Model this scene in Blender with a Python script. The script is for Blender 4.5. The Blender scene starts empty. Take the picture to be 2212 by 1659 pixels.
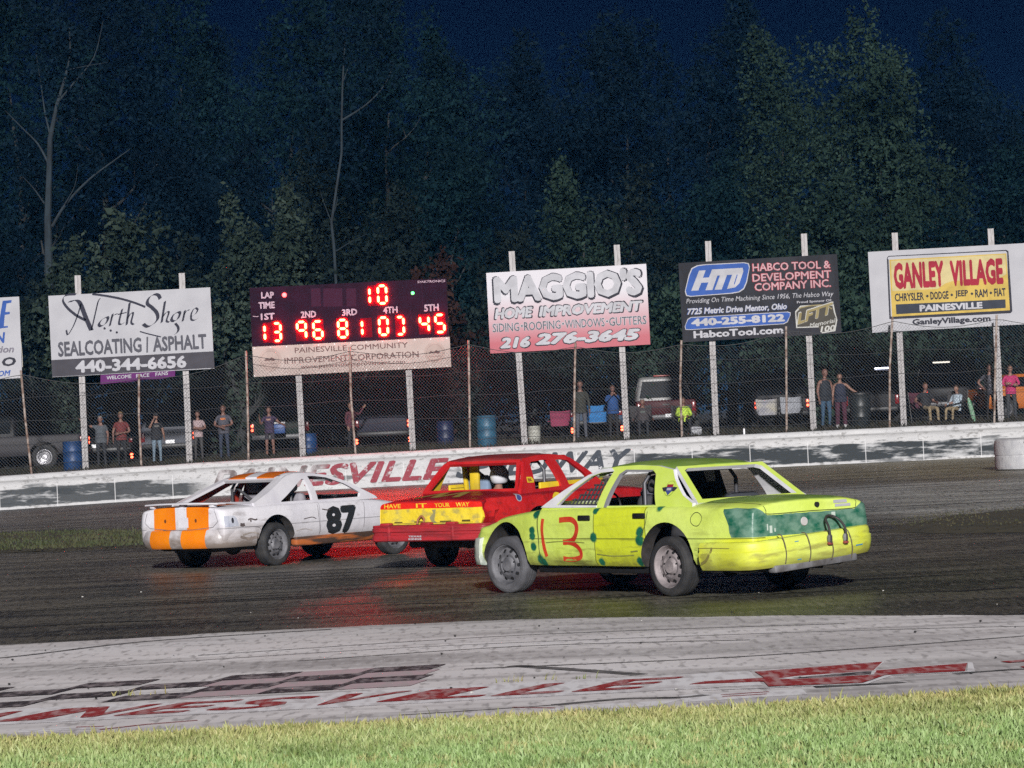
import bpy, bmesh, math, random
import numpy as np
from mathutils import Vector, Matrix, noise
from mathutils.bvhtree import BVHTree
from mathutils.geometry import tessellate_polygon

random.seed(7)
SC = bpy.context.scene
COL = SC.collection
R = math.radians
# ------------------------------------------------------------------ camera
FPX, VHOR, CAMH, ROLL = 7078.5, 73.45, 2.0622, 0.045
PITCH = math.atan(VHOR / FPX)
_c, _s, _cr, _sr = math.cos(PITCH), math.sin(PITCH), math.cos(ROLL), math.sin(ROLL)
cd = bpy.data.cameras.new('camera')
cam = bpy.data.objects.new('camera', cd)
COL.objects.link(cam)
cd.sensor_width = 36.0
cd.lens = 36.0 * FPX / 2212.0
cd.clip_start, cd.clip_end = 0.5, 3000.0
ax = Vector((_cr, _sr * _s, -_sr * _c))
ay = Vector((_sr, -_cr * _s, _cr * _c))
az = -Vector((0, _c, _s))
cam.matrix_world = Matrix(((ax.x, ay.x, az.x, 0), (ax.y, ay.y, az.y, 0), (ax.z, ay.z, az.z, CAMH), (0, 0, 0, 1)))
SC.camera = cam
# ------------------------------------------------------------------ night sky and the flood of track light
SUN_EL, SUN_AZ = R(18), R(2)          # light comes from behind the camera, a little from its left
wd = bpy.data.worlds.new('World')
SC.world = wd
wd.use_nodes = True
_nt = wd.node_tree
_nt.nodes.clear()
_sky = _nt.nodes.new('ShaderNodeTexSky')
_sky.sky_type = 'NISHITA'
_sky.sun_disc = False
_sky.sun_elevation = SUN_EL
_sky.sun_rotation = math.pi + SUN_AZ
_mx = _nt.nodes.new('ShaderNodeMix')
_mx.data_type = 'RGBA'
_mx.blend_type = 'MULTIPLY'
_mx.inputs['Factor'].default_value = 1.0
_nt.links.new(_sky.outputs[0], _mx.inputs['A'])
_mx.inputs['B'].default_value = (0.06, 0.16, 0.95, 1)
_bg = _nt.nodes.new('ShaderNodeBackground')
_bg.inputs['Strength'].default_value = 0.0020
_out = _nt.nodes.new('ShaderNodeOutputWorld')
_nt.links.new(_mx.outputs['Result'], _bg.inputs['Color'])
_nt.links.new(_bg.outputs[0], _out.inputs['Surface'])
sl = bpy.data.lights.new('track_light', 'SUN')
sl.energy = 5.0
sl.angle = R(3)
sl.color = (1.0, 0.97, 0.95)
so = bpy.data.objects.new('track_light', sl)
COL.objects.link(so)
so.location = (-20, -60, 40)
_d = Vector((math.sin(SUN_AZ) * math.cos(SUN_EL), -math.cos(SUN_AZ) * math.cos(SUN_EL), math.sin(SUN_EL)))
so.rotation_euler = _d.to_track_quat('Z', 'Y').to_euler()
SC.view_settings.view_transform = 'Standard'
SC.view_settings.look = 'None'
SC.view_settings.exposure = 0.15
SC.view_settings.gamma = 1.0
SC.render.engine = 'CYCLES'
SC.cycles.use_denoising = False
SC.cycles.max_bounces = 5
SC.cycles.diffuse_bounces = 3
SC.cycles.glossy_bounces = 2
SC.cycles.transparent_max_bounces = 8
SC.cycles.volume_bounces = 0


def ray(px, py):
    x, y = px - 1106.0, py - 829.5
    u, v = x * _cr - y * _sr, x * _sr + y * _cr
    return Vector((u / FPX, _c + _s * v / FPX, _s - _c * v / FPX))


def P(px, py, Y):
    d = ray(px, py)
    t = Y / d.y
    return Vector((d.x * t, Y, d.z * t + CAMH))


def zw(x):
    return 0.27 * (1 - math.exp(-max(0.0, x + 15.4) / 9.0))


def gz(x, y):
    t = min(1.0, max(0.0, (y - 52.0) / 45.0))
    return zw(x) * t * t * (3 - 2 * t)


def bz(x, y):
    return zw(x) + 0.96 + 0.05 * min(max(y - 97.9, 0), 3) * .8


# ------------------------------------------------------------------ materials
MATS = {}


def M(name, c, rough=.6, metal=0., c2=None, ns=4., lo=.4, hi=.65, bump=0., bs=40., st=(1, 1, 1), emit=None, es=0., detail=4., spec=.5, dirt=None, dz=.35):
    """Procedural Principled material: two colours mixed by noise, optional bump, dirt near the ground, emission."""
    if name in MATS:
        return MATS[name]
    m = bpy.data.materials.new(name)
    m.use_nodes = True
    nt = m.node_tree
    b = nt.nodes['Principled BSDF']
    b.inputs['Base Color'].default_value = (*c, 1)
    b.inputs['Roughness'].default_value = rough
    b.inputs['Metallic'].default_value = metal
    b.inputs['Specular IOR Level'].default_value = spec
    N = nt.nodes.new
    L = nt.links.new
    tc = N('ShaderNodeTexCoord')
    mp = N('ShaderNodeMapping')
    mp.inputs['Scale'].default_value = st
    L(tc.outputs['Object'], mp.inputs['Vector'])
    col = None
    if c2 is not None:
        no = N('ShaderNodeTexNoise')
        no.inputs['Scale'].default_value = ns
        no.inputs['Detail'].default_value = detail
        L(mp.outputs[0], no.inputs['Vector'])
        rg = N('ShaderNodeMapRange')
        rg.inputs[1].default_value = lo
        rg.inputs[2].default_value = hi
        L(no.outputs['Fac'], rg.inputs[0])
        mx = N('ShaderNodeMix')
        mx.data_type = 'RGBA'
        mx.inputs['A'].default_value = (*c, 1)
        mx.inputs['B'].default_value = (*c2, 1)
        L(rg.outputs[0], mx.inputs['Factor'])
        col = mx.outputs['Result']
    if dirt is not None:
        sp = N('ShaderNodeSeparateXYZ')
        L(tc.outputs['Object'], sp.inputs[0])
        n2 = N('ShaderNodeTexNoise')
        n2.inputs['Scale'].default_value = 3.5
        n2.inputs['Detail'].default_value = 6
        L(tc.outputs['Object'], n2.inputs['Vector'])
        ma = N('ShaderNodeMath')
        ma.operation = 'MULTIPLY_ADD'
        ma.inputs[1].default_value = -.9
        L(n2.outputs['Fac'], ma.inputs[0])
        L(sp.outputs['Z'], ma.inputs[2])
        rg = N('ShaderNodeMapRange')
        rg.inputs[1].default_value = dz - .45
        rg.inputs[2].default_value = dz - .45 + .3
        rg.inputs[3].default_value = .8
        rg.inputs[4].default_value = 0
        L(ma.outputs[0], rg.inputs[0])
        mx = N('ShaderNodeMix')
        mx.data_type = 'RGBA'
        mx.inputs['A'].default_value = (*c, 1)
        if col is not None:
            L(col, mx.inputs['A'])
        mx.inputs['B'].default_value = (*dirt, 1)
        L(rg.outputs[0], mx.inputs['Factor'])
        col = mx.outputs['Result']
    if col is not None:
        L(col, b.inputs['Base Color'])
    if bump:
        n3 = N('ShaderNodeTexNoise')
        n3.inputs['Scale'].default_value = bs
        n3.inputs['Detail'].default_value = 5
        L(mp.outputs[0], n3.inputs['Vector'])
        bp = N('ShaderNodeBump')
        bp.inputs['Strength'].default_value = bump
        bp.inputs['Distance'].default_value = .02
        L(n3.outputs['Fac'], bp.inputs['Height'])
        L(bp.outputs[0], b.inputs['Normal'])
    if emit:
        b.inputs['Emission Color'].default_value = (*emit, 1)
        b.inputs['Emission Strength'].default_value = es
        m.cycles.emission_sampling = 'FRONT' if es > 50 else 'NONE'   # small lamps need no light sampling of their own
    MATS[name] = m
    return m


class NT:
    """Small helper for hand-written node materials."""

    def __init__(s, name, rough=.6):
        s.m = bpy.data.materials.new(name)
        s.m.use_nodes = True
        s.nt = s.m.node_tree
        s.b = s.nt.nodes['Principled BSDF']
        s.b.inputs['Roughness'].default_value = rough
        s.tc = s.nt.nodes.new('ShaderNodeTexCoord').outputs['Object']
        MATS[name] = s.m

    def n(s, t, **kw):
        o = s.nt.nodes.new(t)
        for k, v in kw.items():
            setattr(o, k, v)
        return o

    def link(s, a, b):
        if hasattr(a, 'links') or hasattr(a, 'is_linked'):
            s.nt.links.new(a, b)
        else:
            b.default_value = a

    def math(s, op, a, b=0., c=0.):
        o = s.n('ShaderNodeMath', operation=op)
        for i, v in enumerate((a, b, c)):
            s.link(v, o.inputs[i])
        return o.outputs[0]

    def noise(s, scale, st=(1, 1, 1), detail=4., vec=None, rough=.5):
        mp = s.n('ShaderNodeMapping')
        mp.inputs['Scale'].default_value = st
        s.link(vec if vec is not None else s.tc, mp.inputs[0])
        o = s.n('ShaderNodeTexNoise')
        o.inputs['Scale'].default_value = scale
        o.inputs['Detail'].default_value = detail
        o.inputs['Roughness'].default_value = rough
        s.link(mp.outputs[0], o.inputs['Vector'])
        return o.outputs['Fac']

    def xyz(s):
        o = s.n('ShaderNodeSeparateXYZ')
        s.link(s.tc, o.inputs[0])
        return o.outputs

    def rng(s, v, a, b, c=0., d=1.):
        o = s.n('ShaderNodeMapRange')
        for i, q in enumerate((v, a, b, c, d)):
            s.link(q, o.inputs[i])
        return o.outputs[0]

    def mix(s, f, a, b, mode='MIX'):
        o = s.n('ShaderNodeMix', data_type='RGBA', blend_type=mode)
        s.link(f, o.inputs['Factor'])
        for k, v in (('A', a), ('B', b)):
            if isinstance(v, tuple):
                v = (*v, 1)
            s.link(v, o.inputs[k])
        return o.outputs['Result']

    def bump(s, h, strength=.4, dist=.02):
        o = s.n('ShaderNodeBump')
        o.inputs['Strength'].default_value = strength
        o.inputs['Distance'].default_value = dist
        s.link(h, o.inputs['Height'])
        s.link(o.outputs[0], s.b.inputs['Normal'])

    def base(s, c):
        s.link((*c, 1) if isinstance(c, tuple) else c, s.b.inputs['Base Color'])
        return s.m


# ------------------------------------------------------------------ mesh building
class MB:
    def __init__(s):
        s.v, s.f, s.mi = [], [], []

    def add(s, vs, fs, mi=0):
        o = len(s.v)
        s.v += [tuple(v) for v in vs]
        s.f += [tuple(i + o for i in f) for f in fs]
        s.mi += [mi] * len(fs)

    def box(s, c, d, rot=None, mi=0):
        hx, hy, hz = d[0] / 2, d[1] / 2, d[2] / 2
        vs = [Vector((x, y, z)) for z in (-hz, hz) for y in (-hy, hy) for x in (-hx, hx)]
        if rot is not None:
            vs = [rot @ v for v in vs]
        c = Vector(c)
        s.add([v + c for v in vs], [(0, 2, 3, 1), (4, 5, 7, 6), (0, 1, 5, 4), (2, 6, 7, 3), (0, 4, 6, 2), (1, 3, 7, 5)], mi)

    def rbox(s, c, d, r, rot=None, mi=0):
        """box with all edges rounded off by one chamfer step"""
        hx, hy, hz = d[0] / 2, d[1] / 2, d[2] / 2
        r = min(r, hx * .95, hy * .95, hz * .95)
        rings = []
        for z, k in ((-hz, r), (-hz + r * .3, r * .3), (-hz + r, 0), (hz - r, 0), (hz - r * .3, r * .3), (hz, r)):
            a, b2 = hx - k, hy - k
            rr = max(r * .9 - k * .5, r * .25)
            ring = []
            for cx, cy, a0 in ((a - rr, b2 - rr, 0), (-a + rr, b2 - rr, 90), (-a + rr, -b2 + rr, 180), (a - rr, -b2 + rr, 270)):
                for q in (0, 45, 90):
                    t = R(a0 + q)
                    v = Vector((cx + rr * math.cos(t), cy + rr * math.sin(t), z))
                    ring.append((rot @ v if rot is not None else v) + Vector(c))
            rings.append(ring)
        s.loft(rings, True, True, mi)

    def loft(s, rings, closed=True, cap=False, mi=0, flip=False):
        n = len(rings[0])
        vs = [v for r in rings for v in r]
        fs = []
        for i in range(len(rings) - 1):
            for j in range(n if closed else n - 1):
                k = (j + 1) % n
                q = (i * n + j, i * n + k, (i + 1) * n + k, (i + 1) * n + j)
                fs.append(q[::-1] if flip else q)
        if cap:
            a, b2 = tuple(range(n))[::-1], tuple(range((len(rings) - 1) * n, len(rings) * n))
            fs += [a[::-1], b2[::-1]] if flip else [a, b2]
        s.add(vs, fs, mi)

    def tube(s, pts, rad, n=8, mi=0, cap=True):
        pts = [Vector(p) for p in pts]
        if not isinstance(rad, (list, tuple)):
            rad = [rad] * len(pts)
        rings = []
        up = None
        for i, p in enumerate(pts):
            d = (pts[min(i + 1, len(pts) - 1)] - pts[max(i - 1, 0)])
            if d.length < 1e-9:
                d = Vector((0, 0, 1))
            d.normalize()
            if up is None:
                up = Vector((0, 0, 1)) if abs(d.z) < .9 else Vector((1, 0, 0))
            a = d.cross(up)
            if a.length < 1e-6:
                a = d.cross(Vector((0, 1, 0)))
            a.normalize()
            b2 = d.cross(a).normalized()
            up = -b2 if False else up
            rings.append([p + (a * math.cos(2 * math.pi * k / n) + b2 * math.sin(2 * math.pi * k / n)) * rad[i] for k in range(n)])
        s.loft(rings, True, cap, mi)

    def lathe(s, prof, c=(0, 0, 0), axis='Z', n=24, mi=0, ang=None):
        c = Vector(c)
        rings = []
        for r, h in prof:
            ring = []
            for k in range(n):
                t = 2 * math.pi * k / n
                x, y = r * math.cos(t), r * math.sin(t)
                v = Vector((x, y, h)) if axis == 'Z' else (Vector((x, h, y)) if axis == 'Y' else Vector((h, x, y)))
                ring.append(v + c)
            rings.append(ring)
        s.loft(rings, True, False, mi, flip=(axis == 'Y'))

    def ellipsoid(s, c, r, n=14, m=9, rot=None, mi=0, fn=None):
        vs, fs = [], []
        c = Vector(c)
        for i in range(m + 1):
            ph = math.pi * i / m
            for j in range(n):
                th = 2 * math.pi * j / n
                v = Vector((math.sin(ph) * math.cos(th), math.sin(ph) * math.sin(th), math.cos(ph)))
                if fn:
                    v = fn(v)
                v = Vector((v.x * r[0], v.y * r[1], v.z * r[2]))
                vs.append((rot @ v if rot is not None else v) + c)
        for i in range(m):
            for j in range(n):
                k = (j + 1) % n
                fs.append((i * n + j, (i + 1) * n + j, (i + 1) * n + k, i * n + k))
        s.add(vs, fs, mi)


def link(name, me, parent=None):
    o = bpy.data.objects.new(name, me)
    COL.objects.link(o)
    if parent is not None:
        o.parent = parent
    return o


def obj(name, mb, mats, parent=None, sharp=40, merge=False):
    me = bpy.data.meshes.new(name)
    me.from_pydata(mb.v, [], mb.f)
    for m in (mats if isinstance(mats, (list, tuple)) else [mats]):
        me.materials.append(m)
    me.polygons.foreach_set('material_index', mb.mi)
    if merge:
        bm = bmesh.new()
        bm.from_mesh(me)
        bmesh.ops.remove_doubles(bm, verts=bm.verts, dist=1e-4)
        bmesh.ops.recalc_face_normals(bm, faces=bm.faces)
        bm.to_mesh(me)
        bm.free()
    if sharp:
        me.polygons.foreach_set('use_smooth', [True] * len(me.polygons))
        me.set_sharp_from_angle(angle=R(sharp))
    me.update()
    return link(name, me, parent)


def tag(o, label=None, cat=None, group=None, kind=None):
    if label:
        o['label'] = label
    if cat:
        o['category'] = cat
    if group:
        o['group'] = group
    if kind:
        o['kind'] = kind
    return o


def thing(name, label, cat, loc=(0, 0, 0), rz=0., group=None):
    o = bpy.data.objects.new(name, None)
    o.empty_display_size = .2
    COL.objects.link(o)
    o.location = loc
    o.rotation_euler = (0, 0, rz)
    return tag(o, label, cat, group)


_tcache = {}


def text2d(txt, bold=0., shear=0., spacing=1., res=2):
    """flat mesh of a word, normalised to the unit box of its capitals' bounds: (verts, faces)"""
    k = (txt, bold, shear, spacing, res)
    if k not in _tcache:
        cu = bpy.data.curves.new('t', 'FONT')
        cu.body = txt
        cu.shear = shear
        cu.space_character = spacing
        cu.resolution_u = res
        cu.fill_mode = 'BOTH'
        o = bpy.data.objects.new('t', cu)
        COL.objects.link(o)
        dg = bpy.context.evaluated_depsgraph_get()
        me = bpy.data.meshes.new_from_object(o.evaluated_get(dg))
        vs = [(v.co.x, v.co.y) for v in me.vertices]
        fs = [tuple(p.vertices) for p in me.polygons]
        bpy.data.objects.remove(o)
        bpy.data.curves.remove(cu)
        bpy.data.meshes.remove(me)
        x0, x1 = min(v[0] for v in vs), max(v[0] for v in vs)
        y0, y1 = min(v[1] for v in vs), max(v[1] for v in vs)
        b_ = abs(bold)
        if b_ > .008:      # heavier weight: overlapping copies nudged sideways, each a hair prouder than the last
            offs = [(math.cos(q * math.pi / 4) * b_, math.sin(q * math.pi / 4) * b_) for q in range(8)] + [(0, 0)]
        else:
            offs = [(0, 0)]
        V_, F_ = [], []
        w_, h_ = x1 - x0 + 2 * b_, y1 - y0 + 2 * b_
        for i, (ox, oy) in enumerate(offs):
            o_ = len(V_)
            V_ += [((x - x0 + b_ + ox) / w_, (y - y0 + b_ + oy) / h_, i * .00025) for x, y in vs]
            F_ += [tuple(q + o_ for q in f) for f in fs]
        _tcache[k] = (V_, F_)
    return _tcache[k]


def poly_tris(loops):
    """triangles of a 2-D outline with holes; returns points, triangles"""
    L = [[Vector((p[0], p[1], 0)) for p in lp] for lp in loops]
    pts = [tuple(p[:2]) for lp in L for p in lp]
    return pts, [tuple(t) for t in tessellate_polygon(L)]


def ribbon(pts, w, nib=None):
    """2-D stroke of width w along a polyline (or a slanted pen nib vector) as quads"""
    vs, fs = [], []
    n = len(pts)
    for i, p in enumerate(pts):
        if nib:
            ox, oy = nib[0] / 2, nib[1] / 2
        else:
            a, b2 = pts[max(i - 1, 0)], pts[min(i + 1, n - 1)]
            dx, dy = b2[0] - a[0], b2[1] - a[1]
            l = math.hypot(dx, dy) or 1
            ww = w[i] if isinstance(w, (list, tuple)) else w
            ox, oy = -dy / l * ww / 2, dx / l * ww / 2
        vs += [(p[0] + ox, p[1] + oy), (p[0] - ox, p[1] - oy)]
    for i in range(n - 1):
        fs.append((2 * i, 2 * i + 1, 2 * i + 3, 2 * i + 2))
    return vs, fs


def spline(pts, n=6):
    """Catmull-Rom through tuples of any length"""
    out = []
    k = len(pts)
    for i in range(k - 1):
        p0, p1, p2, p3 = pts[max(i - 1, 0)], pts[i], pts[i + 1], pts[min(i + 2, k - 1)]
        for j in range(n):
            t = j / n
            out.append(tuple(.5 * (2 * b + (c - a) * t + (2 * a - 5 * b + 4 * c - d) * t * t + (-a + 3 * b - 3 * c + d) * t ** 3) for a, b, c, d in zip(p0, p1, p2, p3)))
    out.append(tuple(pts[-1]))
    return out


def dup(root, loc=None, rz=None, label=None, scale=None):
    r = root.copy()
    COL.objects.link(r)
    for ch in list(root.children):
        c = ch.copy()
        COL.objects.link(c)
        c.parent = r
        for g in ch.children:
            d = g.copy()
            COL.objects.link(d)
            d.parent = c
    if loc is not None:
        r.location = loc
    if rz is not None:
        r.rotation_euler = (0, 0, rz)
    if scale is not None:
        r.scale = scale
    if label:
        r['label'] = label
    return r
# ================================================================== GROUND, TRACK, GRASS
def sheet(name, xs, ys, zf, mat):
    vs = [(x, y, zf(x, y)) for y in ys for x in xs]
    n = len(xs)
    fs = [(j * n + i, j * n + i + 1, (j + 1) * n + i + 1, (j + 1) * n + i) for j in range(len(ys) - 1) for i in range(n - 1)]
    mb = MB()
    mb.add(vs, fs)
    return tag(obj(name, mb, mat), kind='structure')


XS = [-900, -200, -60, -30, -22, -18] + [-15.5 + i * 1.0 for i in range(33)] + [20, 26, 40, 80, 200, 900]
m_gd = NT('dark_soil', .95)
k = m_gd.noise(1.3, detail=8)
k2 = m_gd.noise(14, detail=6)
m_gd.base(m_gd.mix(m_gd.rng(k2, .35, .7), m_gd.mix(m_gd.rng(k, .4, .62), (.012, .011, .009), (.022, .018, .014)), (.007, .008, .006)))
m_gd.bump(k2, .8, .06)
YS = [-60, 0, 20, 40, 52] + [56 + i * 4 for i in range(10)] + [96, 97.66]
sheet('ground', XS, YS, lambda x, y: gz(x, y) - .004, m_gd.m)
sheet('embankment', XS, [97.68, 98.5, 99.5, 101, 104, 110, 130, 180, 400, 1500], lambda x, y: bz(x, y) + (0.03 * noise.noise((x * .7, y * .7, 0)) if y < 104 else 0), m_gd.m)

# asphalt: dark rubbered racing groove, pale worn patch and tan dirt higher up the turn
m = NT('asphalt', .62)
X, Y, Z = m.xyz()
wob = m.noise(.16, detail=3)
wob2 = m.noise(.9, (.25, 1, 1), detail=5)
streak = m.noise(1.7, (.20, .7, 1), detail=5, rough=.58)
fine = m.noise(8, (1, .16, 1), detail=2, rough=.5)
fine2 = m.noise(19, (1, .12, 1), detail=1, rough=.5)
yy = m.math('ADD', Y, m.math('MULTIPLY', m.math('SUBTRACT', wob2, .5), 9.0))
xx = m.math('ADD', X, m.math('MULTIPLY', m.math('SUBTRACT', wob, .5), 8.0))
pat = m.noise(.33, (.5, 1, 1), detail=4, rough=.55)
base = m.mix(m.rng(m.math('ADD', m.math('MULTIPLY', streak, .6), m.math('MULTIPLY', pat, .4)), .40, .60), (.032, .029, .025), (.165, .146, .116))
# lime car's green reflection painted into the asphalt nearer the pavement
lime_refl = m.math('MULTIPLY', m.rng(yy, 31, 36), m.rng(yy, 44, 38))
base = m.mix(m.math('MULTIPLY', m.math('MULTIPLY', lime_refl, m.rng(xx, -1, 2)), .65), base, m.mix(m.rng(streak, .35, .68), (.030, .034, .016), (.085, .088, .048)))
# pale grey patch at the right
pale = m.math('MULTIPLY', m.rng(xx, 4.2, 7.5), m.math('MULTIPLY', m.rng(yy, 55, 60), m.rng(yy, 78, 72)))
base = m.mix(m.math('MULTIPLY', pale, .95), base, m.mix(m.rng(streak, .35, .65), (.18, .18, .17), (.46, .46, .44)))
# tan dirt below the wall
tan = m.math('MULTIPLY', m.rng(xx, .5, 4), m.rng(yy, 76, 84))
base = m.mix(m.math('MULTIPLY', tan, .85), base, m.mix(m.rng(streak, .4, .65), (.13, .112, .06), (.27, .24, .145)))
base = m.mix(m.math('MULTIPLY', m.rng(yy, 88, 95), m.math('SUBTRACT', 1.0, tan)), base, (.05, .046, .04))
spk = m.math('MAXIMUM', m.rng(fine, .58, .70), m.rng(fine2, .62, .72))
base = m.mix(m.math('MULTIPLY', spk, .40), base, (.24, .22, .19))
base = m.mix(m.math('MULTIPLY', m.rng(fine2, .44, .32), .7), base, (.010, .010, .010))
m.base(base)
m.b.inputs['Roughness'].default_value = .44
m_asph = m.m
TX = [-120, -60, -40, -28, -20] + [-16 + i for i in range(33)] + [20, 28, 40, 60, 120]
TY = [19, 24, 30, 36, 44, 52] + [55 + i * 3 for i in range(14)] + [96, 97.49]
sheet('track', TX, TY, lambda x, y: gz(x, y) + .002, m_asph)

# rubber and dust streaks laid along the groove
m = NT('track_streak', .5)
k = m.noise(2.2, (.5, 1.2, 1), detail=9, rough=.75)
m.base(m.mix(m.rng(k, .42, .6), (.014, .0135, .013), (.07, .065, .055)))
md = NT('track_dust_streak', .7)
k = md.noise(2.0, (.5, 1.2, 1), detail=9, rough=.75)
md.base(md.mix(md.rng(k, .45, .58), (.11, .10, .08), (.06, .055, .047)))
mb = MB()
rs = random.Random(12)
for i in range(80):
    y = rs.choice([rs.uniform(34.2, 50), rs.uniform(36, 90)])
    x0, ln_ = rs.uniform(-14, 10) * y / 70, rs.uniform(3, 12) * y / 60
    w = rs.uniform(.05, .22)
    sl_ = rs.uniform(-.06, .10)
    pts = [(x0 + ln_ * t / 6, y + sl_ * ln_ * t / 6 + .25 * noise.noise((i * 3.1, t * .5, 0))) for t in range(7)]
    v, f = ribbon(spline(pts, 4), [w * math.sin(math.pi * min(1, max(.02, q / 24))) for q in range(25)])
    mb.add([(a, b2, gz(a, b2) + .0045 + .0004 * (i % 5)) for a, b2 in v], f, 1 if i % 3 == 0 else 0)
tag(obj('skid_marking', mb, [m.m, md.m], sharp=0), kind='structure')
# loose grit and rubber crumbs thrown off the racing line
mb = MB()
for i in range(130):
    y = rs.choice([rs.uniform(24, 34), rs.uniform(34, 46), rs.uniform(34, 60)])
    x = rs.uniform(-.17, .17) * y
    z = gz(x, y) + (.012 if y < 33 else .004)
    q = rs.uniform(.005, .016)
    mb.ellipsoid((x, y, z + q * .4), (q, q * rs.uniform(.6, 1.2), q * .6), 5, 3, None, 0 if rs.random() < .85 else 1)
tag(obj('grit', mb, [M('grit_dark', (.02, .02, .02), .9), M('grit_pale', (.45, .44, .42), .9)], sharp=0), 'small dark and pale crumbs of grit scattered over the track', kind='stuff')

# pale worn pavement between the groove and the infield
m = NT('pale_pavement', .8)
X, Y, Z = m.xyz()
n1 = m.noise(.9, (.5, 1, 1), detail=5, rough=.55)
n2 = m.noise(13, (1, .22, 1), detail=2, rough=.5)
st1 = m.noise(1.9, (.13, 1.0, 1), detail=5, rough=.6)
c = m.mix(m.rng(n1, .3, .7), (.78, .73, .745), (.97, .93, .945))
c = m.mix(m.math('MULTIPLY', m.rng(st1, .50, .68), .70), c, (.27, .25, .255))
st2 = m.noise(.55, (.3, 1, 1), detail=4, rough=.55)
c = m.mix(m.rng(st2, .48, .62, 0, .55), c, (.38, .355, .36))
c = m.mix(m.rng(st2, .44, .34, 0, .6), c, (.95, .92, .95))
c = m.mix(m.math('MULTIPLY', m.rng(n2, .54, .68), .6), c, (.28, .26, .26))
c = m.mix(m.math('MULTIPLY', m.rng(n2, .42, .25), .6), c, (.85, .83, .85))
c = m.mix(m.math('MULTIPLY', m.rng(m.math('ADD', Y, m.math('MULTIPLY', n1, 2.)), 32.2, 35.6), .5), c, (.22, .21, .20))
m.base(c)
m.bump(n2, .3, .008)
BND = spline([(-70, 32), (-20, 32.6), (-5.3, 33.07), (-3, 33.5), (-.1, 33.45), (2, 32.5), (4.7, 30.7), (9, 28), (20, 23.5), (28, 22.6)], 10)
mb = MB()
vs = []
for i, (x, y) in enumerate(BND):
    vs += [(x, 21.7, .006), (x, y + .10 * noise.noise((x * 3.1, 1.7, 0)) + .15 * noise.noise((x * .9, 4, 0)), .006)]
mb.add(vs, [(2 * i, 2 * i + 2, 2 * i + 3, 2 * i + 1) for i in range(len(BND) - 1)])
tag(obj('pavement', mb, m.m), kind='structure')
m_pale = m.m

# tyre skid lines on the pavement
mb = MB()
for pts, w in (([(-6, 30.9), (-4.96, 31.1), (-3.74, 32.6), (-1.94, 33.2)], .10), ([(-.5, 27.1), (1.4, 27.05), (2.8, 27.4), (5, 28.3)], .07), ([(-.1, 27.25), (.6, 26.2), (.9, 25.7)], .16),
               ([(-3, 30.2), (0, 31.0), (3, 30.6)], .04), ([(-4, 29.2), (-1, 30.0), (2.5, 29.7), (5, 29.0)], .03), ([(-2, 28.9), (0, 29.5), (2, 29.0)], .05),
               ([(.2, 23.35), (.7, 23.6), (1.1, 23.5), (1.3, 23.62)], .12), ([(-.9, 23.1), (-.4, 23.2), (.2, 23.35)], .04), ([(2.1, 23.85), (2.6, 23.9), (2.75, 23.95)], .14), ([(3.2, 24.45), (3.6, 24.6), (3.9, 24.6)], .1)):
    v, f = ribbon(spline(pts, 8), w)
    mb.add([(a, b2, .009) for a, b2 in v], f)
m = NT('rubber_mark', .8)
k = m.noise(9, (.6, 1.6, 1), detail=6)
m.base(m.mix(m.rng(k, .42, .6), (.05, .048, .05), (.24, .225, .23)))
tag(obj('road_marking', mb, m.m, sharp=0), kind='structure')


def worn(name, c, w=(.62, .58, .60), amt=.55, sc=5):
    m = NT(name, .75)
    a = m.noise(sc, (.5, .8, 1), detail=4, rough=.6)
    b2 = m.noise(13, (1, .22, 1), detail=2, rough=.5)
    c1 = m.mix(m.math('MULTIPLY', m.rng(b2, .46, .66), .7), c, w)
    return m.base(m.mix(m.rng(a, amt, amt + .12), c1, w))


PW = worn('worn_white_paint', (.95, .93, .97), (.60, .56, .58), .56, 3)
PR = worn('worn_red_paint', (.38, .026, .03), (.62, .40, .41), .58)
PK = worn('worn_black_paint', (.045, .035, .042), (.40, .34, .36), .56)
PP = worn('red_lit_worn_paint', (.62, .46, .50), (.5, .45, .46), .55)  # worn white squares, the scoreboard's red light put into their tint


def base_y(x):
    return 24.22 + .085 * (x + .9)


mb = MB()
v, f = [], []
xs = [-6.5 + i * .25 for i in range(34)]
for x in xs:
    e = .05 * noise.noise((x * 3, 2, 0))
    v += [(x, base_y(x) - .22 + e, .0095), (x, base_y(x) + 1.12 + e * 2, .0095)]
mb.add(v, [(2 * i, 2 * i + 2, 2 * i + 3, 2 * i + 1) for i in range(len(xs) - 1)], 0)
LX = {'P': -5.05, 'A': -4.52, 'I': -3.93, 'N': -3.68, 'E': -3.05, 'S': -2.42, 'V': -1.78, 'I2': -1.13, 'L': -.86, 'L2': -.28, 'E2': .32}
for kx, x0 in LX.items():
    v, f = text2d(kx[0], .03, 0, 1, 3)
    w = .26 if kx[0] == 'I' else .50
    pts = []
    for a, b2, lf in v:
        x = x0 + a * w + b2 * .43
        pts.append((x, base_y(x0 + a * w) + b2 * .93, .0125 + lf))
    mb.add(pts, f, 1)
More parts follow.
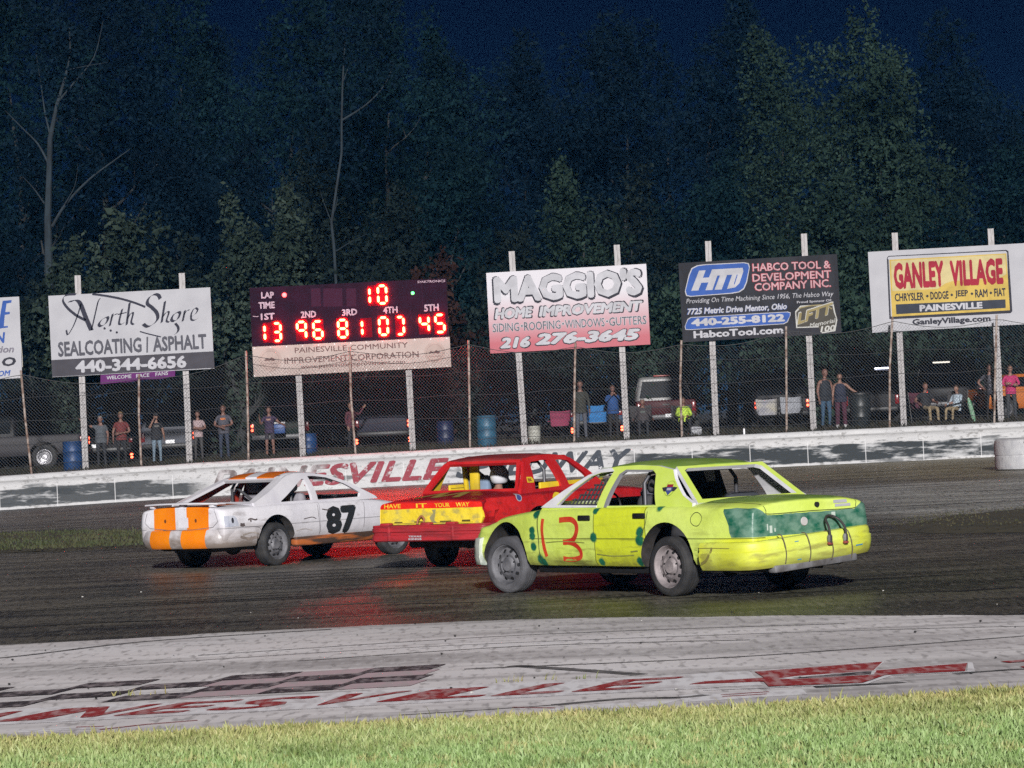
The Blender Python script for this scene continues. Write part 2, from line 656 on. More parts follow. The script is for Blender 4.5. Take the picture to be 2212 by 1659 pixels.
# checkered flag
ca, sa = math.cos(R(6)), math.sin(R(6))
for r_ in range(-1, 3):
    for q in range(-6, 2):
        a0, b0 = q * .60 + r_ * .05, r_ * .55
        pts = []
        for da, db in ((0, 0), (.60, 0), (.60, .55), (0, .55)):
            a, b2 = a0 + da, b0 + db + da * .02
            pts.append((-1.46 + a * ca - b2 * sa * .2 + db * .25, 26.06 + a * sa * 1.0 + b2 * .95, .0125))
        dark = (q + r_) % 2 == 0
        if dark and (q < 1 or r_ > 1):
            mb.add(pts, [(0, 1, 2, 3)], 2)
        elif not dark and q > -3 and q < 1:
            mb.add([(x, y, .0110) for x, y, z in pts], [(0, 1, 2, 3)], 3)
# red arrow shape beyond the lettering
for lp, mi, z in (([(1.22, 24.55), (1.35, 24.75), (1.81, 24.85), (1.78, 25.45), (2.82, 25.86), (2.66, 25.06), (3.42, 25.36), (3.30, 24.62), (2.70, 24.60), (2.46, 24.00), (1.78, 24.05), (1.78, 24.5)], 1, .0130),
                  ([(1.90, 24.68), (2.05, 24.83), (2.68, 25.02), (2.62, 24.66), (2.0, 24.58)], 0, .0145), ([(2.0, 24.66), (2.64, 24.98), (2.60, 24.68), (2.05, 24.60)], 2, .0165)):
    pts, tr = poly_tris([lp])
    mb.add([(x, y, z) for x, y in pts], tr, mi)
v, f = ribbon([(1.75, 25.5), (2.84, 25.92), (2.66, 25.10), (3.45, 25.42), (3.34, 24.58), (2.72, 24.56), (2.48, 23.95), (1.3, 24.0)], .07)
mb.add([(x, y, .0110) for x, y in v], f, 0)
for pts, w in (([(3.7, 25.3), (4.4, 25.5)], .16), ([(3.75, 24.75), (4.5, 24.85)], .14)):
    v, f = ribbon(pts, w)
    mb.add([(x, y, .0125) for x, y in v], f, 1)
# white patches and red scribbles by the grass edge
for lp, mi in (([(-3.6, 23.05), (-2.9, 23.1), (-2.95, 23.35), (-3.6, 23.3)], 0), ([(1.1, 23.1), (2.0, 23.3), (2.0, 23.75), (1.1, 23.7)], 0), ([(.1, 22.9), (.9, 22.9), (1.1, 23.3), (.3, 23.25)], 0)):
    pts, tr = poly_tris([lp])
    mb.add([(x, y, .0085) for x, y in pts], tr, mi)
for pts, w in (([(-3.0, 23.0), (-2.7, 23.25), (-2.35, 23.4)], .035), ([(-3.2, 23.28), (-3.0, 23.25)], .04), ([(1.4, 23.55), (1.75, 23.62)], .04), ([(1.4, 23.4), (1.72, 23.45)], .04), ([(-.1, 23.3), (.2, 23.1)], .03)):
    v, f = ribbon(pts, w)
    mb.add([(x, y, .0115) for x, y in v], f, 1)
tag(obj('painted_lettering', mb, [PW, PR, PK, PP], sharp=0), kind='structure')


# ---- grass: soil sheet plus real blades
def edge_y(x):
    return 22.50 + .12 * noise.noise((x * 1.1, 0, 3)) + .07 * noise.noise((x * 4.0, 0, 9)) + (.35 * math.exp(-((x - 3.6) / 1.0) ** 2))


m = NT('turf_soil', .95)
k = m.noise(6, detail=8)
m.base(m.mix(m.rng(k, .35, .65), (.035, .055, .014), (.07, .085, .025)))
xs = [-30 + i * .5 for i in range(121)]
mb = MB()
v = []
for x in xs:
    v += [(x, -20, .0), (x, 14, .012), (x, edge_y(x) - .03, .012)]
mb.add(v, [(3 * i + j, 3 * i + 3 + j, 3 * i + 4 + j, 3 * i + 1 + j) for i in range(len(xs) - 1) for j in (0, 1)])
tag(obj('infield', mb, m.m), kind='structure')


def blades(name, n, region, hmean, mat, seed, dens=None, wid=.006):
    rg = np.random.default_rng(seed)
    x0, x1, y0, y1 = region
    x = rg.uniform(x0, x1, n)
    y = rg.uniform(y0, y1, n)
    if dens is not None:
        keep = dens(x, y)
        x, y = x[keep], y[keep]
    n = len(x)
    h = hmean * rg.lognormal(0, .35, n)
    a = rg.uniform(0, 2 * np.pi, n)
    lean = rg.uniform(.1, .75, n) * h
    la = rg.uniform(0, 2 * np.pi, n)
    w = wid * rg.uniform(.6, 1.5, n)
    z = np.full(n, .010)
    wx, wy = np.cos(a) * w, np.sin(a) * w
    lx, ly = np.cos(la) * lean, np.sin(la) * lean
    V = np.empty((n, 5, 3), np.float32)
    V[:, 0] = np.stack([x - wx, y - wy, z], 1)
    V[:, 1] = np.stack([x + wx, y + wy, z], 1)
    V[:, 2] = np.stack([x + wx * .7 + lx * .35, y + wy * .7 + ly * .35, z + h * .6], 1)
    V[:, 3] = np.stack([x - wx * .7 + lx * .35, y - wy * .7 + ly * .35, z + h * .6], 1)
    V[:, 4] = np.stack([x + lx, y + ly, z + h], 1)
    me = bpy.data.meshes.new(name)
    me.vertices.add(n * 5)
    me.vertices.foreach_set('co', V.ravel())
    idx = np.arange(n, dtype=np.int32)[:, None] * 5
    li = np.concatenate([idx + np.array([0, 1, 2, 3]), idx + np.array([3, 2, 4])], 1).astype(np.int32)
    me.loops.add(n * 7)
    me.loops.foreach_set('vertex_index', li.ravel())
    me.polygons.add(n * 2)
    ls = (np.arange(n, dtype=np.int32)[:, None] * 7 + np.array([0, 4])).astype(np.int32)
    me.polygons.foreach_set('loop_start', ls.ravel())
    me.update(calc_edges=True)
    me.validate()
    me.materials.append(mat)
    return link(name, me)


m = NT('grass_blades', .55)
geo = m.n('ShaderNodeNewGeometry')
k = m.noise(.9, detail=4)
k2 = m.noise(3.5, detail=5)
g = m.mix(geo.outputs['Random Per Island'], (.25, .40, .115), (.46, .61, .27))
X, Y, Z = m.xyz()
k3 = m.noise(7, detail=3)
yel = m.math('MULTIPLY', m.rng(m.math('ADD', Y, m.math('ADD', m.math('MULTIPLY', k, 2.6), m.math('MULTIPLY', k3, 2.4))), 22.6, 25.4), .9)
g = m.mix(m.math('MAXIMUM', yel, m.rng(k2, .53, .64, 0, .6)), g, m.mix(geo.outputs['Random Per Island'], (.44, .43, .15), (.66, .53, .25)))
g = m.mix(m.rng(k, .56, .66, 0, .5), g, (.08, .17, .03))
m.base(g)
m.b.inputs['Subsurface Weight'].default_value = 0
tr = m.n('ShaderNodeBsdfTranslucent')
m.link(g, tr.inputs['Color'])
ad = m.n('ShaderNodeMixShader')
ad.inputs[0].default_value = .3
m.link(m.b.outputs[0], ad.inputs[1])
m.link(tr.outputs[0], ad.inputs[2])
m.link(ad.outputs[0], m.nt.nodes['Material Output'].inputs['Surface'])
m_gr = m.m
EV = np.vectorize(edge_y)
tag(blades('grass', 210000, (-5.5, 5.5, 16.5, 23.1), .034, m_gr, 3, lambda x, y: (y < EV(x)) & (np.abs(x) < y * .19 + .6)), 'short mown green grass of the infield, straw coloured along its ragged edge', kind='stuff')
m_dry = M('dry_grass', (.30, .25, .09), .7, c2=(.14, .17, .05), ns=3)
mb2 = tag(blades('dry_grass', 9000, (-5.5, 5.5, 22.2, 26.2), .038, m_dry, 5, lambda x, y: (np.abs(y - EV(x)) < .12) | ((np.hypot((x + 3.05) / .25, (y - 25.9) / .12) < 1) & (y > 25)) | (np.hypot((x - .15) / .5, (y - 25.55) / .07) < 1) | (np.hypot((x - 3.5) / .3, (y - 27.6) / .1) < 1), .005), 'sparse dry yellow tufts growing through cracks in the pale pavement', kind='stuff')
# verge islands on the track
m_vg = M('verge_soil', (.055, .046, .026), .95, c2=(.030, .028, .015), ns=3, bump=.5, bs=20)


def island(pts, h, seed, n, hm, mat):
    ps = spline(pts + [pts[0]], 6)[:-1]
    cx, cy = sum(p[0] for p in ps) / len(ps), sum(p[1] for p in ps) / len(ps)
    mb = MB()
    v = []
    for sc_, hh in ((1, 0.004), (.9, h * .6), (.6, h), (.05, h)):
        v += [(cx + (p[0] - cx) * sc_, cy + (p[1] - cy) * sc_, gz(p[0], p[1]) + hh + .02 * noise.noise((p[0], p[1], hh))) for p in ps]
    k_ = len(ps)
    mb.add(v, [(r * k_ + i, r * k_ + (i + 1) % k_, (r + 1) * k_ + (i + 1) % k_, (r + 1) * k_ + i) for r in range(3) for i in range(k_)])
    o = tag(obj('dirt_mound', mb, m_vg), kind='structure')
    xs_, ys_ = [p[0] for p in ps], [p[1] for p in ps]

    def inside(x, y):
        out = np.zeros(len(x), bool)
        j = k_ - 1
        for i in range(k_):
            c_ = ((ps[i][1] > y) != (ps[j][1] > y)) & (x < (ps[j][0] - ps[i][0]) * (y - ps[i][1]) / (ps[j][1] - ps[i][1] + 1e-9) + ps[i][0])
            out ^= c_
            j = i
        return out
    b_ = blades('grass', n, (min(xs_), max(xs_), min(ys_), max(ys_)), hm, mat, seed, inside, .012)
    b_.location.z = gz(cx, cy) + h * .75
    return o, b_


m_vgr = M('verge_grass', (.036, .048, .015), .8, c2=(.058, .056, .022), ns=.8)
m_brg = M('brown_verge_grass', (.060, .050, .020), .8, c2=(.034, .04, .014), ns=1.2)
o_, b_ = island([(-22, 62), (-12, 60.5), (-6.6, 59.5), (-5.6, 62), (-7.2, 67), (-11, 71), (-22, 73)], .05, 21, 26000, .05, m_vgr)
tag(b_, 'strip of dull green grass inside the turn behind the white car', kind='stuff')
o_, b_ = island([(5.75, 51.5), (6.6, 50), (8.2, 49), (12, 48), (20, 48), (20, 60), (12, 58.6), (8.6, 57.2), (6.7, 55.0)], .14, 22, 9000, .02, m_brg)
tag(b_, 'patch of brown grass on the dirt mound beside the lime car', kind='stuff')
# weeds along the embankment behind the wall
m_wd = M('weeds', (.014, .017, .008), .9, c2=(.03, .022, .015), ns=1.5)
wo = blades('weeds', 26000, (-17, 17, 97.95, 104), .10, m_wd, 31, None, .012)
for v_ in wo.data.vertices:
    v_.co.z += bz(v_.co.x, v_.co.y) - .01
tag(wo, 'dark weeds and short grass along the top of the bank behind the wall', kind='stuff')

# ================================================================== CONCRETE WALL
m = NT('painted_concrete', .75)
X, Y, Z = m.xyz()
n1 = m.noise(1.2, detail=8)
scr = m.noise(2.6, (.30, 1, 1.7), detail=6, rough=.62)
flk = m.noise(9, (.6, 1, 1.3), detail=4, rough=.6)
zr = m.math('SUBTRACT', Z, m.math('MULTIPLY', m.math('SUBTRACT', 1.0, m.math('EXPONENT', m.math('DIVIDE', m.math('MULTIPLY', m.math('MAXIMUM', m.math('ADD', X, 15.4), 0.0), -1.0), 9.0))), .27))
white = m.mix(m.rng(n1, .35, .7), (.385, .385, .395), (.46, .46, .465))
white = m.mix(m.rng(flk, .56, .66, 0, .7), white, (.16, .155, .15))
sc2 = m.noise(1.3, (.35, 1, 2.2), detail=6, rough=.6)
white = m.mix(m.math('MULTIPLY', m.rng(sc2, .55, .60), m.math('MULTIPLY', m.rng(zr, .75, .68), .85)), white, (.07, .075, .08))
dark = m.mix(m.rng(scr, .49, .60), (.012, .017, .021), (.36, .365, .375))
band = m.math('MULTIPLY', m.rng(m.math('ADD', zr, m.math('MULTIPLY', m.math('SUBTRACT', scr, .5), .22)), .60, .57), m.rng(m.math('ADD', zr, m.math('MULTIPLY', flk, .06)), .09, .12))
# how far along the wall the scraped panels run
reg = m.math('MAXIMUM', m.rng(m.math('ADD', X, m.math('MULTIPLY', n1, 1.2)), 3.8, 4.4), m.math('MULTIPLY', m.rng(X, -9.0, -9.8), .93))
reg = m.math('MAXIMUM', reg, m.rng(scr, .60, .66, 0, .8))
col = m.mix(m.math('MULTIPLY', band, reg), white, dark)
# vertical joints every 1.72 m, chalky
jt = m.math('ABSOLUTE', m.math('SUBTRACT', m.math('FRACT', m.math('DIVIDE', m.math('ADD', X, 30.0), 1.72)), .5))
col = m.mix(m.math('MULTIPLY', m.rng(jt, .010, .004), m.rng(zr, .72, .68, 0, .7)), col, (.55, .55, .56))
# grey line under the coping
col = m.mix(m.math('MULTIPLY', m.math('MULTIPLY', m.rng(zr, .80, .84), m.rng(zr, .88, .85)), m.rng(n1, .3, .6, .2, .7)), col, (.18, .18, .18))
m.base(col)
m.bump(flk, .5, .02)
mb = MB()
prof = [(97.50, -.3), (97.50, .02), (97.51, .70), (97.50, .80), (97.475, .83), (97.47, .90), (97.49, .95), (97.53, 1.0), (97.60, 1.02), (97.82, 1.015), (97.86, .98), (97.86, -.3)]
rings = []
xs = [-60, -45, -30] + [-20 + i * .5 for i in range(81)] + [30, 45, 60]
for x in xs:
    w_ = .012 * noise.noise((x * .6, 0, 0))
    rings.append([Vector((x, y + w_, zw(x) + z + (.012 * noise.noise((x * .8, 5, 0)) if z > .8 else 0))) for y, z in prof])
mb.loft(rings, True, True, 0, True)
wall = tag(obj('concrete_wall', mb, m.m, sharp=50), 'long white concrete track wall with scraped dark panels and red lettering', 'wall')
m = NT('red_wall_paint', .7)
a = m.noise(6, (1, 1, 1), detail=9, rough=.75)
m.base(m.mix(m.math('MAXIMUM', m.rng(a, .54, .62), m.math('MULTIPLY', m.rng(m.math('ADD', m.noise(1.1, (.6, 1, 1.4), detail=8), m.math('MULTIPLY', m.xyz()[0], -.06)),   .86, .97), 1.0)), m.mix(m.rng(m.noise(2), .35, .65), (.17, .010, .022), (.22, .022, .038)), m.mix(m.rng(m.noise(3, detail=8), .4, .6), (.10, .08, .08), (.38, .36, .37))))
m2 = NT('navy_wall_paint', .7)
a = m2.noise(5, (1, 1, 1), detail=9, rough=.75)
m2.base(m2.mix(m2.rng(a, .58, .64), (.018, .024, .036), (.48, .48, .5)))
for word, x0, x1, mt in (('PAINESVILLE', P(455, 1040, 97.5).x, P(972, 1040, 97.5).x, MATS['red_wall_paint']), ('SPEEDWAY', P(985, 1040, 97.5).x, P(1366, 1030, 97.5).x, MATS['navy_wall_paint'])):
    v, f = text2d(word, .035, .32, 1.05, 3)
    mb = MB()
    pts = []
    for a, b2, lf in v:
        x = x0 + (x1 - x0) * a
        pts.append((x, 97.487 - .008 - lf + .012 * noise.noise((x * .6, 0, 0)), zw(x) + .13 + .64 * b2))
    mb.add(pts, f)
    lo = obj('lettering', mb, mt, wall, sharp=0)

# ================================================================== CHAIN LINK FENCE
m_gal = M('galvanised_wire', (.05, .05, .05), .6, .0)
m_dwire = M('dark_cable', (.03, .03, .032), .6)
m_rust = M('rusty_pipe', (.30, .25, .22), .7, c2=(.12, .07, .05), ns=6, bump=.3, bs=60)
FP = [((45, 800), (68, 1010)), ((300, 808), (305, 1000)), ((531, 758), (537, 1004)), ((755, 750), (769, 993)), ((1012, 735), (1015, 966)), ((1243, 740), (1240, 951)), ((1472, 735), (1473, 944)), ((1698, 705), (1699, 932)), ((1928, 685), (1921, 912)), ((2153, 680), (2147, 905))]
fence = thing('chain_link_fence', 'tall sagging chain link fence on leaning rusty pipes above the white wall', 'fence', (0, 98.2, bz(0, 98.2)))
fl = Vector(fence.location)
tops = []
for (tx, ty), (bx, by) in FP:
    t, b2 = P(tx, ty, 98.2), P(bx, by, 98.2)
    b2.z = bz(b2.x, 98.2) - .05
    tops.append(t)
    mb = MB()
    mid = t.lerp(b2, .45) + Vector((random.uniform(-.05, .05), 0, 0))
    mb.tube([p - fl for p in (t, t.lerp(mid, .5), mid, b2)], .034, 8)
    obj('post', mb, m_rust, fence)
for sx in (-1, 1):
    pass


def ztop(x):
    ts = [Vector((tops[0].x - 3.2, 98.2, 4.2))] + tops + [Vector((tops[-1].x + 3.2, 98.2, 4.4))]
    for a, b2 in zip(ts[:-1], ts[1:]):
        if a.x <= x <= b2.x:
            t = (x - a.x) / (b2.x - a.x)
            return (a.z - .12) * (1 - t) + (b2.z - .12) * t - .22 * math.sin(math.pi * t)
    return 4.1


mb = MB()
XA, XB = -17.6, 17.75
pitch = .098
for s in (-1, 1):
    i = 0
    x = XA - 4
    while x < XB + 4:
        seg = []
        for q in range(0, 60):
            z = q * .065
            xx = x + s * z * .92
            if XA < xx < XB:
                zz = bz(xx, 98.2) + .03 + z
                if zz <= ztop(xx):
                    seg.append(Vector((xx, 98.2 + .006 * s + .03 * math.sin(xx * 1.3) * math.sin(z * 1.2), zz)) - fl)
        if len(seg) > 1:
            n_ = len(seg)
            mb.tube([seg[int(round(t * (n_ - 1) / 3))] for t in range(4)] if n_ > 4 else [seg[0], seg[-1]], .0030, 3, cap=False)
        x += pitch
obj('wire_mesh', mb, m_gal, fence, sharp=0)
for lv in ('top', .28, .95, 1.62, 2.3):
    mb = MB()
    pts = []
    for i in range(120):
        x = XA + (XB - XA) * i / 119
        z = ztop(x) if lv == 'top' else bz(x, 98.2) + lv + .03 * math.sin(x * 1.9 + lv * 7)
        pts.append(Vector((x, 98.17, z)) - fl)
    mb.tube(pts, .008 if lv != 'top' else .010, 5)
    obj('cable', mb, m_dwire if lv != 'top' else m_gal, fence)
# ================================================================== BILLBOARDS AND SCOREBOARD
m_signwhite = M('sign_vinyl_white', (.315, .315, .34), .6, c2=(.28, .28, .305), ns=1.5, bump=.05, bs=6)
m_postw = M('white_post_paint', (.36, .345, .35), .7, c2=(.22, .205, .20), ns=9, st=(3, 3, .6), lo=.45, hi=.75)
m_edge = M('sign_edge', (.35, .33, .33), .7)
C_ = {}


def ink(name, c, rough=.55):
    if name not in C_:
        C_[name] = M('ink_' + name, c, .7, c2=tuple(q * .82 for q in c), ns=3, spec=.15)
    return C_[name]


def tile(ox, oy, sc):
    k = 2212 / 2500
    return lambda x, y: ((ox + x / sc) * k, (oy + y / sc) * k)


class Sign:
    """Flat sign face given by three corners read off the photograph at its own distance Y."""

    def __init__(s, tl, TL, TR, BL, Y, mat=None, ux=(0., 1.), thick=.07):
        s.TL, s.TR, s.BL = TL, TR, BL
        s.o = P(*tl(*BL), Y)
        s.V = P(*tl(*TL), Y) - s.o
        s.U = P(*tl(*TR), Y) - s.o - s.V
        s.mb = MB()
        s.mats = [mat or m_signwhite, m_edge]
        a, b2 = ux
        dy = Vector((0, thick, 0))
        c = [s.o + s.U * a, s.o + s.U * b2, s.o + s.U * b2 + s.V, s.o + s.U * a + s.V]
        s.c = c
        # face subdivided and gently wavy like stretched vinyl
        nx, ny = 24, 12
        vs = []
        for j in range(ny + 1):
            for i in range(nx + 1):
                u, v = a + (b2 - a) * i / nx, j / ny
                vs.append(s.o + s.U * u + s.V * v)
        s.mb.add(vs, [(j * (nx + 1) + i, j * (nx + 1) + i + 1, (j + 1) * (nx + 1) + i + 1, (j + 1) * (nx + 1) + i) for j in range(ny) for i in range(nx)], 0)
        bk = [q + dy for q in c]
        s.mb.add(c + bk, [(0, 4, 5, 1), (1, 5, 6, 2), (2, 6, 7, 3), (3, 7, 4, 0), (4, 7, 6, 5)], 1)
        s.lay = 0
        # inverse affine of the tile
        ax_, ay_ = TR[0] - TL[0], TR[1] - TL[1]
        bx_, by_ = TL[0] - BL[0], TL[1] - BL[1]
        det = ax_ * by_ - bx_ * ay_
        s.inv = lambda x, y: (((x - BL[0]) * by_ - bx_ * (y - BL[1])) / det, (ax_ * (y - BL[1]) - ay_ * (x - BL[0])) / det)

    def mi(s, mat):
        if mat not in s.mats:
            s.mats.append(mat)
        return s.mats.index(mat)

    def w(s, x, y, lay=None, lift=None):
        u, v = s.inv(x, y)
        return s.o + s.U * u + s.V * v + Vector((0, -(lift if lift is not None else .003 * (lay or s.lay)), 0))

    def text(s, t, p0, p1, h, mat, bold=0., shear=0., lay=1, grow=0., spacing=1.):
        """fit a word between two baseline points (tile px); h = letter height in tile px"""
        v, f = text2d(t, bold, shear, spacing)
        # upward direction of the sign in tile px
        ux, uy = s.TL[0] - s.BL[0], s.TL[1] - s.BL[1]
        l = math.hypot(ux, uy)
        ux, uy = ux / l, uy / l
        pts = []
        for a, b2, lf in v:
            a = a * (1 + 2 * grow * h / max(1, (p1[0] - p0[0]))) - grow * h / max(1, (p1[0] - p0[0]))
            b2 = b2 * (1 + 2 * grow) - grow
            pts.append(s.w(p0[0] + (p1[0] - p0[0]) * a + ux * h * b2, p0[1] + (p1[1] - p0[1]) * a + uy * h * b2, lift=.003 * lay + lf))
        s.mb.add(pts, f, s.mi(mat))

    def poly(s, loops, mat, lay=1):
        pts, tr = poly_tris(loops)
        s.mb.add([s.w(x, y, lay) for x, y in pts], tr, s.mi(mat))

    def line(s, pts, w, mat, lay=1, nib=None):
        v, f = ribbon(pts, w, nib)
        s.mb.add([s.w(x, y, lay) for x, y in v], f, s.mi(mat))

    def disc(s, c, r, mat, lay=1, n=24, r0=0):
        out = [(c[0] + r * math.cos(2 * math.pi * i / n), c[1] + r * math.sin(2 * math.pi * i / n)) for i in range(n)]
        if r0:
            inn = [(c[0] + r0 * math.cos(2 * math.pi * i / n), c[1] + r0 * math.sin(2 * math.pi * i / n)) for i in range(n)]
            s.mb.add([s.w(*p, lay) for p in out + inn], [(i, (i + 1) % n, n + (i + 1) % n, n + i) for i in range(n)], s.mi(mat))
        else:
            s.poly([out], mat, lay)

    def done(s, name, root):
        for q in range(len(s.mb.v)):
            pass
        rl = root.location
        s.mb.v = [tuple(Vector(v) - rl) for v in s.mb.v]
        return obj(name, s.mb, s.mats, root, sharp=0)


def posts(root, lst, Y=99.06, wid=.18):
    for (tx, ty), (bx, by) in lst:
        t, b2 = P(tx, ty, Y), P(bx, by, Y)
        b2.z = bz(b2.x, Y) - .1
        mb = MB()
        d = (t - b2)
        rings = []
        for k in range(9):
            p = b2 + d * (k / 8) - root.location
            a, b3 = wid / 2, .07
            rings.append([p + Vector(q) for q in ((-a, -b3, 0), (-a * .1, -b3, 0), (-a * .04, -b3 + .02, 0), (a * .04, -b3 + .02, 0), (a * .1, -b3, 0), (a, -b3, 0), (a, b3, 0), (-a, b3, 0))])
        mb.loft(rings, True, True)
        obj('post', mb, m_postw, root, sharp=30)


def sign_root(name, label, x, group=None):
    return thing(name, label, 'billboard' if name == 'billboard' else 'scoreboard', (x, 99.0, bz(x, 99.0)), 0, group)


GB = 'billboards standing along the track wall'
YS_ = 98.9
tA, tB, tC, tD = tile(0, 650, 3.016), tile(560, 650, 3.016), tile(1150, 550, 2.7648), tile(1600, 500, 2.458)
tE, tF = tile(2080, 580, 5.2667), tile(0, 720, 7.543)
blk, dk = ink('charcoal', (.03, .03, .04)), ink('dark_grey', (.075, .075, .09))

# -- left sign cut by the frame
r = sign_root('billboard', 'white billboard cut off by the left edge, blue slanted capitals', P(-130, 900, 99).x, GB)
s = Sign(tF, (352 - 2984, 30 + 158), (352, 30), (408 - 2984, 1530 + 158), YS_)
bl = ink('royal_blue', (.03, .075, .27))
s.poly([[(-40, 625), (142, 600), (148, 570), (70, 578), (88, 366), (178, 354), (184, 310), (98, 318), (120, 158), (208, 142), (214, 95), (50, 108)]], bl)
s.text('N', (-75, 900), (100, 882), 200, bl, .04, .15)
s.text('tion', (-60, 1072), (262, 1060), 125, ink('mid_grey', (.16, .15, .18)), .03, .25)
s.text('O', (35, 1322), (300, 1305), 170, blk, .04, .12)
s.text('OM', (-30, 1505), (198, 1485), 105, bl, .03, .25)
s.line([(380, 800), (410, 1150), (415, 1330)], 12, ink('cord', (.35, .33, .3)), 4)
s.done('panel', r)
posts(r, [((-70, 605), (-52, 1030)), ((-220, 610), (-205, 1035))])

# -- North Shore
r = sign_root('billboard', 'white billboard with dark calligraphic North Shore lettering over a grey phone band', P(300, 1000, 99).x, GB)
s = Sign(tA, (355, 218), (1547, 155), (385, 817), YS_)
s.poly([[(385 - 6, 691), (1572, 626), (1580, 748), (385, 815)]], ink('band_grey', (.055, .052, .062)), 1)
s.text('SEALCOATING', (430, 669), (1045, 634), 112, dk, .034, 0, 2)
s.line([(1085, 520), (1083, 636)], 12, dk, 2)
s.text('ASPHALT', (1128, 632), (1523, 608), 112, dk, .034, 0, 2)
s.text('440-344-6656', (557, 787), (1375, 748), 92, ink('pale', (.38, .38, .41)), .045, 0, 2)
navy = ink('ink_navy', (.028, .028, .042))
NIB = (20, -14)
for pts, nb in (([(515, 265), (540, 250), (575, 255), (598, 290), (625, 360), (650, 420), (673, 472)], (34, -6)), ([(673, 472), (690, 400), (708, 320), (722, 262), (738, 236)], (11, -5)), ([(598, 275), (575, 350), (545, 430), (515, 485), (498, 505), (488, 470)], (12, -8)),
                ([(790, 372), (752, 392), (728, 425), (742, 442), (775, 425), (795, 390), (790, 372)], NIB), ([(830, 350), (808, 440)], (16, -10)), ([(818, 385), (840, 358), (862, 352)], (14, -10)), ([(900, 315), (876, 415), (895, 428), (912, 415)], (16, -10)), ([(866, 355), (932, 340)], (4, -8)),
                ([(955, 268), (932, 432)], (18, -12)), ([(938, 385), (965, 345), (980, 350), (966, 412), (985, 430)], (15, -10)),
                ([(1180, 240), (1165, 212), (1130, 208), (1095, 235), (1085, 275), (1120, 305), (1155, 345), (1160, 390), (1125, 430), (1085, 445), (1055, 425)], (24, -16)),
                ([(1215, 258), (1190, 415)], (18, -12)), ([(1197, 375), (1225, 338), (1243, 342), (1226, 400), (1245, 412)], (15, -10)), ([(1318, 335), (1282, 352), (1262, 390), (1280, 405), (1308, 388), (1325, 350), (1318, 335)], NIB), ([(1290, 420), (1312, 450), (1310, 480), (1290, 500)], (18, -10)),
                ([(1362, 325), (1345, 405)], (16, -10)), ([(1352, 360), (1375, 328), (1395, 322)], (14, -10)), ([(1405, 375), (1440, 350), (1455, 320), (1435, 308), (1410, 345), (1408, 390), (1430, 398), (1455, 385)], (14, -10)),
                ([(630, 398), (560, 360), (500, 310), (465, 260), (470, 225), (500, 210), (560, 206)], (12, -16)), ([(680, 205), (780, 218), (900, 242), (1000, 272), (1070, 300)], (5, -15)), ([(1030, 480), (1080, 495), (1150, 512), (1185, 520)], (5, -8))):
    s.line(spline(pts, 7), 10, navy, 2, nb)
for c in ((770, 458), (815, 474), (860, 487)):
    s.disc(c, 9, navy, 2, 10)
s.done('panel', r)
posts(r, [((168, 595), (186, 1020)), ((393, 590), (410, 1003))])

# -- purple banner tied to the fence under it
v0 = Vector((P(270, 830, 98.3).x, 98.3, P(270, 830, 98.3).z))
b_ = thing('banner', 'purple cloth banner reading WELCOME RACE FANS hanging below the calligraphic billboard', 'banner', v0)
s = Sign(tA, (740, 801), (1290, 769), (740, 872), 98.30, ink('purple', (.10, .018, .11)), thick=.01)
for q in range(325):
    p = Vector(s.mb.v[q])
    t = (p.x - s.o.x) / s.U.x
    p.z += .012 * math.sin(t * 14) * (1 - (p.z - s.o.z - s.U.z * t) / s.V.z) + .10 * t * (1 - (p.z - s.o.z - s.U.z * t) / s.V.z)
    s.mb.v[q] = tuple(p)
s.mb.f = s.mb.f[:288]
s.mb.mi = s.mb.mi[:288]
for t, a, b2 in (('WELCOME', (785, 836), (968, 823)), ('RACE', (1003, 822), (1100, 814)), ('FANS', (1145, 810), (1238, 800))):
    s.text(t, a, b2, 27, ink('pale', (.38, .38, .41)), .02, 0, 5)
s.done('cloth', b_)
mb = MB()
for p in (s.o + s.V, s.o + s.V + s.U):
    mb = MB()
    mb.tube([p - v0, p - v0 + Vector((0, .1, .12))], .006, 4)
    obj('tie', mb, m_dwire, b_)

# -- scoreboard
m_panel = M('scoreboard_panel', (.016, .0055, .013), .8, c2=(.024, .006, .016), ns=2, spec=.08)
m_seg = M('lit_red_segment', (.5, .05, .03), .5, emit=(1.0, .013, .0045), es=170.)
m_face = M('digit_glow_plate', (.10, .0035, .010), .85, spec=.05)  # dark red plates added round the digits, their glow put into colour
m_led_g = M('lit_green_lamp', (.2, .6, .3), .5, emit=(.04, 1.0, .22), es=2.2)
m_led_r = M('lit_red_lamp', (.6, .1, .1), .5, emit=(1.0, .05, .05), es=9.)
m_lbl = ink('label_pink', (.42, .30, .36))
r = sign_root('scoreboard', 'dark electronic scoreboard with glowing red numbers above a pale banner', P(760, 1000, 99).x)
s = Sign(tB, (148, 160), (1597, 88), (168, 592), YS_, m_panel, thick=.25)
for t, a, b2, h in (('LAP', (235, 238), (330, 235), 48), ('TIME', (215, 315), (335, 309), 50), ('1ST', (232, 398), (335, 392), 50), ('2ND', (527, 382), (640, 376), 50), ('3RD', (830, 367), (942, 360), 50), ('4TH', (1133, 350), (1240, 343), 50), ('5TH', (1435, 335), (1543, 328), 52)):
    s.text(t, a, b2, h, m_lbl, .04, 0, 1)
s.text('DAKTRONICS', (1388, 124), (1590, 116), 17, m_lbl, .02, 0, 1)
s.line([(172, 368), (195, 371), (215, 370)], 5, m_lbl, 1)
mdim = M('unlit_digit', (.040, .012, .026), .8, spec=.05)
for x in (600, 690, 760, 860):
    s.poly([[(x, 165), (x + 70, 162), (x + 74, 295), (x + 4, 298)]], mdim, 1)
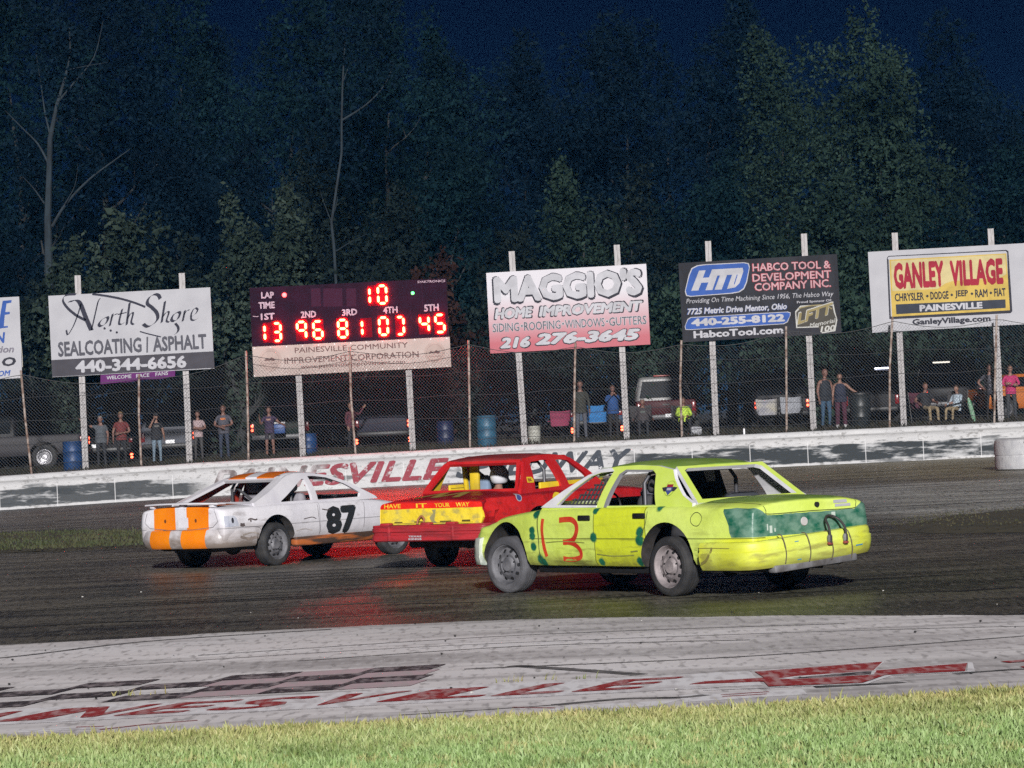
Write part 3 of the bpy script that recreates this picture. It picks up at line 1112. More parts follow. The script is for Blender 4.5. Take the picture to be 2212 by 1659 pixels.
for a, b2 in (((1416, 120), (1424, 300)), ((432, 365), (436, 420)), ((1335, 320), (1340, 390)), ((744, 520), (745, 545))):
    s.line([a, b2], 3, mdim, 1)
s.done('panel', r)
SEG = {'0': 'abcdef', '1': 'ef', '3': 'abgcd', '9': 'afbgc', '6': 'afgedc', '8': 'abcdefg', ')': 'abcd', '4': 'fgbc', '5': 'afgcd'}


def digit(ch, x, y, w, h):
    """seven-segment figure; x, y = top left in tile px"""
    sk = .05
    dy = -.046

    def q(a, b2):
        return (x + a * w + b2 * h * sk, y + b2 * h + a * w * dy)
    S = {'a': ((0, 0), (1, 0)), 'b': ((1, 0), (1, .5)), 'c': ((1, .5), (1, 1)), 'd': ((0, 1), (1, 1)), 'e': ((0, .5), (0, 1)), 'f': ((0, 0), (0, .5)), 'g': ((0, .5), (1, .5))}
    mb = MB()
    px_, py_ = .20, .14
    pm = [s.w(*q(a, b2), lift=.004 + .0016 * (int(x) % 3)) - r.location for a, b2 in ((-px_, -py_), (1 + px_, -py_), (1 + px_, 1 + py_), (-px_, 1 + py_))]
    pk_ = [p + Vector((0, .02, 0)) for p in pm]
    mb.add(pm + pk_, [(0, 3, 2, 1), (0, 1, 5, 4), (1, 2, 6, 5), (2, 3, 7, 6), (3, 0, 4, 7)], 1)  # backing plate added for the digit's painted glow
    for c in SEG[ch]:
        a, b2 = S[c]
        hz = a[1] == b2[1]
        g = .06 if not hz else .10
        A = (a[0] + (g * 1.0 if hz else 0), a[1] + (0 if hz else g * .8))
        B = (b2[0] - (g * 1.0 if hz else 0), b2[1] - (0 if hz else g * .8))
        p0, p1 = s.w(*q(*A), lift=.035) - r.location, s.w(*q(*B), lift=.035) - r.location
        dd = (p1 - p0).normalized()
        nn = Vector((dd.z, 0, -dd.x)) * .036
        ln_ = [p0, p0 + dd * .04 + nn, p1 - dd * .04 + nn, p1, p1 - dd * .04 - nn, p0 + dd * .04 - nn]
        bk_ = [q_ + Vector((0, .03, 0)) for q_ in ln_]
        mb.add(ln_ + bk_, [(0, 1, 2, 3, 4, 5), (0, 6, 7, 1), (1, 7, 8, 2), (2, 8, 9, 3), (3, 9, 10, 4), (4, 10, 11, 5), (5, 11, 6, 0)])
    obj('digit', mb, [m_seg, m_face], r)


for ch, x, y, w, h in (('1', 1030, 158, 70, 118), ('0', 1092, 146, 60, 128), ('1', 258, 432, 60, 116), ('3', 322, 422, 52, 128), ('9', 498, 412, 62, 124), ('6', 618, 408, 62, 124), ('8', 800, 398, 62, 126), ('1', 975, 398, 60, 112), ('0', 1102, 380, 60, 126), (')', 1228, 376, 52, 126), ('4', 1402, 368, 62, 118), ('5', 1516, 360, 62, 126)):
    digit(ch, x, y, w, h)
for c, rr, mt in (((405, 212), 17, m_led_r), ((1350, 198), 13, m_led_g)):
    mb = MB()
    mb.ellipsoid(s.w(*c, lift=.02) - r.location, (rr / 3.016 * .885 / 71.7,) * 3, 12, 8)
    obj('lamp', mb, mt, r)
# banner below, part of the scoreboard
s = Sign(tB, (168, 594), (1622, 520), (180, 815), YS_ - .01, M('cream_banner', (.39, .315, .29), .7, c2=(.33, .265, .24), ns=1.2), thick=.03)  # cream cloth with the digits' red spill mixed into its colour
bt = ink('banner_brown', (.13, .075, .07))
s.text('PAINESVILLE COMMUNITY', (482, 640), (1315, 598), 40, bt, .01, 0, 1)
s.text('IMPROVEMENT CORPORATION', (407, 720), (1395, 670), 46, bt, .01, 0, 1)
s.text('www.painesvilleimprovement.com', (525, 764), (1295, 724), 38, bt, .01, 0, 1)
for cx, cy, rr in ((300, 690, 86), (1512, 636, 78)):
    s.disc((cx, cy), rr, ink('seal_pale', (.40, .31, .28)), 1, 28)
    s.disc((cx, cy), rr * .78, ink('seal_mid', (.30, .21, .19)), 2, 28)
    s.disc((cx, cy), rr * .74, ink('seal_pale', (.40, .31, .28)), 3, 28)
    s.poly([[(cx - 45, cy + 8), (cx - 30, cy - 12), (cx - 5, cy - 6), (cx + 10, cy - 20), (cx + 40, cy - 5), (cx + 30, cy + 8), (cx, cy + 3)]], bt, 4)
    s.line([(cx - 45, cy + 26), (cx, cy + 30), (cx + 45, cy + 24)], 7, ink('seal_mid', (.30, .21, .19)), 4)
for i in range(13):
    x = 185 + i * 118
    for y0 in (604, 806):
        s.disc((x, y0 - (x - 180) * .0515), 4.5, ink('grommet', (.75, .75, .75)), 2, 8)
s.done('banner', r)
posts(r, [((636, 640), (655, 988)), ((874, 630), (892, 970))])

# -- Maggio's
m = NT('maggio_face', .5)
X, Y, Z = m.xyz()
m.base(m.mix(m.rng(m.math('SUBTRACT', Z, m.math('MULTIPLY', X, .01)), 4.35 - bz(1.9, 99), 5.75 - bz(1.9, 99)), (.30, .030, .052), (.42, .405, .44)))
r = sign_root('billboard', 'pink to white billboard with big outlined MAGGIO\'S HOME IMPROVEMENT lettering', P(1240, 950, 99).x, GB)
s = Sign(tC, (102, 322), (1182, 260), (130, 866), YS_, m.m)
wh = ink('letter_white', (.40, .40, .43))
s.text("MAGGIO'S", (152, 541), (1168, 482), 200, blk, .075, .0, 1, .02)
s.text("MAGGIO'S", (158, 528), (1158, 470), 186, wh, .060, .0, 2)
s.text('HOME', (154, 640), (425, 625), 82, blk, .075, .2, 1, .03)
s.text('HOME', (160, 635), (418, 620), 72, wh, .055, .2, 2)
s.text('IMPROVEMENT', (452, 624), (1168, 582), 80, blk, .075, .2, 1, .03)
s.text('IMPROVEMENT', (458, 618), (1160, 577), 70, wh, .055, .2, 2)
for t, x0, x1 in (('SIDING', 148, 326), ('ROOFING', 360, 605), ('WINDOWS', 636, 902), ('GUTTERS', 934, 1184)):
    yb = 723 - (x0 - 148) * .0545
    yc = 723 - (x1 - 148) * .0545
    s.text(t, (x0 - 3, yb + 2), (x1 + 3, yc + 2), 62, wh, .05, 0, 1)
    s.text(t, (x0, yb), (x1, yc), 57, dk, 0, 0, 2)
for x in (343, 621, 918):
    s.disc((x, 690 - (x - 148) * .0545), 11, wh, 1, 12)
    s.disc((x, 690 - (x - 148) * .0545), 6, dk, 2, 12)
for t, x0, x1, yb, yc, h in (('216', 190, 405, 838, 828, 82), ('276-3645', 428, 1150, 815, 778, 86)):
    s.text(t, (x0, yb), (x1, yc), h, blk, .085, .22, 1, .03)
    s.text(t, (x0 + 6, yb - 5), (x1 - 6, yc - 5), h - 8, wh, .062, .22, 2)
s.done('panel', r)
posts(r, [((1105, 543), (1134, 962)), ((1332, 529), (1354, 948))])

# -- Habco
r = sign_root('billboard', 'black billboard with blue HTD badge and gold emblem', P(1640, 950, 99).x, GB)
s = Sign(tD, (138, 350), (1090, 295), (165, 825), YS_, M('sign_vinyl_black', (.014, .014, .018), .6, c2=(.024, .024, .030), ns=2.5, spec=.12, bump=.25, bs=3, st=(1, 1, .5)))
pw, rb = ink('pale', (.38, .38, .41)), ink('badge_blue', (.035, .085, .30))


def blob(pts, g):
    cx, cy = sum(p[0] for p in pts) / len(pts), sum(p[1] for p in pts) / len(pts)
    return [(p[0] + g * (1 if p[0] > cx else -1), p[1] + g * (1 if p[1] > cy else -1)) for p in pts]


bd = [(190, 542), (182, 515), (205, 425), (222, 385), (255, 368), (300, 362), (530, 350), (556, 356), (562, 378), (545, 460), (528, 500), (500, 520), (455, 528), (215, 547)]
s.poly([blob(bd, 5)], pw, 1)
s.poly([bd], rb, 2)
s.poly([[(215, 516), (262, 395), (302, 393), (285, 438), (322, 436), (340, 388), (524, 378), (528, 400), (505, 470), (480, 495), (430, 505), (460, 420), (430, 421), (398, 508), (355, 510), (388, 424), (372, 425), (342, 511), (300, 513), (318, 466), (276, 468), (258, 514)]], pw, 3)
s.poly([[(470, 478), (488, 420), (494, 420), (476, 477)]], rb, 4)
for t, a, b2, h in (('HABCO TOOL &', (585, 400), (1050, 380), 46), ('DEVELOPMENT', (585, 462), (1055, 438), 46), ('COMPANY INC.', (598, 518), (1053, 492), 46)):
    s.text(t, (a[0] - 3, a[1] + 2), (b2[0] + 3, b2[1] + 2), h + 4, ink('outline_red', (.40, .04, .06)), .035, 0, 1)
    s.text(t, a, b2, h, ink('pale_pink', (.42, .27, .29)), .012, 0, 2)
s.text('Providing On Time Machining Since 1956, The Habco Way', (186, 602), (1070, 556), 38, pw, 0, .25, 1)
s.text('Proud Sponsor Of:', (850, 596), (1058, 583), 18, pw, .02, 0, 1)
s.text('7725 Metric Drive Mentor, Ohio', (190, 668), (792, 634), 46, rb, .05, .2, 1)
s.text('7725 Metric Drive Mentor, Ohio', (193, 666), (790, 632), 43, pw, .035, .2, 2)
pl = [(184, 746), (180, 728), (196, 690), (215, 678), (790, 645), (808, 650), (806, 668), (790, 700), (768, 712), (210, 747)]
s.poly([blob(pl, 4)], pw, 1)
s.poly([pl], rb, 2)
s.text('440-255-8122', (216, 731), (778, 700), 47, pw, .06, 0, 3)
s.text('HabcoTool.com', (230, 802), (768, 772), 44, pw, .04, 0, 1)
gold, pg = ink('gold', (.23, .19, .09)), ink('grey_silver', (.40, .40, .38))
em = [(838, 640), (870, 605), (960, 600), (1070, 598), (1078, 640), (1092, 690), (1080, 758), (1000, 772), (985, 735), (845, 740)]
s.poly([em], pg, 1)
s.poly([blob(em, -7)], ink('emblem_dark', (.06, .055, .045)), 2)
s.text('LFTT', (848, 722), (1072, 650), 72, pg, .05, .2, 3)
s.text('LFTT', (853, 719), (1068, 648), 64, gold, .04, .2, 4)
s.text('Memorial', (925, 738), (1082, 705), 26, pg, .01, .2, 5)
s.text('100', (990, 766), (1080, 755), 36, pg, .03, .2, 5)
s.line(spline([(860, 622), (930, 606), (1010, 602), (1060, 625)], 5), 7, gold, 3)
s.done('panel', r)
posts(r, [((1529, 521), (1547, 940)), ((1736, 505), (1757, 924))])

# -- Ganley
r = sign_root('billboard', 'white billboard with yellow framed panel and tall red GANLEY VILLAGE capitals', P(2060, 900, 99).x, GB)
s = Sign(tE, (205, 185), (2212, 72), (262, 1225), YS_, None, (0, 1.035))
s.poly([[(480, 1045), (448, 262), (470, 236), (1985, 158), (2012, 175), (2062, 945), (2040, 972), (505, 1050)], [(470, 285), (500, 1015), (1985, 925), (2018, 928), (1995, 190), (1975, 172), (475, 246), (456, 265)]], blk, 1)
s.poly([[(480, 285), (1985, 203), (2030, 935), (515, 1018)]], ink('sign_yellow', (.46, .33, .08)), 2)
s.poly([[(500, 300), (1970, 218), (1985, 470), (1900, 520), (1290, 560), (1200, 590), (1100, 660), (520, 690)]], ink('sign_cream', (.46, .39, .20)), 3)
rd = ink('sign_red', (.27, .018, .034))
s.text('GANLEY', (545, 670), (1190, 635), 345, rd, .055, 0, 4)
s.text('VILLAGE', (1270, 632), (1950, 600), 340, rd, .055, 0, 4)
for t, x0, x1 in (('CHRYSLER', 552, 925), ('DODGE', 1010, 1243), ('JEEP', 1328, 1495), ('RAM', 1585, 1745), ('FIAT', 1830, 1978)):
    s.text(t, (x0, 824 - (x0 - 552) * .051), (x1, 824 - (x1 - 552) * .051), 104, blk, .03, 0, 4)
for x, y in ((968, 752), (1283, 738), (1542, 722), (1785, 712)):
    s.poly([[(x - 20, y), (x, y - 20), (x + 20, y), (x, y + 20)]], blk, 4)
s.poly([[(570, 985), (1976, 905), (1972, 795), (562, 860)]], ink('plate_dark', (.035, .04, .055)), 4)
s.text('PAINESVILLE', (870, 952), (1680, 912), 86, ink('letter_white', (.40, .40, .43)), .05, 0, 5)
s.text('GanleyVillage.com', (778, 1148), (1786, 1098), 100, blk, .045, 0, 1)
s.done('panel', r)
posts(r, [((1932, 503), (1952, 917)), ((2139, 494), (2162, 905))])

# ================================================================== TREES
m = NT('leaves', .7)
oi = m.n('ShaderNodeObjectInfo')
geo = m.n('ShaderNodeNewGeometry')
m.b.inputs['Specular IOR Level'].default_value = .25


def leafmat(name, a, b2):
    m = NT(name, .75)
    geo = m.n('ShaderNodeNewGeometry')
    k = m.noise(.35, detail=3)
    c = m.mix(geo.outputs['Random Per Island'], a, b2)
    c = m.mix(m.rng(k, .4, .62), c, tuple(q * .6 for q in a))
    m.base(c)
    m.b.inputs['Specular IOR Level'].default_value = .1
    tr = m.n('ShaderNodeBsdfTranslucent')
    m.link(c, tr.inputs['Color'])
    ad = m.n('ShaderNodeMixShader')
    ad.inputs[0].default_value = .45
    m.link(m.b.outputs[0], ad.inputs[1])
    m.link(tr.outputs[0], ad.inputs[2])
    m.link(ad.outputs[0], m.nt.nodes['Material Output'].inputs['Surface'])
    return m.m


LM = [leafmat('blue_green_leaves', (.0052, .0215, .0270), (.0115, .038, .043)), leafmat('haze_blue_leaves', (.0030, .0135, .0260), (.0070, .0240, .0410)), leafmat('green_leaves', (.024, .050, .037), (.052, .088, .064)),  # the bluest set carries the far trees' blue fade in its colour
      leafmat('pale_leaves', (.036, .060, .046), (.085, .115, .090)), leafmat('dull_leaves', (.013, .024, .023), (.028, .044, .040)), leafmat('red_glow_leaves', (.040, .020, .018), (.065, .034, .026))]  # reddish set: scoreboard glow on the foliage put into leaf colour
m_bark = M('pale_bark', (.014, .024, .032), .9, c2=(.006, .010, .014), ns=5, st=(1, 1, .3))
m_bark2 = M('dark_bark', (.02, .022, .022), .9)


def crown_mesh(name, n, size, lobes, leaf, seed, mat, fill=.5):
    """leaf faces gathered in twig clumps through a lobed volume; size = (rx, ry, height), origin at crown base"""
    rg = np.random.default_rng(seed)
    rx, ry, hh = size
    L_ = []
    for i in range(lobes):
        t = (i + .5) / lobes
        z = hh * (.08 + .86 * t)
        env = (1 - abs(2 * t - .95) ** 2.6 * .62) * (1 if t < .75 else 1 - (t - .75) * .9)
        a = rg.uniform(0, 2 * np.pi)
        rr = rg.uniform(.15, .62) * env
        L_.append((math.cos(a) * rr * rx, math.sin(a) * rr * ry, z, rg.uniform(.34, .60) * env * (rx + ry) / 2, max(hh / lobes * rg.uniform(1.0, 1.9), rx * .33)))
    L_.append((0, 0, hh * .5, rx * .45, hh * .42))
    nc = n // 9
    ci = rg.integers(0, len(L_), nc)
    LA = np.array(L_)[ci]
    d = rg.normal(size=(nc, 3))
    d /= np.linalg.norm(d, axis=1)[:, None]
    rad = rg.uniform(fill, 1.08, nc)[:, None]
    cen = LA[:, :3] + d * rad * np.stack([LA[:, 3], LA[:, 3], LA[:, 4]], 1)
    k = 9
    pos = np.repeat(cen, k, 0) + rg.normal(size=(nc * k, 3)) * leaf * 1.5
    N = nc * k
    u = rg.normal(size=(N, 3))
    u /= np.linalg.norm(u, axis=1)[:, None]
    w = rg.normal(size=(N, 3))
    w = np.cross(u, w)
    w /= np.linalg.norm(w, axis=1)[:, None] + 1e-9
    sz = (leaf * rg.lognormal(0, .3, N))[:, None]
    V = np.stack([pos - u * sz, pos + w * sz * .55, pos + u * sz, pos - w * sz * .55], 1).astype(np.float32)
    me = bpy.data.meshes.new(name)
    me.vertices.add(N * 4)
    me.vertices.foreach_set('co', V.ravel())
    me.loops.add(N * 4)
    me.loops.foreach_set('vertex_index', np.arange(N * 4, dtype=np.int32))
    me.polygons.add(N)
    me.polygons.foreach_set('loop_start', (np.arange(N) * 4).astype(np.int32))
    me.update(calc_edges=True)
    me.materials.append(mat)
    return me


def trunk_mesh(name, h, r0, seed, mat, limbs=6, lean=0., zig=.25, spread=1.):
    rg = random.Random(seed)
    mb = MB()
    pts = []
    x = y = 0.
    for i in range(9):
        t = i / 8
        pts.append((x, y, h * t))
        x += rg.uniform(-zig, zig) + lean * h / 8
        y += rg.uniform(-zig, zig)
    mb.tube(pts, [r0 * (1 - .85 * i / 8) for i in range(9)], 8)
    for k in range(limbs):
        i = rg.randint(2, 7)
        p = Vector(pts[i])
        a = rg.uniform(0, 6.28)
        l = h * rg.uniform(.16, .34) * spread
        q = [p]
        for s_ in range(1, 5):
            q.append(p + Vector((math.cos(a) * l * s_ / 4, math.sin(a) * l * s_ / 4 * .7, l * (.75 * s_ / 4 + .15 * (s_ / 4) ** 2))) + Vector((rg.uniform(-.12, .12), rg.uniform(-.1, .1), 0)))
        rr = r0 * (1 - .85 * i / 8) * .6
        mb.tube(q, [rr, rr * .75, rr * .5, rr * .3, rr * .12], 6)
        q2 = [q[2], q[2] + Vector((-math.sin(a) * l * .25, math.cos(a) * l * .2, l * .3)), q[2] + Vector((-math.sin(a) * l * .4, math.cos(a) * l * .3, l * .6))]
        mb.tube(q2, [rr * .4, rr * .25, rr * .08], 5)
    me_o = obj(name, mb, mat)
    return me_o


CR = {}


def tree(px, ptop, Y, w, mat, label, proto, trunk=m_bark2, base_frac=.12, group='trees beyond the parked vehicles', name='tree', leaf=.17, dens=120, th=None, seed=0, squash=1.0, fill=.5):
    """tree standing at distance Y whose top reaches pixel row ptop at column px; w = crown width in metres"""
    t = P(px, ptop, Y)
    zb = bz(t.x, Y)
    H = t.z - zb
    o = thing(name, label, 'tree' if name == 'tree' else 'bush', (t.x, Y, zb), 0, group)
    ch = H * (1 - base_frac)
    cov = w * ch
    w *= 1.18
    c = link('crown', crown_mesh('crown', int(dens * cov), (w / 2., w / 2. * squash, ch), 9 if ch > 6 else 7, leaf, 100 + seed * 7 + proto, mat, fill), o)
    c.location = (0, 0, H * base_frac)
    tr = trunk_mesh('trunk', H * (th or .72), .10 + H * .008, seed + 11, trunk, spread=.62)
    tr.parent = o
    return o


def G_(l):
    return l


# column px, top px, distance, crown width, material, look
TREES = [
    (30, -140, 128, 9, 0, 'tall dark tree filling the top left corner', 1), (215, -190, 132, 9, 1, 'tall dark tree behind the bare pale trunk', 2), (390, -120, 138, 8, 0, 'dark blue tree right of the bare pale trunk', 3),
    (480, 60, 146, 8, 1, 'dim blue tree below the gap of sky at upper left', 4), (640, -60, 130, 9, 0, 'broad blue green tree with grey branches over the scoreboard', 5), (800, -30, 128, 9.5, 0, 'tall blue green tree with its crown reaching the top edge', 6),
    (915, 60, 134, 7, 0, 'blue green tree at the right of the tall pair over the scoreboard', 7), (985, 130, 150, 10, 1, 'faint blue tree in the sky gap right of the scoreboard trees', 8), (1110, 150, 146, 10, 1, 'dim rounded blue tree behind the pink billboard', 9),
    (1190, 110, 142, 9, 1, 'narrow dark blue tree above the pink billboard', 1), (1320, 30, 138, 9, 1, 'blue conical tree with pointed top left of the tallest centre tree', 2), (1430, 90, 140, 9, 1, 'low blue tree between two taller crowns', 3), (1540, -10, 140, 9.5, 1, 'tall blue tree right of centre reaching the top edge', 4),
    (1690, 80, 124, 8, 2, 'green tree with ragged double top above the black billboard', 5), (1805, 72, 120, 7, 2, 'green tree with narrow spire top above the yellow billboard', 6), (1880, 135, 118, 7, 2, 'brightest green tree with a stepped right side', 7), (1950, 330, 117, 6.5, 2, 'green tree forming the low right shoulder of the bright group', 8),
    (2010, 90, 136, 10, 1, 'faint dark blue tree behind the bright green group', 9), (2120, 150, 140, 10, 1, 'dark blue tree near the upper right corner', 1), (2200, 330, 126, 9, 0, 'low dark tree at the right edge', 2),
    (-170, 40, 126, 9, 0, 'tall dark tree just beyond the left edge', 3), (-330, 90, 124, 9, 1, 'second dark tree beyond the left edge', 4), (2330, 260, 126, 9, 0, 'dark tree just beyond the right edge', 5), (2480, 200, 128, 9, 1, 'second dark tree beyond the right edge', 6), (2640, 260, 126, 9, 0, 'third dark tree beyond the right edge', 7),
    (1225, 370, 116, 6, 2, 'mid green rounded tree behind the pink billboard', 3), (1345, 390, 118, 5.5, 4, 'dull green tree right of the rounded one over the pink billboard', 4), (1130, 500, 114, 5, 4, 'dull bushy tree between scoreboard and pink billboard', 5),
    (1480, 420, 122, 6, 0, 'dark blue green tree behind the gap between pink and black billboards', 6), (1600, 360, 122, 7, 0, 'dark tree rising behind the black billboard', 7), (1760, 400, 114, 6.5, 2, 'mid green tree behind the right half of the black billboard', 8), (1900, 460, 113, 6, 2, 'leafy green tree behind the yellow panel billboard', 9), (2060, 470, 115, 6.5, 0, 'dark bushy tree behind the top of the yellow panel billboard', 1), (2170, 560, 114, 6, 0, 'dark bush tree at the right edge behind the last billboard', 2),
    (700, 330, 120, 7, 4, 'dull grey green tree rising behind the scoreboard', 3), (830, 420, 118, 6, 4, 'dull tree behind the right half of the scoreboard', 4), (360, 330, 122, 7, 1, 'dark tree behind the right post of the calligraphic billboard', 5), (520, 330, 124, 7, 1, 'dark tree between calligraphic billboard and scoreboard', 6), (90, 330, 120, 7, 1, 'dark tree under the bare trunk at far left', 7), (960, 330, 124, 7, 0, 'blue green tree right of the scoreboard', 8),
]
for i, (px, pt, Y, w, mi, lb, pr) in enumerate(TREES):
    tree(px, pt, Y, w, LM[mi], lb, pr, seed=i + 1, base_frac=.10, leaf=.075 if Y < 126 else .08, dens=190 if Y < 126 else 165)
# front rank of leafy bushes just beyond the vehicles
BUSH = [
    (250, 452, 106, 4.2, 3, 'pale leafed bushy sapling beside the left post of the calligraphic billboard', 21), (150, 520, 107, 3.8, 3, 'small pale leafed bush left of the calligraphic billboard', 22), (500, 430, 106, 3.0, 3, 'pale upright sapling with loose sprays left of the scoreboard', 23), (590, 415, 107, 3.2, 3, 'pale sapling with a tall loose spray over the scoreboard label LAP', 24),
    (650, 520, 108, 4.0, 4, 'dull bush peeping over the scoreboard', 25), (790, 540, 108, 4.2, 4, 'dull bush behind the middle of the scoreboard', 26), (930, 555, 106.5, 3.6, 5, 'bush with red scoreboard glow in its leaf colour over the right corner of the scoreboard', 27), (400, 520, 108, 4.0, 4, 'dark bush between the two left billboards', 28),
    (60, 640, 108, 4.5, 4, 'dark bush in the gap left of the calligraphic billboard', 29), (505, 640, 108, 4, 4, 'dark bush in the gap left of the scoreboard', 30), (1020, 640, 108, 4.4, 4, 'dark bush right of the scoreboard', 31), (1440, 620, 108, 4.2, 2, 'green bush in the gap right of the pink billboard', 32), (1845, 640, 108, 4.4, 2, 'green bush in the gap left of the yellow panel billboard', 33),
    (1190, 770, 109, 5, 4, 'dark undergrowth bush below the pink billboard', 34), (1390, 780, 109, 5, 2, 'dark undergrowth bush between pink and black billboards', 35), (1640, 780, 109, 5, 2, 'undergrowth bush below the black billboard', 36), (1840, 770, 109, 5, 2, 'undergrowth bush below the gap of the right billboards', 37), (2060, 750, 109, 5, 2, 'undergrowth bush below the yellow panel billboard', 38), (2190, 740, 109, 5, 4, 'undergrowth bush at the right edge', 39),
    (90, 800, 110, 5, 1, 'dark undergrowth bush at the left edge', 40), (330, 800, 110, 5, 4, 'dark undergrowth bush below the purple banner', 41), (560, 800, 110, 5, 4, 'dark undergrowth bush left of the scoreboard posts', 42), (770, 800, 110, 5, 4, 'dark undergrowth bush between the scoreboard posts', 43), (960, 790, 110, 5, 4, 'dark undergrowth bush right of the scoreboard posts', 44),
]
for i, (px, pt, Y, w, mi, lb, pr) in enumerate(BUSH):
    low = pr >= 29
    tree(px, pt, Y, w * (1.25 if low else 1), LM[mi], lb, (pr - 29) % 4 + 31 if low else (pr - 21) % 4 + 21, seed=i + 50, base_frac=.02, leaf=.085, dens=190, name='bush' if pr > 33 else 'tree', group='bushes and saplings behind the fence', th=.6)
# bare pale trunks that catch the light
for px, pb, pt, Y, lb, sd in ((103, 640, 120, 112, 'bare pale trunk with long rising limbs at the left', 5), (742, 620, 60, 113, 'slender pale trunk rising behind the scoreboard', 9)):
    b2 = P(px, pb, Y)
    t_ = P(px, pt, Y)
    zb = bz(b2.x, Y)
    o = thing('tree', lb, 'tree', (b2.x, Y, zb), 0, 'trees beyond the parked vehicles')
    mb = MB()
    loc = Vector(o.location)

    def L3(lst, dy=0):
        return [P(a, b3, Y) - loc + Vector((0, dy * i, 0)) for i, (a, b3) in enumerate(lst)]
    if px < 200:
        mb.tube([Vector((0, 0, 0))] + L3([(105, 560), (103, 470), (106, 380), (108, 300), (122, 230), (140, 170), (152, 120), (150, 60)]), [.16, .14, .12, .10, .085, .06, .045, .03, .02], 8)
        for lst, r0 in (([(112, 490), (140, 440), (190, 385), (240, 345), (275, 318)], .09), ([(103, 350), (80, 310), (45, 275), (5, 235)], .07), ([(96, 440), (70, 405), (45, 380)], .05), ([(108, 290), (95, 240), (85, 180), (72, 110)], .06), ([(125, 220), (160, 175), (200, 120), (218, 40)], .06), ([(150, 150), (190, 140), (230, 132)], .03), ([(140, 440), (160, 400), (165, 350)], .03)):
            mb.tube(spline([tuple(q) for q in L3(lst, .2)], 4), [r0 * .62 * (1 - .8 * i / (4 * (len(lst) - 1))) for i in range(4 * (len(lst) - 1) + 1)], 6)
    else:
        mb.tube([Vector((0, 0, 0))] + L3([(725, 600), (722, 540), (716, 480), (738, 330), (738, 260), (740, 180), (745, 90)]), [.06, .05, .05, .045, .04, .035, .03, .015], 8)
        for lst, r0 in (([(738, 260), (790, 225), (830, 180), (850, 130)], .06), ([(722, 545), (760, 520), (790, 505)], .03), ([(716, 480), (700, 440), (690, 410)], .03), ([(718, 470), (728, 430), (720, 400)], .03), ([(740, 180), (755, 140), (780, 120)], .03)):
            mb.tube(spline([tuple(q) for q in L3(lst, .2)], 4), [r0 * .62 * (1 - .8 * i / (4 * (len(lst) - 1))) for i in range(4 * (len(lst) - 1) + 1)], 6)
    obj('trunk', mb, m_bark, o)
    cm = crown_mesh('crown', 5000, (3.6, 2.5, 9), 9, .075, 77 + sd, LM[1], .3)
    c = link('crown', cm, o)
    c.location = (.5, 1.0, P(px, 420, Y).z - zb)

# ================================================================== NIGHT AIR
m = bpy.data.materials.new('night_haze')
m.use_nodes = True
nt = m.node_tree
nt.nodes.remove(nt.nodes['Principled BSDF'])
pv = nt.nodes.new('ShaderNodeVolumePrincipled')
pv.inputs['Color'].default_value = (.11, .44, 1.0, 1)
pv.inputs['Density'].default_value = .00019
pv.inputs['Anisotropy'].default_value = 0.0
nt.links.new(pv.outputs[0], nt.nodes['Material Output'].inputs['Volume'])
mb = MB()
mb.box((0, 720, 15.0), (1900, 1640, 34.0))
hz_ = obj('haze', mb, m, sharp=0)
tag(hz_, 'thin bluish night air over the track and trees', kind='stuff')
# ================================================================== RACE CARS
m_tyre = M('tyre_rubber', (.016, .016, .018), .8, c2=(.035, .034, .034), ns=6, bump=.3, bs=50)
m_tyred = M('dusty_tyre', (.055, .055, .062), .85, c2=(.10, .10, .11), ns=5, bump=.3, bs=50)
m_rim = M('dusty_steel_rim', (.30, .265, .27), .6, .15, c2=(.17, .15, .155), ns=7, bump=.2, bs=30)
m_rimg = M('grey_steel_rim', (.17, .17, .185), .6, .2, c2=(.09, .09, .10), ns=7, bump=.2, bs=30)
m_hole = M('dark_void', (.006, .006, .007), .9)
m_inner = M('bare_interior', (.022, .022, .026), .85, c2=(.05, .05, .055), ns=4)
m_well = M('wheel_well_dirt', (.014, .013, .013), .95, c2=(.035, .03, .028), ns=8)
m_cage = M('roll_cage_steel', (.10, .10, .11), .5, .5)
m_seat = M('grey_seat_cloth', (.17, .17, .20), .85, c2=(.11, .11, .13), ns=8)
m_net = M('window_net_webbing', (.03, .03, .035), .8)
m_metal = M('bent_grey_metal', (.30, .30, .32), .5, .5, c2=(.16, .15, .15), ns=6, bump=.5, bs=9)
m_blkpl = M('black_plastic', (.012, .012, .013), .45)


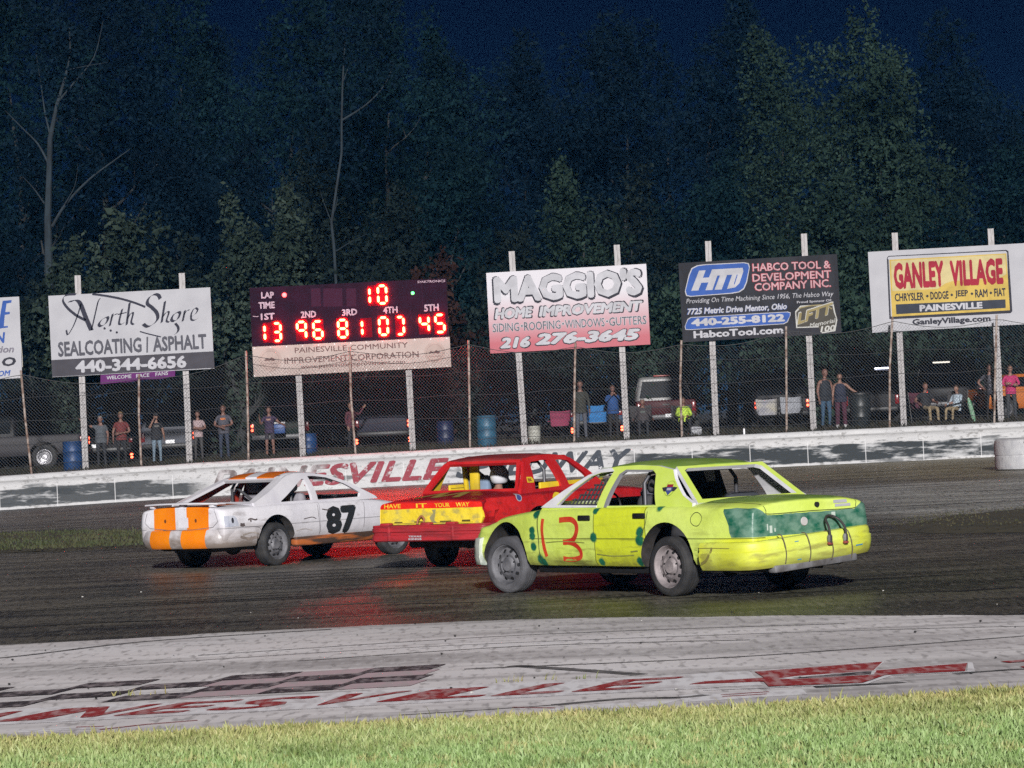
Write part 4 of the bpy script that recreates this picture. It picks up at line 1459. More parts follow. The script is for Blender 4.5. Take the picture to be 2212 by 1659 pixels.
def make_wheel(root, x, y, r, w, side, rim, tyre, steer=0., rimr=.72, holes=10):
    """wheel part: drum mesh with tyre and rim as sub-parts; side = +1 when the outside faces +y"""
    mb = MB()
    mb.lathe([(0, -w * .3), (r * .5, -w * .3), (r * .5, w * .2), (0, w * .2)], axis='Y', n=20)
    o = obj('wheel', mb, m_hole, root)
    o.location = (x, y, r)
    o.rotation_euler = (0, 0, R(steer) + (0 if side > 0 else math.pi))
    k = rimr
    mb = MB()
    prof = [(r * k, -w * .42), (r * (k + .05), -w * .47), (r * .80, -w * .52), (r * .92, -w * .49), (r * .975, -w * .42), (r, -w * .34), (r, -w * .12), (r * .985, -w * .11), (r * .985, -w * .06), (r, -w * .05), (r, w * .05), (r * .985, w * .06), (r * .985, w * .11), (r, w * .12), (r, w * .34), (r * .975, w * .42), (r * .92, w * .49), (r * .88, w * .50), (r * .86, w * .525), (r * .80, w * .53), (r * .72, w * .515), (r * (k + .05), w * .47), (r * k, w * .42)]
    mb.lathe(prof, axis='Y', n=40)
    obj('tyre', mb, tyre, o, sharp=35)
    mb = MB()
    p2 = [(r * k * 1.02, -w * .3), (r * k * 1.02, w * .43), (r * k * 1.0, w * .46), (r * k * .95, w * .44), (r * k * .90, w * .33), (r * k * .84, w * .20), (r * k * .74, w * .17), (r * k * .66, w * .24), (r * k * .52, w * .30), (r * k * .40, w * .27), (r * k * .34, w * .33), (r * k * .30, w * .42), (r * k * .12, w * .43), (0.001, w * .43)]
    mb.lathe(p2, axis='Y', n=40, mi=0)
    for i in range(holes):
        a = 2 * math.pi * i / holes
        c = Vector((math.cos(a) * r * k * .70, w * .215, math.sin(a) * r * k * .70))
        rad = r * k * .085
        pts = [c + Vector((math.cos(t * math.pi / 5) * rad, .004 + .02 * (math.hypot(math.cos(t * math.pi / 5) * rad + c.x, math.sin(t * math.pi / 5) * rad + c.z) < r * k * .70), math.sin(t * math.pi / 5) * rad)) for t in range(10)]
        mb.add(pts, [tuple(range(10))], 1)
    for i in range(5):
        a = 2 * math.pi * i / 5 + .3
        mb.lathe([(.001, w * .36), (.008, w * .36), (.009, w * .28)], (math.cos(a) * r * k * .43, 0, math.sin(a) * r * k * .43), 'Y', 6, 1)
    obj('rim', mb, [rim, m_hole], o, sharp=30)
    return o


def section(w, zb, zs, zt, soft):
    s = soft
    half = [(0, zb), (.5 * w, zb), (.82 * w, zb), (.94 * w, zb + .02), (.985 * w, zb + .08), (.997 * w, zb + .32 * (zs - zb)), (w, zb + .55 * (zs - zb)), (.995 * w, zs - .20 * (1 if s > .5 else .8)), (w * (.995 - .010 * s), zs - .10 - .02 * s), (w * (.990 - .022 * s), zs - .045), (w * (.975 - .03 * s), zs - .014), (w * (.945 - .03 * s), zs), (w * .84, zs + .30 * (zt - zs)), (w * .66, zs + .66 * (zt - zs)), (w * .35, zs + .93 * (zt - zs)), (0, zt)]
    return half


def boolean(o, cutters):
    for c in cutters:
        md = o.modifiers.new('cut', 'BOOLEAN')
        md.operation = 'DIFFERENCE'
        md.solver = 'EXACT'
        md.object = c
    dg = bpy.context.evaluated_depsgraph_get()
    me = bpy.data.meshes.new_from_object(o.evaluated_get(dg))
    o.modifiers.clear()
    o.data = me
    for c in cutters:
        bpy.data.objects.remove(c)
    return o


def car_body(root, st, mats, wells, cav, soft=1., fn=None, n=5):
    st = spline(st, n)
    rings = []
    for x, w, zb, zs, zt in st:
        h = section(w, zb, zs, zt, soft)
        ring = [Vector((x, y, z)) for y, z in h] + [Vector((x, -y, z)) for y, z in h[-2:0:-1]]
        if fn:
            ring = [fn(v) for v in ring]
        rings.append(ring)
    mb = MB()
    mb.loft(rings, True, True)
    o = obj('body', mb, mats, None, sharp=0, merge=True)
    cut = []
    for wx, wz, wr, ww in wells:
        for sd in (1, -1):
            cb = MB()
            a, b2 = sorted((sd * ww, sd * 1.4))
            pr = [(0.001, a), (wr, a), (wr, b2), (0.001, b2)]
            cb.lathe(pr, (wx, 0, wz), 'Y', 40, 1)
            cut.append(obj('cut', cb, mats, None, sharp=0, merge=True))
    x0, x1, hw, z0 = cav
    cb = MB()
    cb.rbox(((x0 + x1) / 2, 0, z0 + 1), (x1 - x0, hw * 2, 2), .12, None, 2)
    cut.append(obj('cut', cb, mats, None, sharp=0, merge=True))
    boolean(o, cut)
    me = o.data
    me.polygons.foreach_set('use_smooth', [True] * len(me.polygons))
    me.set_sharp_from_angle(angle=R(32))
    o.parent = root
    return o


def densify(lp, d=.07):
    out = []
    for a, b2 in zip(lp, lp[1:] + lp[:1]):
        n = max(1, int(math.hypot(b2[0] - a[0], b2[1] - a[1]) / d))
        out += [(a[0] + (b2[0] - a[0]) * i / n, a[1] + (b2[1] - a[1]) * i / n) for i in range(n)]
    return out


def frame(name, root, outer, holes, mapf, t, mats, inner=0, d=.07, edge=0):
    """sheet-metal frame with window openings: 2-D outline and holes mapped into space, t thick; inner face may be another paint"""
    loops = [densify(l, d) for l in [outer] + holes]
    pts, tri = poly_tris(loops)
    mb = MB()
    n = len(pts)
    A = [mapf(p[0], p[1], 0) for p in pts]
    B = [mapf(p[0], p[1], t) for p in pts]
    mb.add(A, tri, 0)
    mb.add(B, [q[::-1] for q in tri], inner)
    o_ = 0
    vs = A + B
    fs = []
    for l in loops:
        k = len(l)
        fs += [(o_ + i, o_ + (i + 1) % k, n + o_ + (i + 1) % k, n + o_ + i) for i in range(k)]
        o_ += k
    mb.add(vs, fs, edge)
    ob = obj(name, mb, mats, root, sharp=0, merge=True)
    return ob


def roof(root, curve, wr, mat, t=.03, crown=.035, name='roof'):
    cv = spline(curve, 6)
    rings = []
    for i, (x, z) in enumerate(cv):
        e = min(i, len(cv) - 1 - i)
        cr = crown
        tp = [(-wr - .012, z - .035), (-wr - .004, z - .012), (-wr * .97, z), (-wr * .85, z + cr * .4), (-wr * .5, z + cr * .85), (0, z + cr), (wr * .5, z + cr * .85), (wr * .85, z + cr * .4), (wr * .97, z), (wr + .004, z - .012), (wr + .012, z - .035)]
        bt = [(y * .97, q - t) for y, q in tp[::-1]]
        rings.append([Vector((x, y, q)) for y, q in tp + bt])
    mb = MB()
    mb.loft(rings, True, True)
    return obj(name, mb, mat, root, sharp=40, merge=True)


class Proj:
    """drops flat lettering and patches on to car panels along a fixed direction"""

    def __init__(s, objs):
        s.b = []
        for o in objs:
            bm = bmesh.new()
            bm.from_mesh(o.data)
            s.b.append(BVHTree.FromBMesh(bm))
            bm.free()

    def pt(s, kind, a, b2, lift):
        o, d = {'R': (Vector((a, -3, b2)), Vector((0, 1, 0))), 'L': (Vector((a, 3, b2)), Vector((0, -1, 0))), 'T': (Vector((-5, a, b2)), Vector((1, 0, 0))), 'U': (Vector((a, b2, 4)), Vector((0, 0, -1)))}[kind]
        best = None
        for t in s.b:
            h = t.ray_cast(o, d)
            if h[0] is not None and (best is None or h[3] < best[1]):
                best = (h[0], h[3])
        return best[0] - d * lift if best else None

    def put(s, name, parent, kind, vs, fs, mat, lift=.004, grid=.06):
        bm = bmesh.new()
        bv = [bm.verts.new((q[0], q[1], q[2] if len(q) > 2 else 0)) for q in vs]
        for f in fs:
            try:
                bm.faces.new([bv[i] for i in f])
            except ValueError:
                pass
        x0, x1 = min(v[0] for v in vs), max(v[0] for v in vs)
        y0, y1 = min(v[1] for v in vs), max(v[1] for v in vs)
        for ax_, lo, hi in ((0, x0, x1), (1, y0, y1)):
            q = lo + grid
            while q < hi - .005:
                g = bm.verts[:] + bm.edges[:] + bm.faces[:]
                no = (1, 0, 0) if ax_ == 0 else (0, 1, 0)
                co = (q, 0, 0) if ax_ == 0 else (0, q, 0)
                bmesh.ops.bisect_plane(bm, geom=g, plane_co=co, plane_no=no, dist=1e-5)
                q += grid
        dead = []
        for v in bm.verts:
            p = s.pt(kind, v.co.x, v.co.y, lift + v.co.z)
            if p is None:
                dead.append(v)
            else:
                v.co = p
        bmesh.ops.delete(bm, geom=dead, context='VERTS')
        me = bpy.data.meshes.new(name)
        bm.to_mesh(me)
        bm.free()
        me.materials.append(mat)
        return link(name, me, parent)


def text_at(t, a0, a1, b0, b1, bold=0., shear=0., flip=False):
    v, f = text2d(t, bold, shear)
    if flip:
        return [(a1 - (a1 - a0) * x, b0 + (b1 - b0) * y, z) for x, y, z in v], [q[::-1] for q in f]
    return [(a0 + (a1 - a0) * x, b0 + (b1 - b0) * y, z) for x, y, z in v], f


def circ(cx, cy, rx, ry=None, n=20):
    ry = ry or rx
    return [(cx + rx * math.cos(2 * math.pi * i / n), cy + ry * math.sin(2 * math.pi * i / n)) for i in range(n)]


def bumper(root, half, prof, mat, name='bumper', sharp=30):
    """half: (x, y) path from the centre outwards; prof: (out, z) closed ring"""
    hp = spline(half, 5)
    path = [(x, -y) for x, y in hp[::-1]] + hp[1:]
    rings = []
    for i, p in enumerate(path):
        a, b2 = path[max(i - 1, 0)], path[min(i + 1, len(path) - 1)]
        dx, dy = b2[0] - a[0], b2[1] - a[1]
        l = math.hypot(dx, dy) or 1
        nx, ny = -dy / l, dx / l            # outward (towards -x at the centre)
        if i == 0 or i == len(path) - 1:
            pass
        rings.append([Vector((p[0] + nx * o, p[1] + ny * o, z)) for o, z in prof])
    mb = MB()
    mb.loft(rings, True, True)
    return obj(name, mb, mat, root, sharp=sharp, merge=True)


def seat(root, x, y, z, mat=None, head=True):
    mb = MB()
    rt = Matrix.Rotation(R(-14), 3, 'Y')
    mb.rbox((x, y, z + .40), (.16, .50, .62), .07, rt)
    mb.rbox((x + .28, y, z + .08), (.50, .50, .17), .07)
    if head:
        mb.rbox((x - .10, y, z + .82), (.11, .27, .20), .05, rt)
        for s_ in (-.06, .06):
            mb.tube([(x - .07, y + s_, z + .66), (x - .10, y + s_, z + .80)], .008, 6)
    return obj('seat', mb, mat or m_seat, root, sharp=50)


def cage(root, x, zt, hw, zb=.35):
    mb = MB()
    for sy in (-1, 1):
        mb.tube([(x, sy * hw, zb), (x, sy * hw, zt - .12), (x, sy * (hw - .10), zt), (x, 0, zt)], .024, 8)
        mb.tube([(x, sy * hw * .95, zb + .5), (x + 1.2, sy * hw * .98, zb + .45)], .022, 8)
    mb.tube([(x, -hw * .9, zb + .15), (x, hw * .85, zt - .1)], .022, 8)
    return obj('roll_cage', mb, m_cage, root, sharp=50)


def undertray(root, x0, x1, hw, z, mat=None):
    mb = MB()
    mb.rbox(((x0 + x1) / 2, 0, z), (x1 - x0, hw * 2, .10), .04)
    for sy in (-.35, .35):
        mb.tube([(x0, sy, z - .05), (x1, sy, z - .05)], .03, 6)
    mb.tube([(0, -.7, .30), (0, .7, .30)], .05, 8)
    mb.ellipsoid((0, 0, .30), (.14, .14, .13), 10, 8)
    return obj('undercarriage', mb, mat or m_well, root, sharp=40)


GC = 'race cars on the track'
# ------------------------------------------------------------------ lime sedan, number 13
m = NT('lime_paint', .38)
X, Y, Z = m.xyz()
n1 = m.noise(1.6, detail=6)
n2 = m.noise(6, (1, 1, 1.6), detail=4, rough=.55)
n3 = m.noise(3, (.5, 1, 4), detail=5, rough=.6)
lime = m.mix(m.rng(n1, .38, .62), (.55, .68, .11), (.62, .75, .17))
door = m.math('MULTIPLY', m.math('MULTIPLY', m.rng(X, .33, .34), m.rng(m.math('SUBTRACT', X, m.math('MULTIPLY', Z, -.02)), 1.25, 1.24)), m.rng(Z, 1.02, 1.01))
lime = m.mix(door, lime, (.60, .68, .035))
lime = m.mix(m.math('MULTIPLY', m.rng(X, -.55, -1.0), m.rng(Z, .66, .64)), lime, (.62, .66, .05))
# darker green hood and deck: weak light on flat tops put into colour
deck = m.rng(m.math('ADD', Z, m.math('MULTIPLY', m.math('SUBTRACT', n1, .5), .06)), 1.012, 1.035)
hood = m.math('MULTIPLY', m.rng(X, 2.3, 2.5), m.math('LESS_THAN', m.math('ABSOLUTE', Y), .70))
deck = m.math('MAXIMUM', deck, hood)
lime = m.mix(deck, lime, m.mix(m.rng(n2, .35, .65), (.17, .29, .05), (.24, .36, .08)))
# scratches and grime low down
lime = m.mix(m.math('MULTIPLY', m.rng(n3, .54, .64), m.rng(Z, .85, .40, .1, .65)), lime, (.18, .17, .04))
lime = m.mix(m.rng(m.math('ADD', Z, m.math('MULTIPLY', n2, .34)), .68, .46, 0, .8), lime, (.16, .14, .04))
# panel gaps and the side crease
yl = m.math('GREATER_THAN', m.math('ABSOLUTE', Y), .70)


def vline(x0, sl, z0, z1, w=.007):
    d = m.math('ABSOLUTE', m.math('SUBTRACT', m.math('ADD', X, m.math('MULTIPLY', Z, sl)), x0))
    return m.math('MULTIPLY', m.math('MULTIPLY', m.math('LESS_THAN', d, w), yl), m.math('MULTIPLY', m.math('GREATER_THAN', Z, z0), m.math('LESS_THAN', Z, z1)))


ln = m.math('MAXIMUM', m.math('MAXIMUM', vline(1.23, .0, .34, 1.0), vline(2.20, -.05, .36, .96)), m.math('MAXIMUM', vline(.30, -.05, .64, 1.0), m.math('MULTIPLY', m.math('MULTIPLY', yl, m.math('LESS_THAN', m.math('ABSOLUTE', m.math('SUBTRACT', Z, .645)), .006)), m.math('LESS_THAN', X, 2.4))))
lime = m.mix(m.math('MULTIPLY', ln, .75), lime, (.05, .06, .015))
# dark green primer blotches along the panel edges (left side)
bl_ = None
vec = m.n('ShaderNodeCombineXYZ')
m.link(X, vec.inputs[0])
m.link(Z, vec.inputs[2])
for bx, bz_, br in ((2.29, .925, .060), (1.21, .975, .058), (.11, 1.00, .062), (2.34, .74, .055), (2.34, .68, .055), (2.33, .55, .06), (1.24, .665, .068), (.42, .72, .07), (.43, .63, .075), (2.22, .40, .075), (1.14, .38, .06), (.47, .39, .06), (2.16, .37, .05)):
    d = m.n('ShaderNodeVectorMath', operation='DISTANCE')
    m.link(vec.outputs[0], d.inputs[0])
    d.inputs[1].default_value = (bx, 0, bz_)
    q = m.rng(m.math('ADD', d.outputs['Value'], m.math('MULTIPLY', m.math('SUBTRACT', n2, .5), .07)), br * 1.05, br * .70)
    bl_ = q if bl_ is None else m.math('MAXIMUM', bl_, q)
bl_ = m.math('MULTIPLY', bl_, m.math('GREATER_THAN', Y, .6))
lime = m.mix(bl_, lime, m.mix(m.rng(n2, .4, .6), (.008, .10, .055), (.02, .15, .08)))
# teal green tail panel and lamp pockets
zt_ = m.math('ADD', .885, m.math('MULTIPLY', m.rng(m.math('ABSOLUTE', Y), .66, .80), .085))
tl = m.math('MULTIPLY', m.math('MULTIPLY', m.math('GREATER_THAN', Z, .655), m.math('LESS_THAN', m.math('SUBTRACT', Z, zt_), m.math('MULTIPLY', m.math('SUBTRACT', n2, .5), .03))), m.math('LESS_THAN', m.math('SUBTRACT', X, m.math('MULTIPLY', Z, .35)), -1.27))
lime = m.mix(tl, lime, m.mix(m.rng(n2, .34, .62), (.008, .10, .06), (.14, .25, .19)))
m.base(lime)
m.bump(m.noise(2.6, (1, 1, 1.3), detail=5), .55, .04)
m_lime = m.m
m_limeroof = M('shaded_green_roof', (.19, .31, .055), .36, c2=(.26, .38, .09), ns=5)  # roof green darkened: weak light on the top put into colour
m_limeplain = M('lime_pillar', (.55, .69, .11), .38, c2=(.61, .75, .16), ns=3)
m_whitep = M('white_frame_paint', (.70, .70, .73), .45, c2=(.60, .60, .64), ns=5)
m_yelb = NT('lime_bumper', .5)
n1 = m_yelb.noise(3, (1, .5, 3), detail=5, rough=.6)
n2 = m_yelb.noise(1.7, detail=5)
X, Y, Z = m_yelb.xyz()
cc = m_yelb.mix(m_yelb.rng(n2, .4, .6), (.58, .62, .05), (.62, .70, .14))
cc = m_yelb.mix(m_yelb.rng(n1, .53, .64, 0, .7), cc, (.27, .25, .06))
cc = m_yelb.mix(m_yelb.rng(m_yelb.math('ADD', Z, m_yelb.math('MULTIPLY', n1, .34)), .64, .50, 0, .75), cc, (.14, .12, .04))
cc = m_yelb.mix(m_yelb.rng(Y, -.88, -.93, 0, .7), cc, (.52, .62, .50))
m_yelb.base(cc)
m_yelb.bump(n1, .3, .015)
m_yelb = m_yelb.m

car = thing('race_car', 'battered lime green sedan with red hand painted 13 on its doors', 'race car', (2.38, 37.01, 0), R(128.8), GC)
ST = [(-1.335, .80, .50, .93, 1.00), (-1.325, .86, .44, .945, 1.025), (-1.27, .905, .40, .96, 1.045), (-1.0, .955, .37, .985, 1.07), (-.5, .975, .34, .995, 1.075), (.3, .985, .315, 1.0, 1.06), (1.3, .985, .315, .99, 1.04), (2.2, .98, .315, .975, 1.01), (2.5, .975, .32, .945, .985), (3.0, .955, .34, .885, .94), (3.4, .91, .37, .81, .86), (3.56, .84, .40, .75, .80), (3.64, .76, .44, .70, .74)]


def dent(v):
    # crumpled left front fender and rear quarter
    k = math.exp(-((v.x - 3.05) / .35) ** 2) * (1 if v.y > .5 else 0)
    v = v.copy()
    v.y -= k * .05 * max(0, math.sin((v.z - .5) * 6))
    q = math.exp(-((v.x + .85) / .4) ** 2) * (1 if v.y > .5 else 0)
    v.y -= q * .045 * (noise.noise((v.x * 5, v.z * 6, 2)) + .35)
    q = math.exp(-((v.x - 1.0) / .9) ** 2) * (1 if v.y > .5 else 0) * math.exp(-((v.z - .5) / .14) ** 2)
    v.y -= q * .02 * (1 + noise.noise((v.x * 2.2, v.z * 3, 7)))
    if abs(v.y) > .6:
        sg = 1 if v.y > 0 else -1
        rdg = 1 - abs(noise.noise((v.x * 2.6, v.z * 4.5, 11.3)))
        v.y -= sg * .016 * max(0, rdg - .62) * 2.6 * max(0, min(1, (.95 - v.z) / .2))
        v.y -= sg * .012 * noise.noise((v.x * 5.1, v.z * 7, 4.2))
    if v.x > 3.1:
        v.z -= .03 * (1 + noise.noise((v.x * 6, v.y * 4, 2)))
        v.x += .04 * noise.noise((v.y * 5, v.z * 6, 9))
    return v


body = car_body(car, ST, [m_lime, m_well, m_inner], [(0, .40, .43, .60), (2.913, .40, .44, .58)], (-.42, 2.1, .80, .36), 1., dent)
OUT = [(2.26, .96), (2.23, 1.0), (1.88, 1.19), (1.55, 1.36), (1.35, 1.425), (1.1, 1.455), (.75, 1.465), (.4, 1.45), (.12, 1.405), (.02, 1.30), (-.20, 1.12), (-.38, 1.035), (-.38, .96)]
WF = [(1.97, 1.02), (1.77, 1.18), (1.50, 1.345), (1.35, 1.385), (1.14, 1.40), (1.25, 1.015)]
WR_ = [(1.10, 1.015), (1.00, 1.36), (.93, 1.405), (.44, 1.395), (.38, 1.36), (.23, 1.015)]


def side_map(sg, wb, wr, zb, zr):
    def f(a, b2, t):
        s_ = min(1., max(0., (b2 - zb) / (zr - zb)))
        y = wb + (wr - wb) * (s_ ** 1.55) - t
        return Vector((a, sg * y, b2))
    return f


for sg in (1, -1):
    frame('side_frame', car, OUT if sg < 0 else OUT[::-1], [WF, WR_], side_map(sg, .895, .66, .97, 1.46), .05, [m_limeplain, m_inner, m_whitep], 2, edge=2)
    # white painted windscreen pillar and window frame
    AP = [(2.25, 1.005), (1.89, 1.20), (1.56, 1.365), (1.35, 1.43), (1.20, 1.44), (1.13, 1.402), (1.35, 1.39), (1.50, 1.350), (1.77, 1.185), (1.97, 1.03), (1.25, 1.022), (1.25, 1.0), (2.12, 1.0)]
    frame('pillar', car, AP if sg < 0 else AP[::-1], [], side_map(sg, .903, .668, .97, 1.46), .012, [m_whitep], 0)
    GF = [(1.12, 1.0), (1.01, 1.37), (.93, 1.418), (.44, 1.408), (.48, 1.385), (.91, 1.393), (.965, 1.355), (1.065, 1.02), (1.07, 1.0)]
    frame('window_frame', car, GF if sg < 0 else GF[::-1], [], side_map(sg, .903, .668, .97, 1.46), .03, [M('grey_window_channel', (.22, .22, .24), .5)], 0)
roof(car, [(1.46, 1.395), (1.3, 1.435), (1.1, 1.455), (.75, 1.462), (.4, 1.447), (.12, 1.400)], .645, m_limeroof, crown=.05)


def slope_map(xb, zb, xt, zt, tx=0.):
    def f(a, b2, t):
        return Vector((xb + (xt - xb) * b2 + t * .7, a, zb + (zt - zb) * b2 - t * .7))
    return f


frame('rear_window_frame', car, [(-.83, -.03), (.83, -.03), (.655, 1.02), (-.655, 1.02)], [[(-.72, .07), (-.59, .90), (-.52, .955), (.52, .955), (.59, .90), (.72, .07)]], slope_map(-.40, 1.045, .10, 1.43), .05, [m_limeplain, m_whitep], 1, .12, edge=1)
frame('windscreen_frame', car, [(-.84, 0), (.84, 0), (.66, 1.0), (-.66, 1.0)][::-1], [[(-.76, .08), (.76, .08), (.60, .93), (-.60, .93)]], slope_map(2.25, 1.0, 1.44, 1.41), -.05, [m_whitep], 0, .12)
undertray(car, -1.1, 3.4, .72, .32)
mb = MB()
mb.rbox((1.35, .80, .285), (2.1, .10, .08), .02)
mb.rbox((1.35, -.80, .285), (2.1, .10, .08), .02)
obj('rocker_panel', mb, m_blkpl, car)
rb_ = bumper(car, [(-1.455, 0), (-1.45, .45), (-1.42, .72), (-1.36, .87), (-1.25, .955), (-1.0, .985), (-.62, .995)], [(-.10, .36), (-.02, .355), (.005, .40), (.02, .47), (.025, .545), (.005, .56), (.008, .60), (.0, .635), (-.02, .655), (-.10, .66)], m_yelb, 'rear_bumper')
fb_ = bumper(car, [(3.74, 0), (3.72, .4), (3.66, .70), (3.56, .86), (3.40, .92)], [(.10, .32), (.0, .33), (-.02, .42), (-.015, .56), (.0, .64), (.10, .67)], M('scuffed_white_bumper', (.5, .53, .48), .6, c2=(.12, .16, .13), ns=5, bump=.4, bs=12), 'front_bumper')
mb = MB()
rb_.rotation_euler = (R(-3.2), 0, 0)
mb.rbox((-1.38, .05, .33), (.12, 1.25, .085), .02, Matrix.Rotation(R(-3), 3, 'X'))
obj('bumper_beam', mb, m_metal, car)
# straps round the bumper, tow loop, deck details
for y in (.58, .22, -.12, -.42):
    mb = MB()
    mb.tube(spline([(-1.40, y, .672), (-1.462 + abs(y) * .02, y - .01, .655), (-1.486 + abs(y) * .02, y - .03, .56), (-1.482 + abs(y) * .02, y - .05, .45), (-1.45, y - .05, .355)], 4), .007, 6)
    obj('strap', mb, M('strap_wire', (.10, .085, .05), .6), car)
mb = MB()
mb.tube(spline([(-1.52, -.10, .535), (-1.50, -.10, .70), (-1.42, -.13, .80), (-1.38, -.22, .835), (-1.42, -.31, .80), (-1.50, -.34, .70), (-1.52, -.34, .55)], 6), .014, 8)
obj('tow_loop', mb, M('dark_hose', (.03, .026, .026), .6), car)
for y in (-.10, -.34):
    mb = MB()
    mb.rbox((-1.505, y, .59), (.04, .06, .09), .02)
    mb.rbox((-1.507, y, .535), (.04, .06, .03), .01, None, 1)
    obj('bolt_bracket', mb, [m_metal, M('rust_red', (.25, .05, .04), .7)], car)
mb = MB()
mb.lathe([(.001, 0), (.045, 0), (.05, .012)], (-1.352, .12, .79), 'X', 16)
obj('plug', mb, M('pale_plug', (.45, .43, .43), .6), car)
mb = MB()
mb.lathe([(.001, -.02), (.028, -.02), (.03, .02)], (-1.34, -.08, .965), 'X', 14)
obj('trunk_lock', mb, m_hole, car)
for x, zz in ((1.38, .885), (.42, .905)):
    for sg in (1, -1):
        mb = MB()
        mb.rbox((x, sg * .982, zz), (.21, .02, .058), .01)
        obj('door_handle', mb, m_blkpl, car)
for x, y, sd in ((0, .84, 1), (0, -.84, -1)):
    make_wheel(car, x, y, .335, .225, sd, m_rim, m_tyre)
make_wheel(car, 2.913, .83, .335, .225, 1, m_rimg, m_tyred, 7)
make_wheel(car, 2.913, -.83, .335, .225, -1, m_rimg, m_tyred, 7)
mb = MB()
mb.tube([(1.28, .66, .27), (.85, .70, .275)], [.05, .055], 10)
mb.tube([(.85, .70, .275), (.76, .70, .28)], [.042, .03], 10)
obj('exhaust_pipe', mb, M('pale_exhaust', (.42, .33, .31), .6), car)
mb = MB()
mb.tube(spline([(-.45, .55, .30), (-.7, .5, .25), (-.95, .5, .27), (-1.2, .5, .33)], 4), .018, 6)
obj('tail_pipe', mb, m_metal, car)
seat(car, .85, .38, .42, M('dark_seat', (.05, .05, .055), .8))
seat(car, .15, -.3, .40, M('rear_bench', (.04, .045, .055), .8), False)
cage(car, .62, 1.38, .70)
mb = MB()
mb.rbox((1.40, -.79, 1.18), (.95, .025, .36), .01, Matrix.Rotation(R(-20), 3, 'X'))
obj('window_plate', mb, m_inner, car)
# window net in the driver's window
mb = MB()
for i in range(7):
    z0 = 1.03 + i * .055
    a = 1.84 - i * .10
    mb.tube([(a, .86 - i * .028, z0), (1.26 - i * .02, .86 - i * .028, z0)], .011, 5)
for i in range(9):
    a = 1.26 + i * .065
    t = min(1., max(.12, (1.86 - a) / .62))
    mb.tube([(a, .865, 1.02), (a - .10 * t, .865 - .17 * t, 1.02 + .36 * t)], .011, 5)
obj('window_net', mb, m_net, car, sharp=0)
mb = MB()
mb.tube([(1.62, .38, .98), (2.2, .40, .90)], .02, 8)
mb.lathe([(.17, -.012), (.185, 0), (.17, .012), (.155, 0), (.17, -.012)], (1.62, .38, .98), 'X', 20)
obj('steering_wheel', mb, m_blkpl, car)
pr = Proj([body, rb_])
mred = M('red_race_number', (.48, .03, .015), .5, c2=(.55, .07, .02), ns=6)
sx = lambda px, pz: ((1840 - px) / 505. - .14, .338 + (1246 - pz) / 800.)
one = [sx(*q) for q in ((686, 815), (680, 900), (682, 1000), (695, 1090), (712, 1165))]
v, f = ribbon(spline(one, 5), .052)
pr.put('race_number', body, 'L', v, f, mred)
three = [sx(*q) for q in ((842, 828), (900, 822), (955, 825), (992, 858), (1002, 910), (988, 965), (955, 1010), (905, 1030), (868, 1032))]
v, f = ribbon(spline(three, 5), [.062] * 41)
pr.put('race_number', body, 'L', v, f, mred)
three = [sx(*q) for q in ((900, 1030), (955, 1045), (1000, 1080), (1022, 1125), (1018, 1165), (985, 1182), (920, 1192), (860, 1182))]
v, f = ribbon(spline(three, 5), .055)
pr.put('race_number', body, 'L', v, f, mred, .0045)
v, f = text_at('13', 1.5, 2.3, .42, .90, .03)
pr.put('race_number', body, 'R', v, f, mred)
pr2 = Proj([o_ for o_ in car.children if o_.name.startswith('side_frame')])
cx, cz = .05, 1.20
for lp, mt, lf in ((circ(cx, cz, .085, .085) + [], M('badge_ring', (.30, .42, .06), .5), .004), (circ(cx, cz, .078, .078), m_limeplain, .006), ([(cx + .13, cz + .01), (cx + .06, cz + .018), (cx, cz - .005), (cx - .06, cz + .018), (cx - .13, cz + .01), (cx - .09, cz - .03), (cx - .03, cz - .035), (cx + .03, cz - .035), (cx + .09, cz - .03)], blk, .008),
                   ([(cx + .05, cz + .02), (cx + .05, cz - .03), (cx, cz - .075), (cx - .05, cz - .03), (cx - .05, cz + .02)], ink('badge_navy', (.05, .07, .22)), .010), ([(cx + .052, cz + .045), (cx + .052, cz + .015), (cx - .052, cz + .015), (cx - .052, cz + .045)], ink('sign_red', (.37, .025, .05)), .012), ([(cx + .035, cz + .005), (cx + .035, cz - .02), (cx - .035, cz - .02), (cx - .035, cz + .005)], ink('pale', (.55, .55, .58)), .014)):
    pts, tr = poly_tris([lp])
    pr2.put('badge', car, 'L', pts, tr, mt, lf, .2)
for i, (a0, a1, b0, b1) in enumerate(((-.34, -.55, .965, 1.0), (-.36, -.60, .925, .955))):
    pts, tr = poly_tris([[(a0, b0), (a1, b0), (a1, b1), (a0, b1)]])
    pr.put('sticker', body, 'T', pts, tr, ink('letter_white', (.58, .58, .62)), .006)
for a0, a1, b0, b1 in ((.66, .68, .72, .79), (.60, .64, .69, .77), (.55, .57, .70, .74), (-.30, -.36, .80, .87)):
    pts, tr = poly_tris([[(a0, b0), (a1, b0), (a1, b1), (a0, b1)]])
    pr.put('scuff', body, 'T', pts, tr, ink('chip', (.50, .58, .52)), .006)
for a0, a1, b0, b1 in ((.30, .36, .60, .608), (-.56, -.68, .45, .465), (.28, .34, .40, .41)):
    pts, tr = poly_tris([[(a0, b0), (a1, b0), (a1, b1), (a0, b1)]])
    pr.put('scuff', rb_, 'T', pts, tr, ink('chip_blue', (.08, .28, .42)), .006)
for pts, w in (([(-.60, .42), (-.72, .46), (-.79, .53), (-.83, .61)], .030), ([(-.50, .60), (-.8, .605), (-1.1, .60)], .006)):
    v, f = ribbon(spline(pts, 4), w)
    pr.put('scrape', rb_, 'L', v, f, M('grime_scrape', (.20, .18, .04), .8), .006)
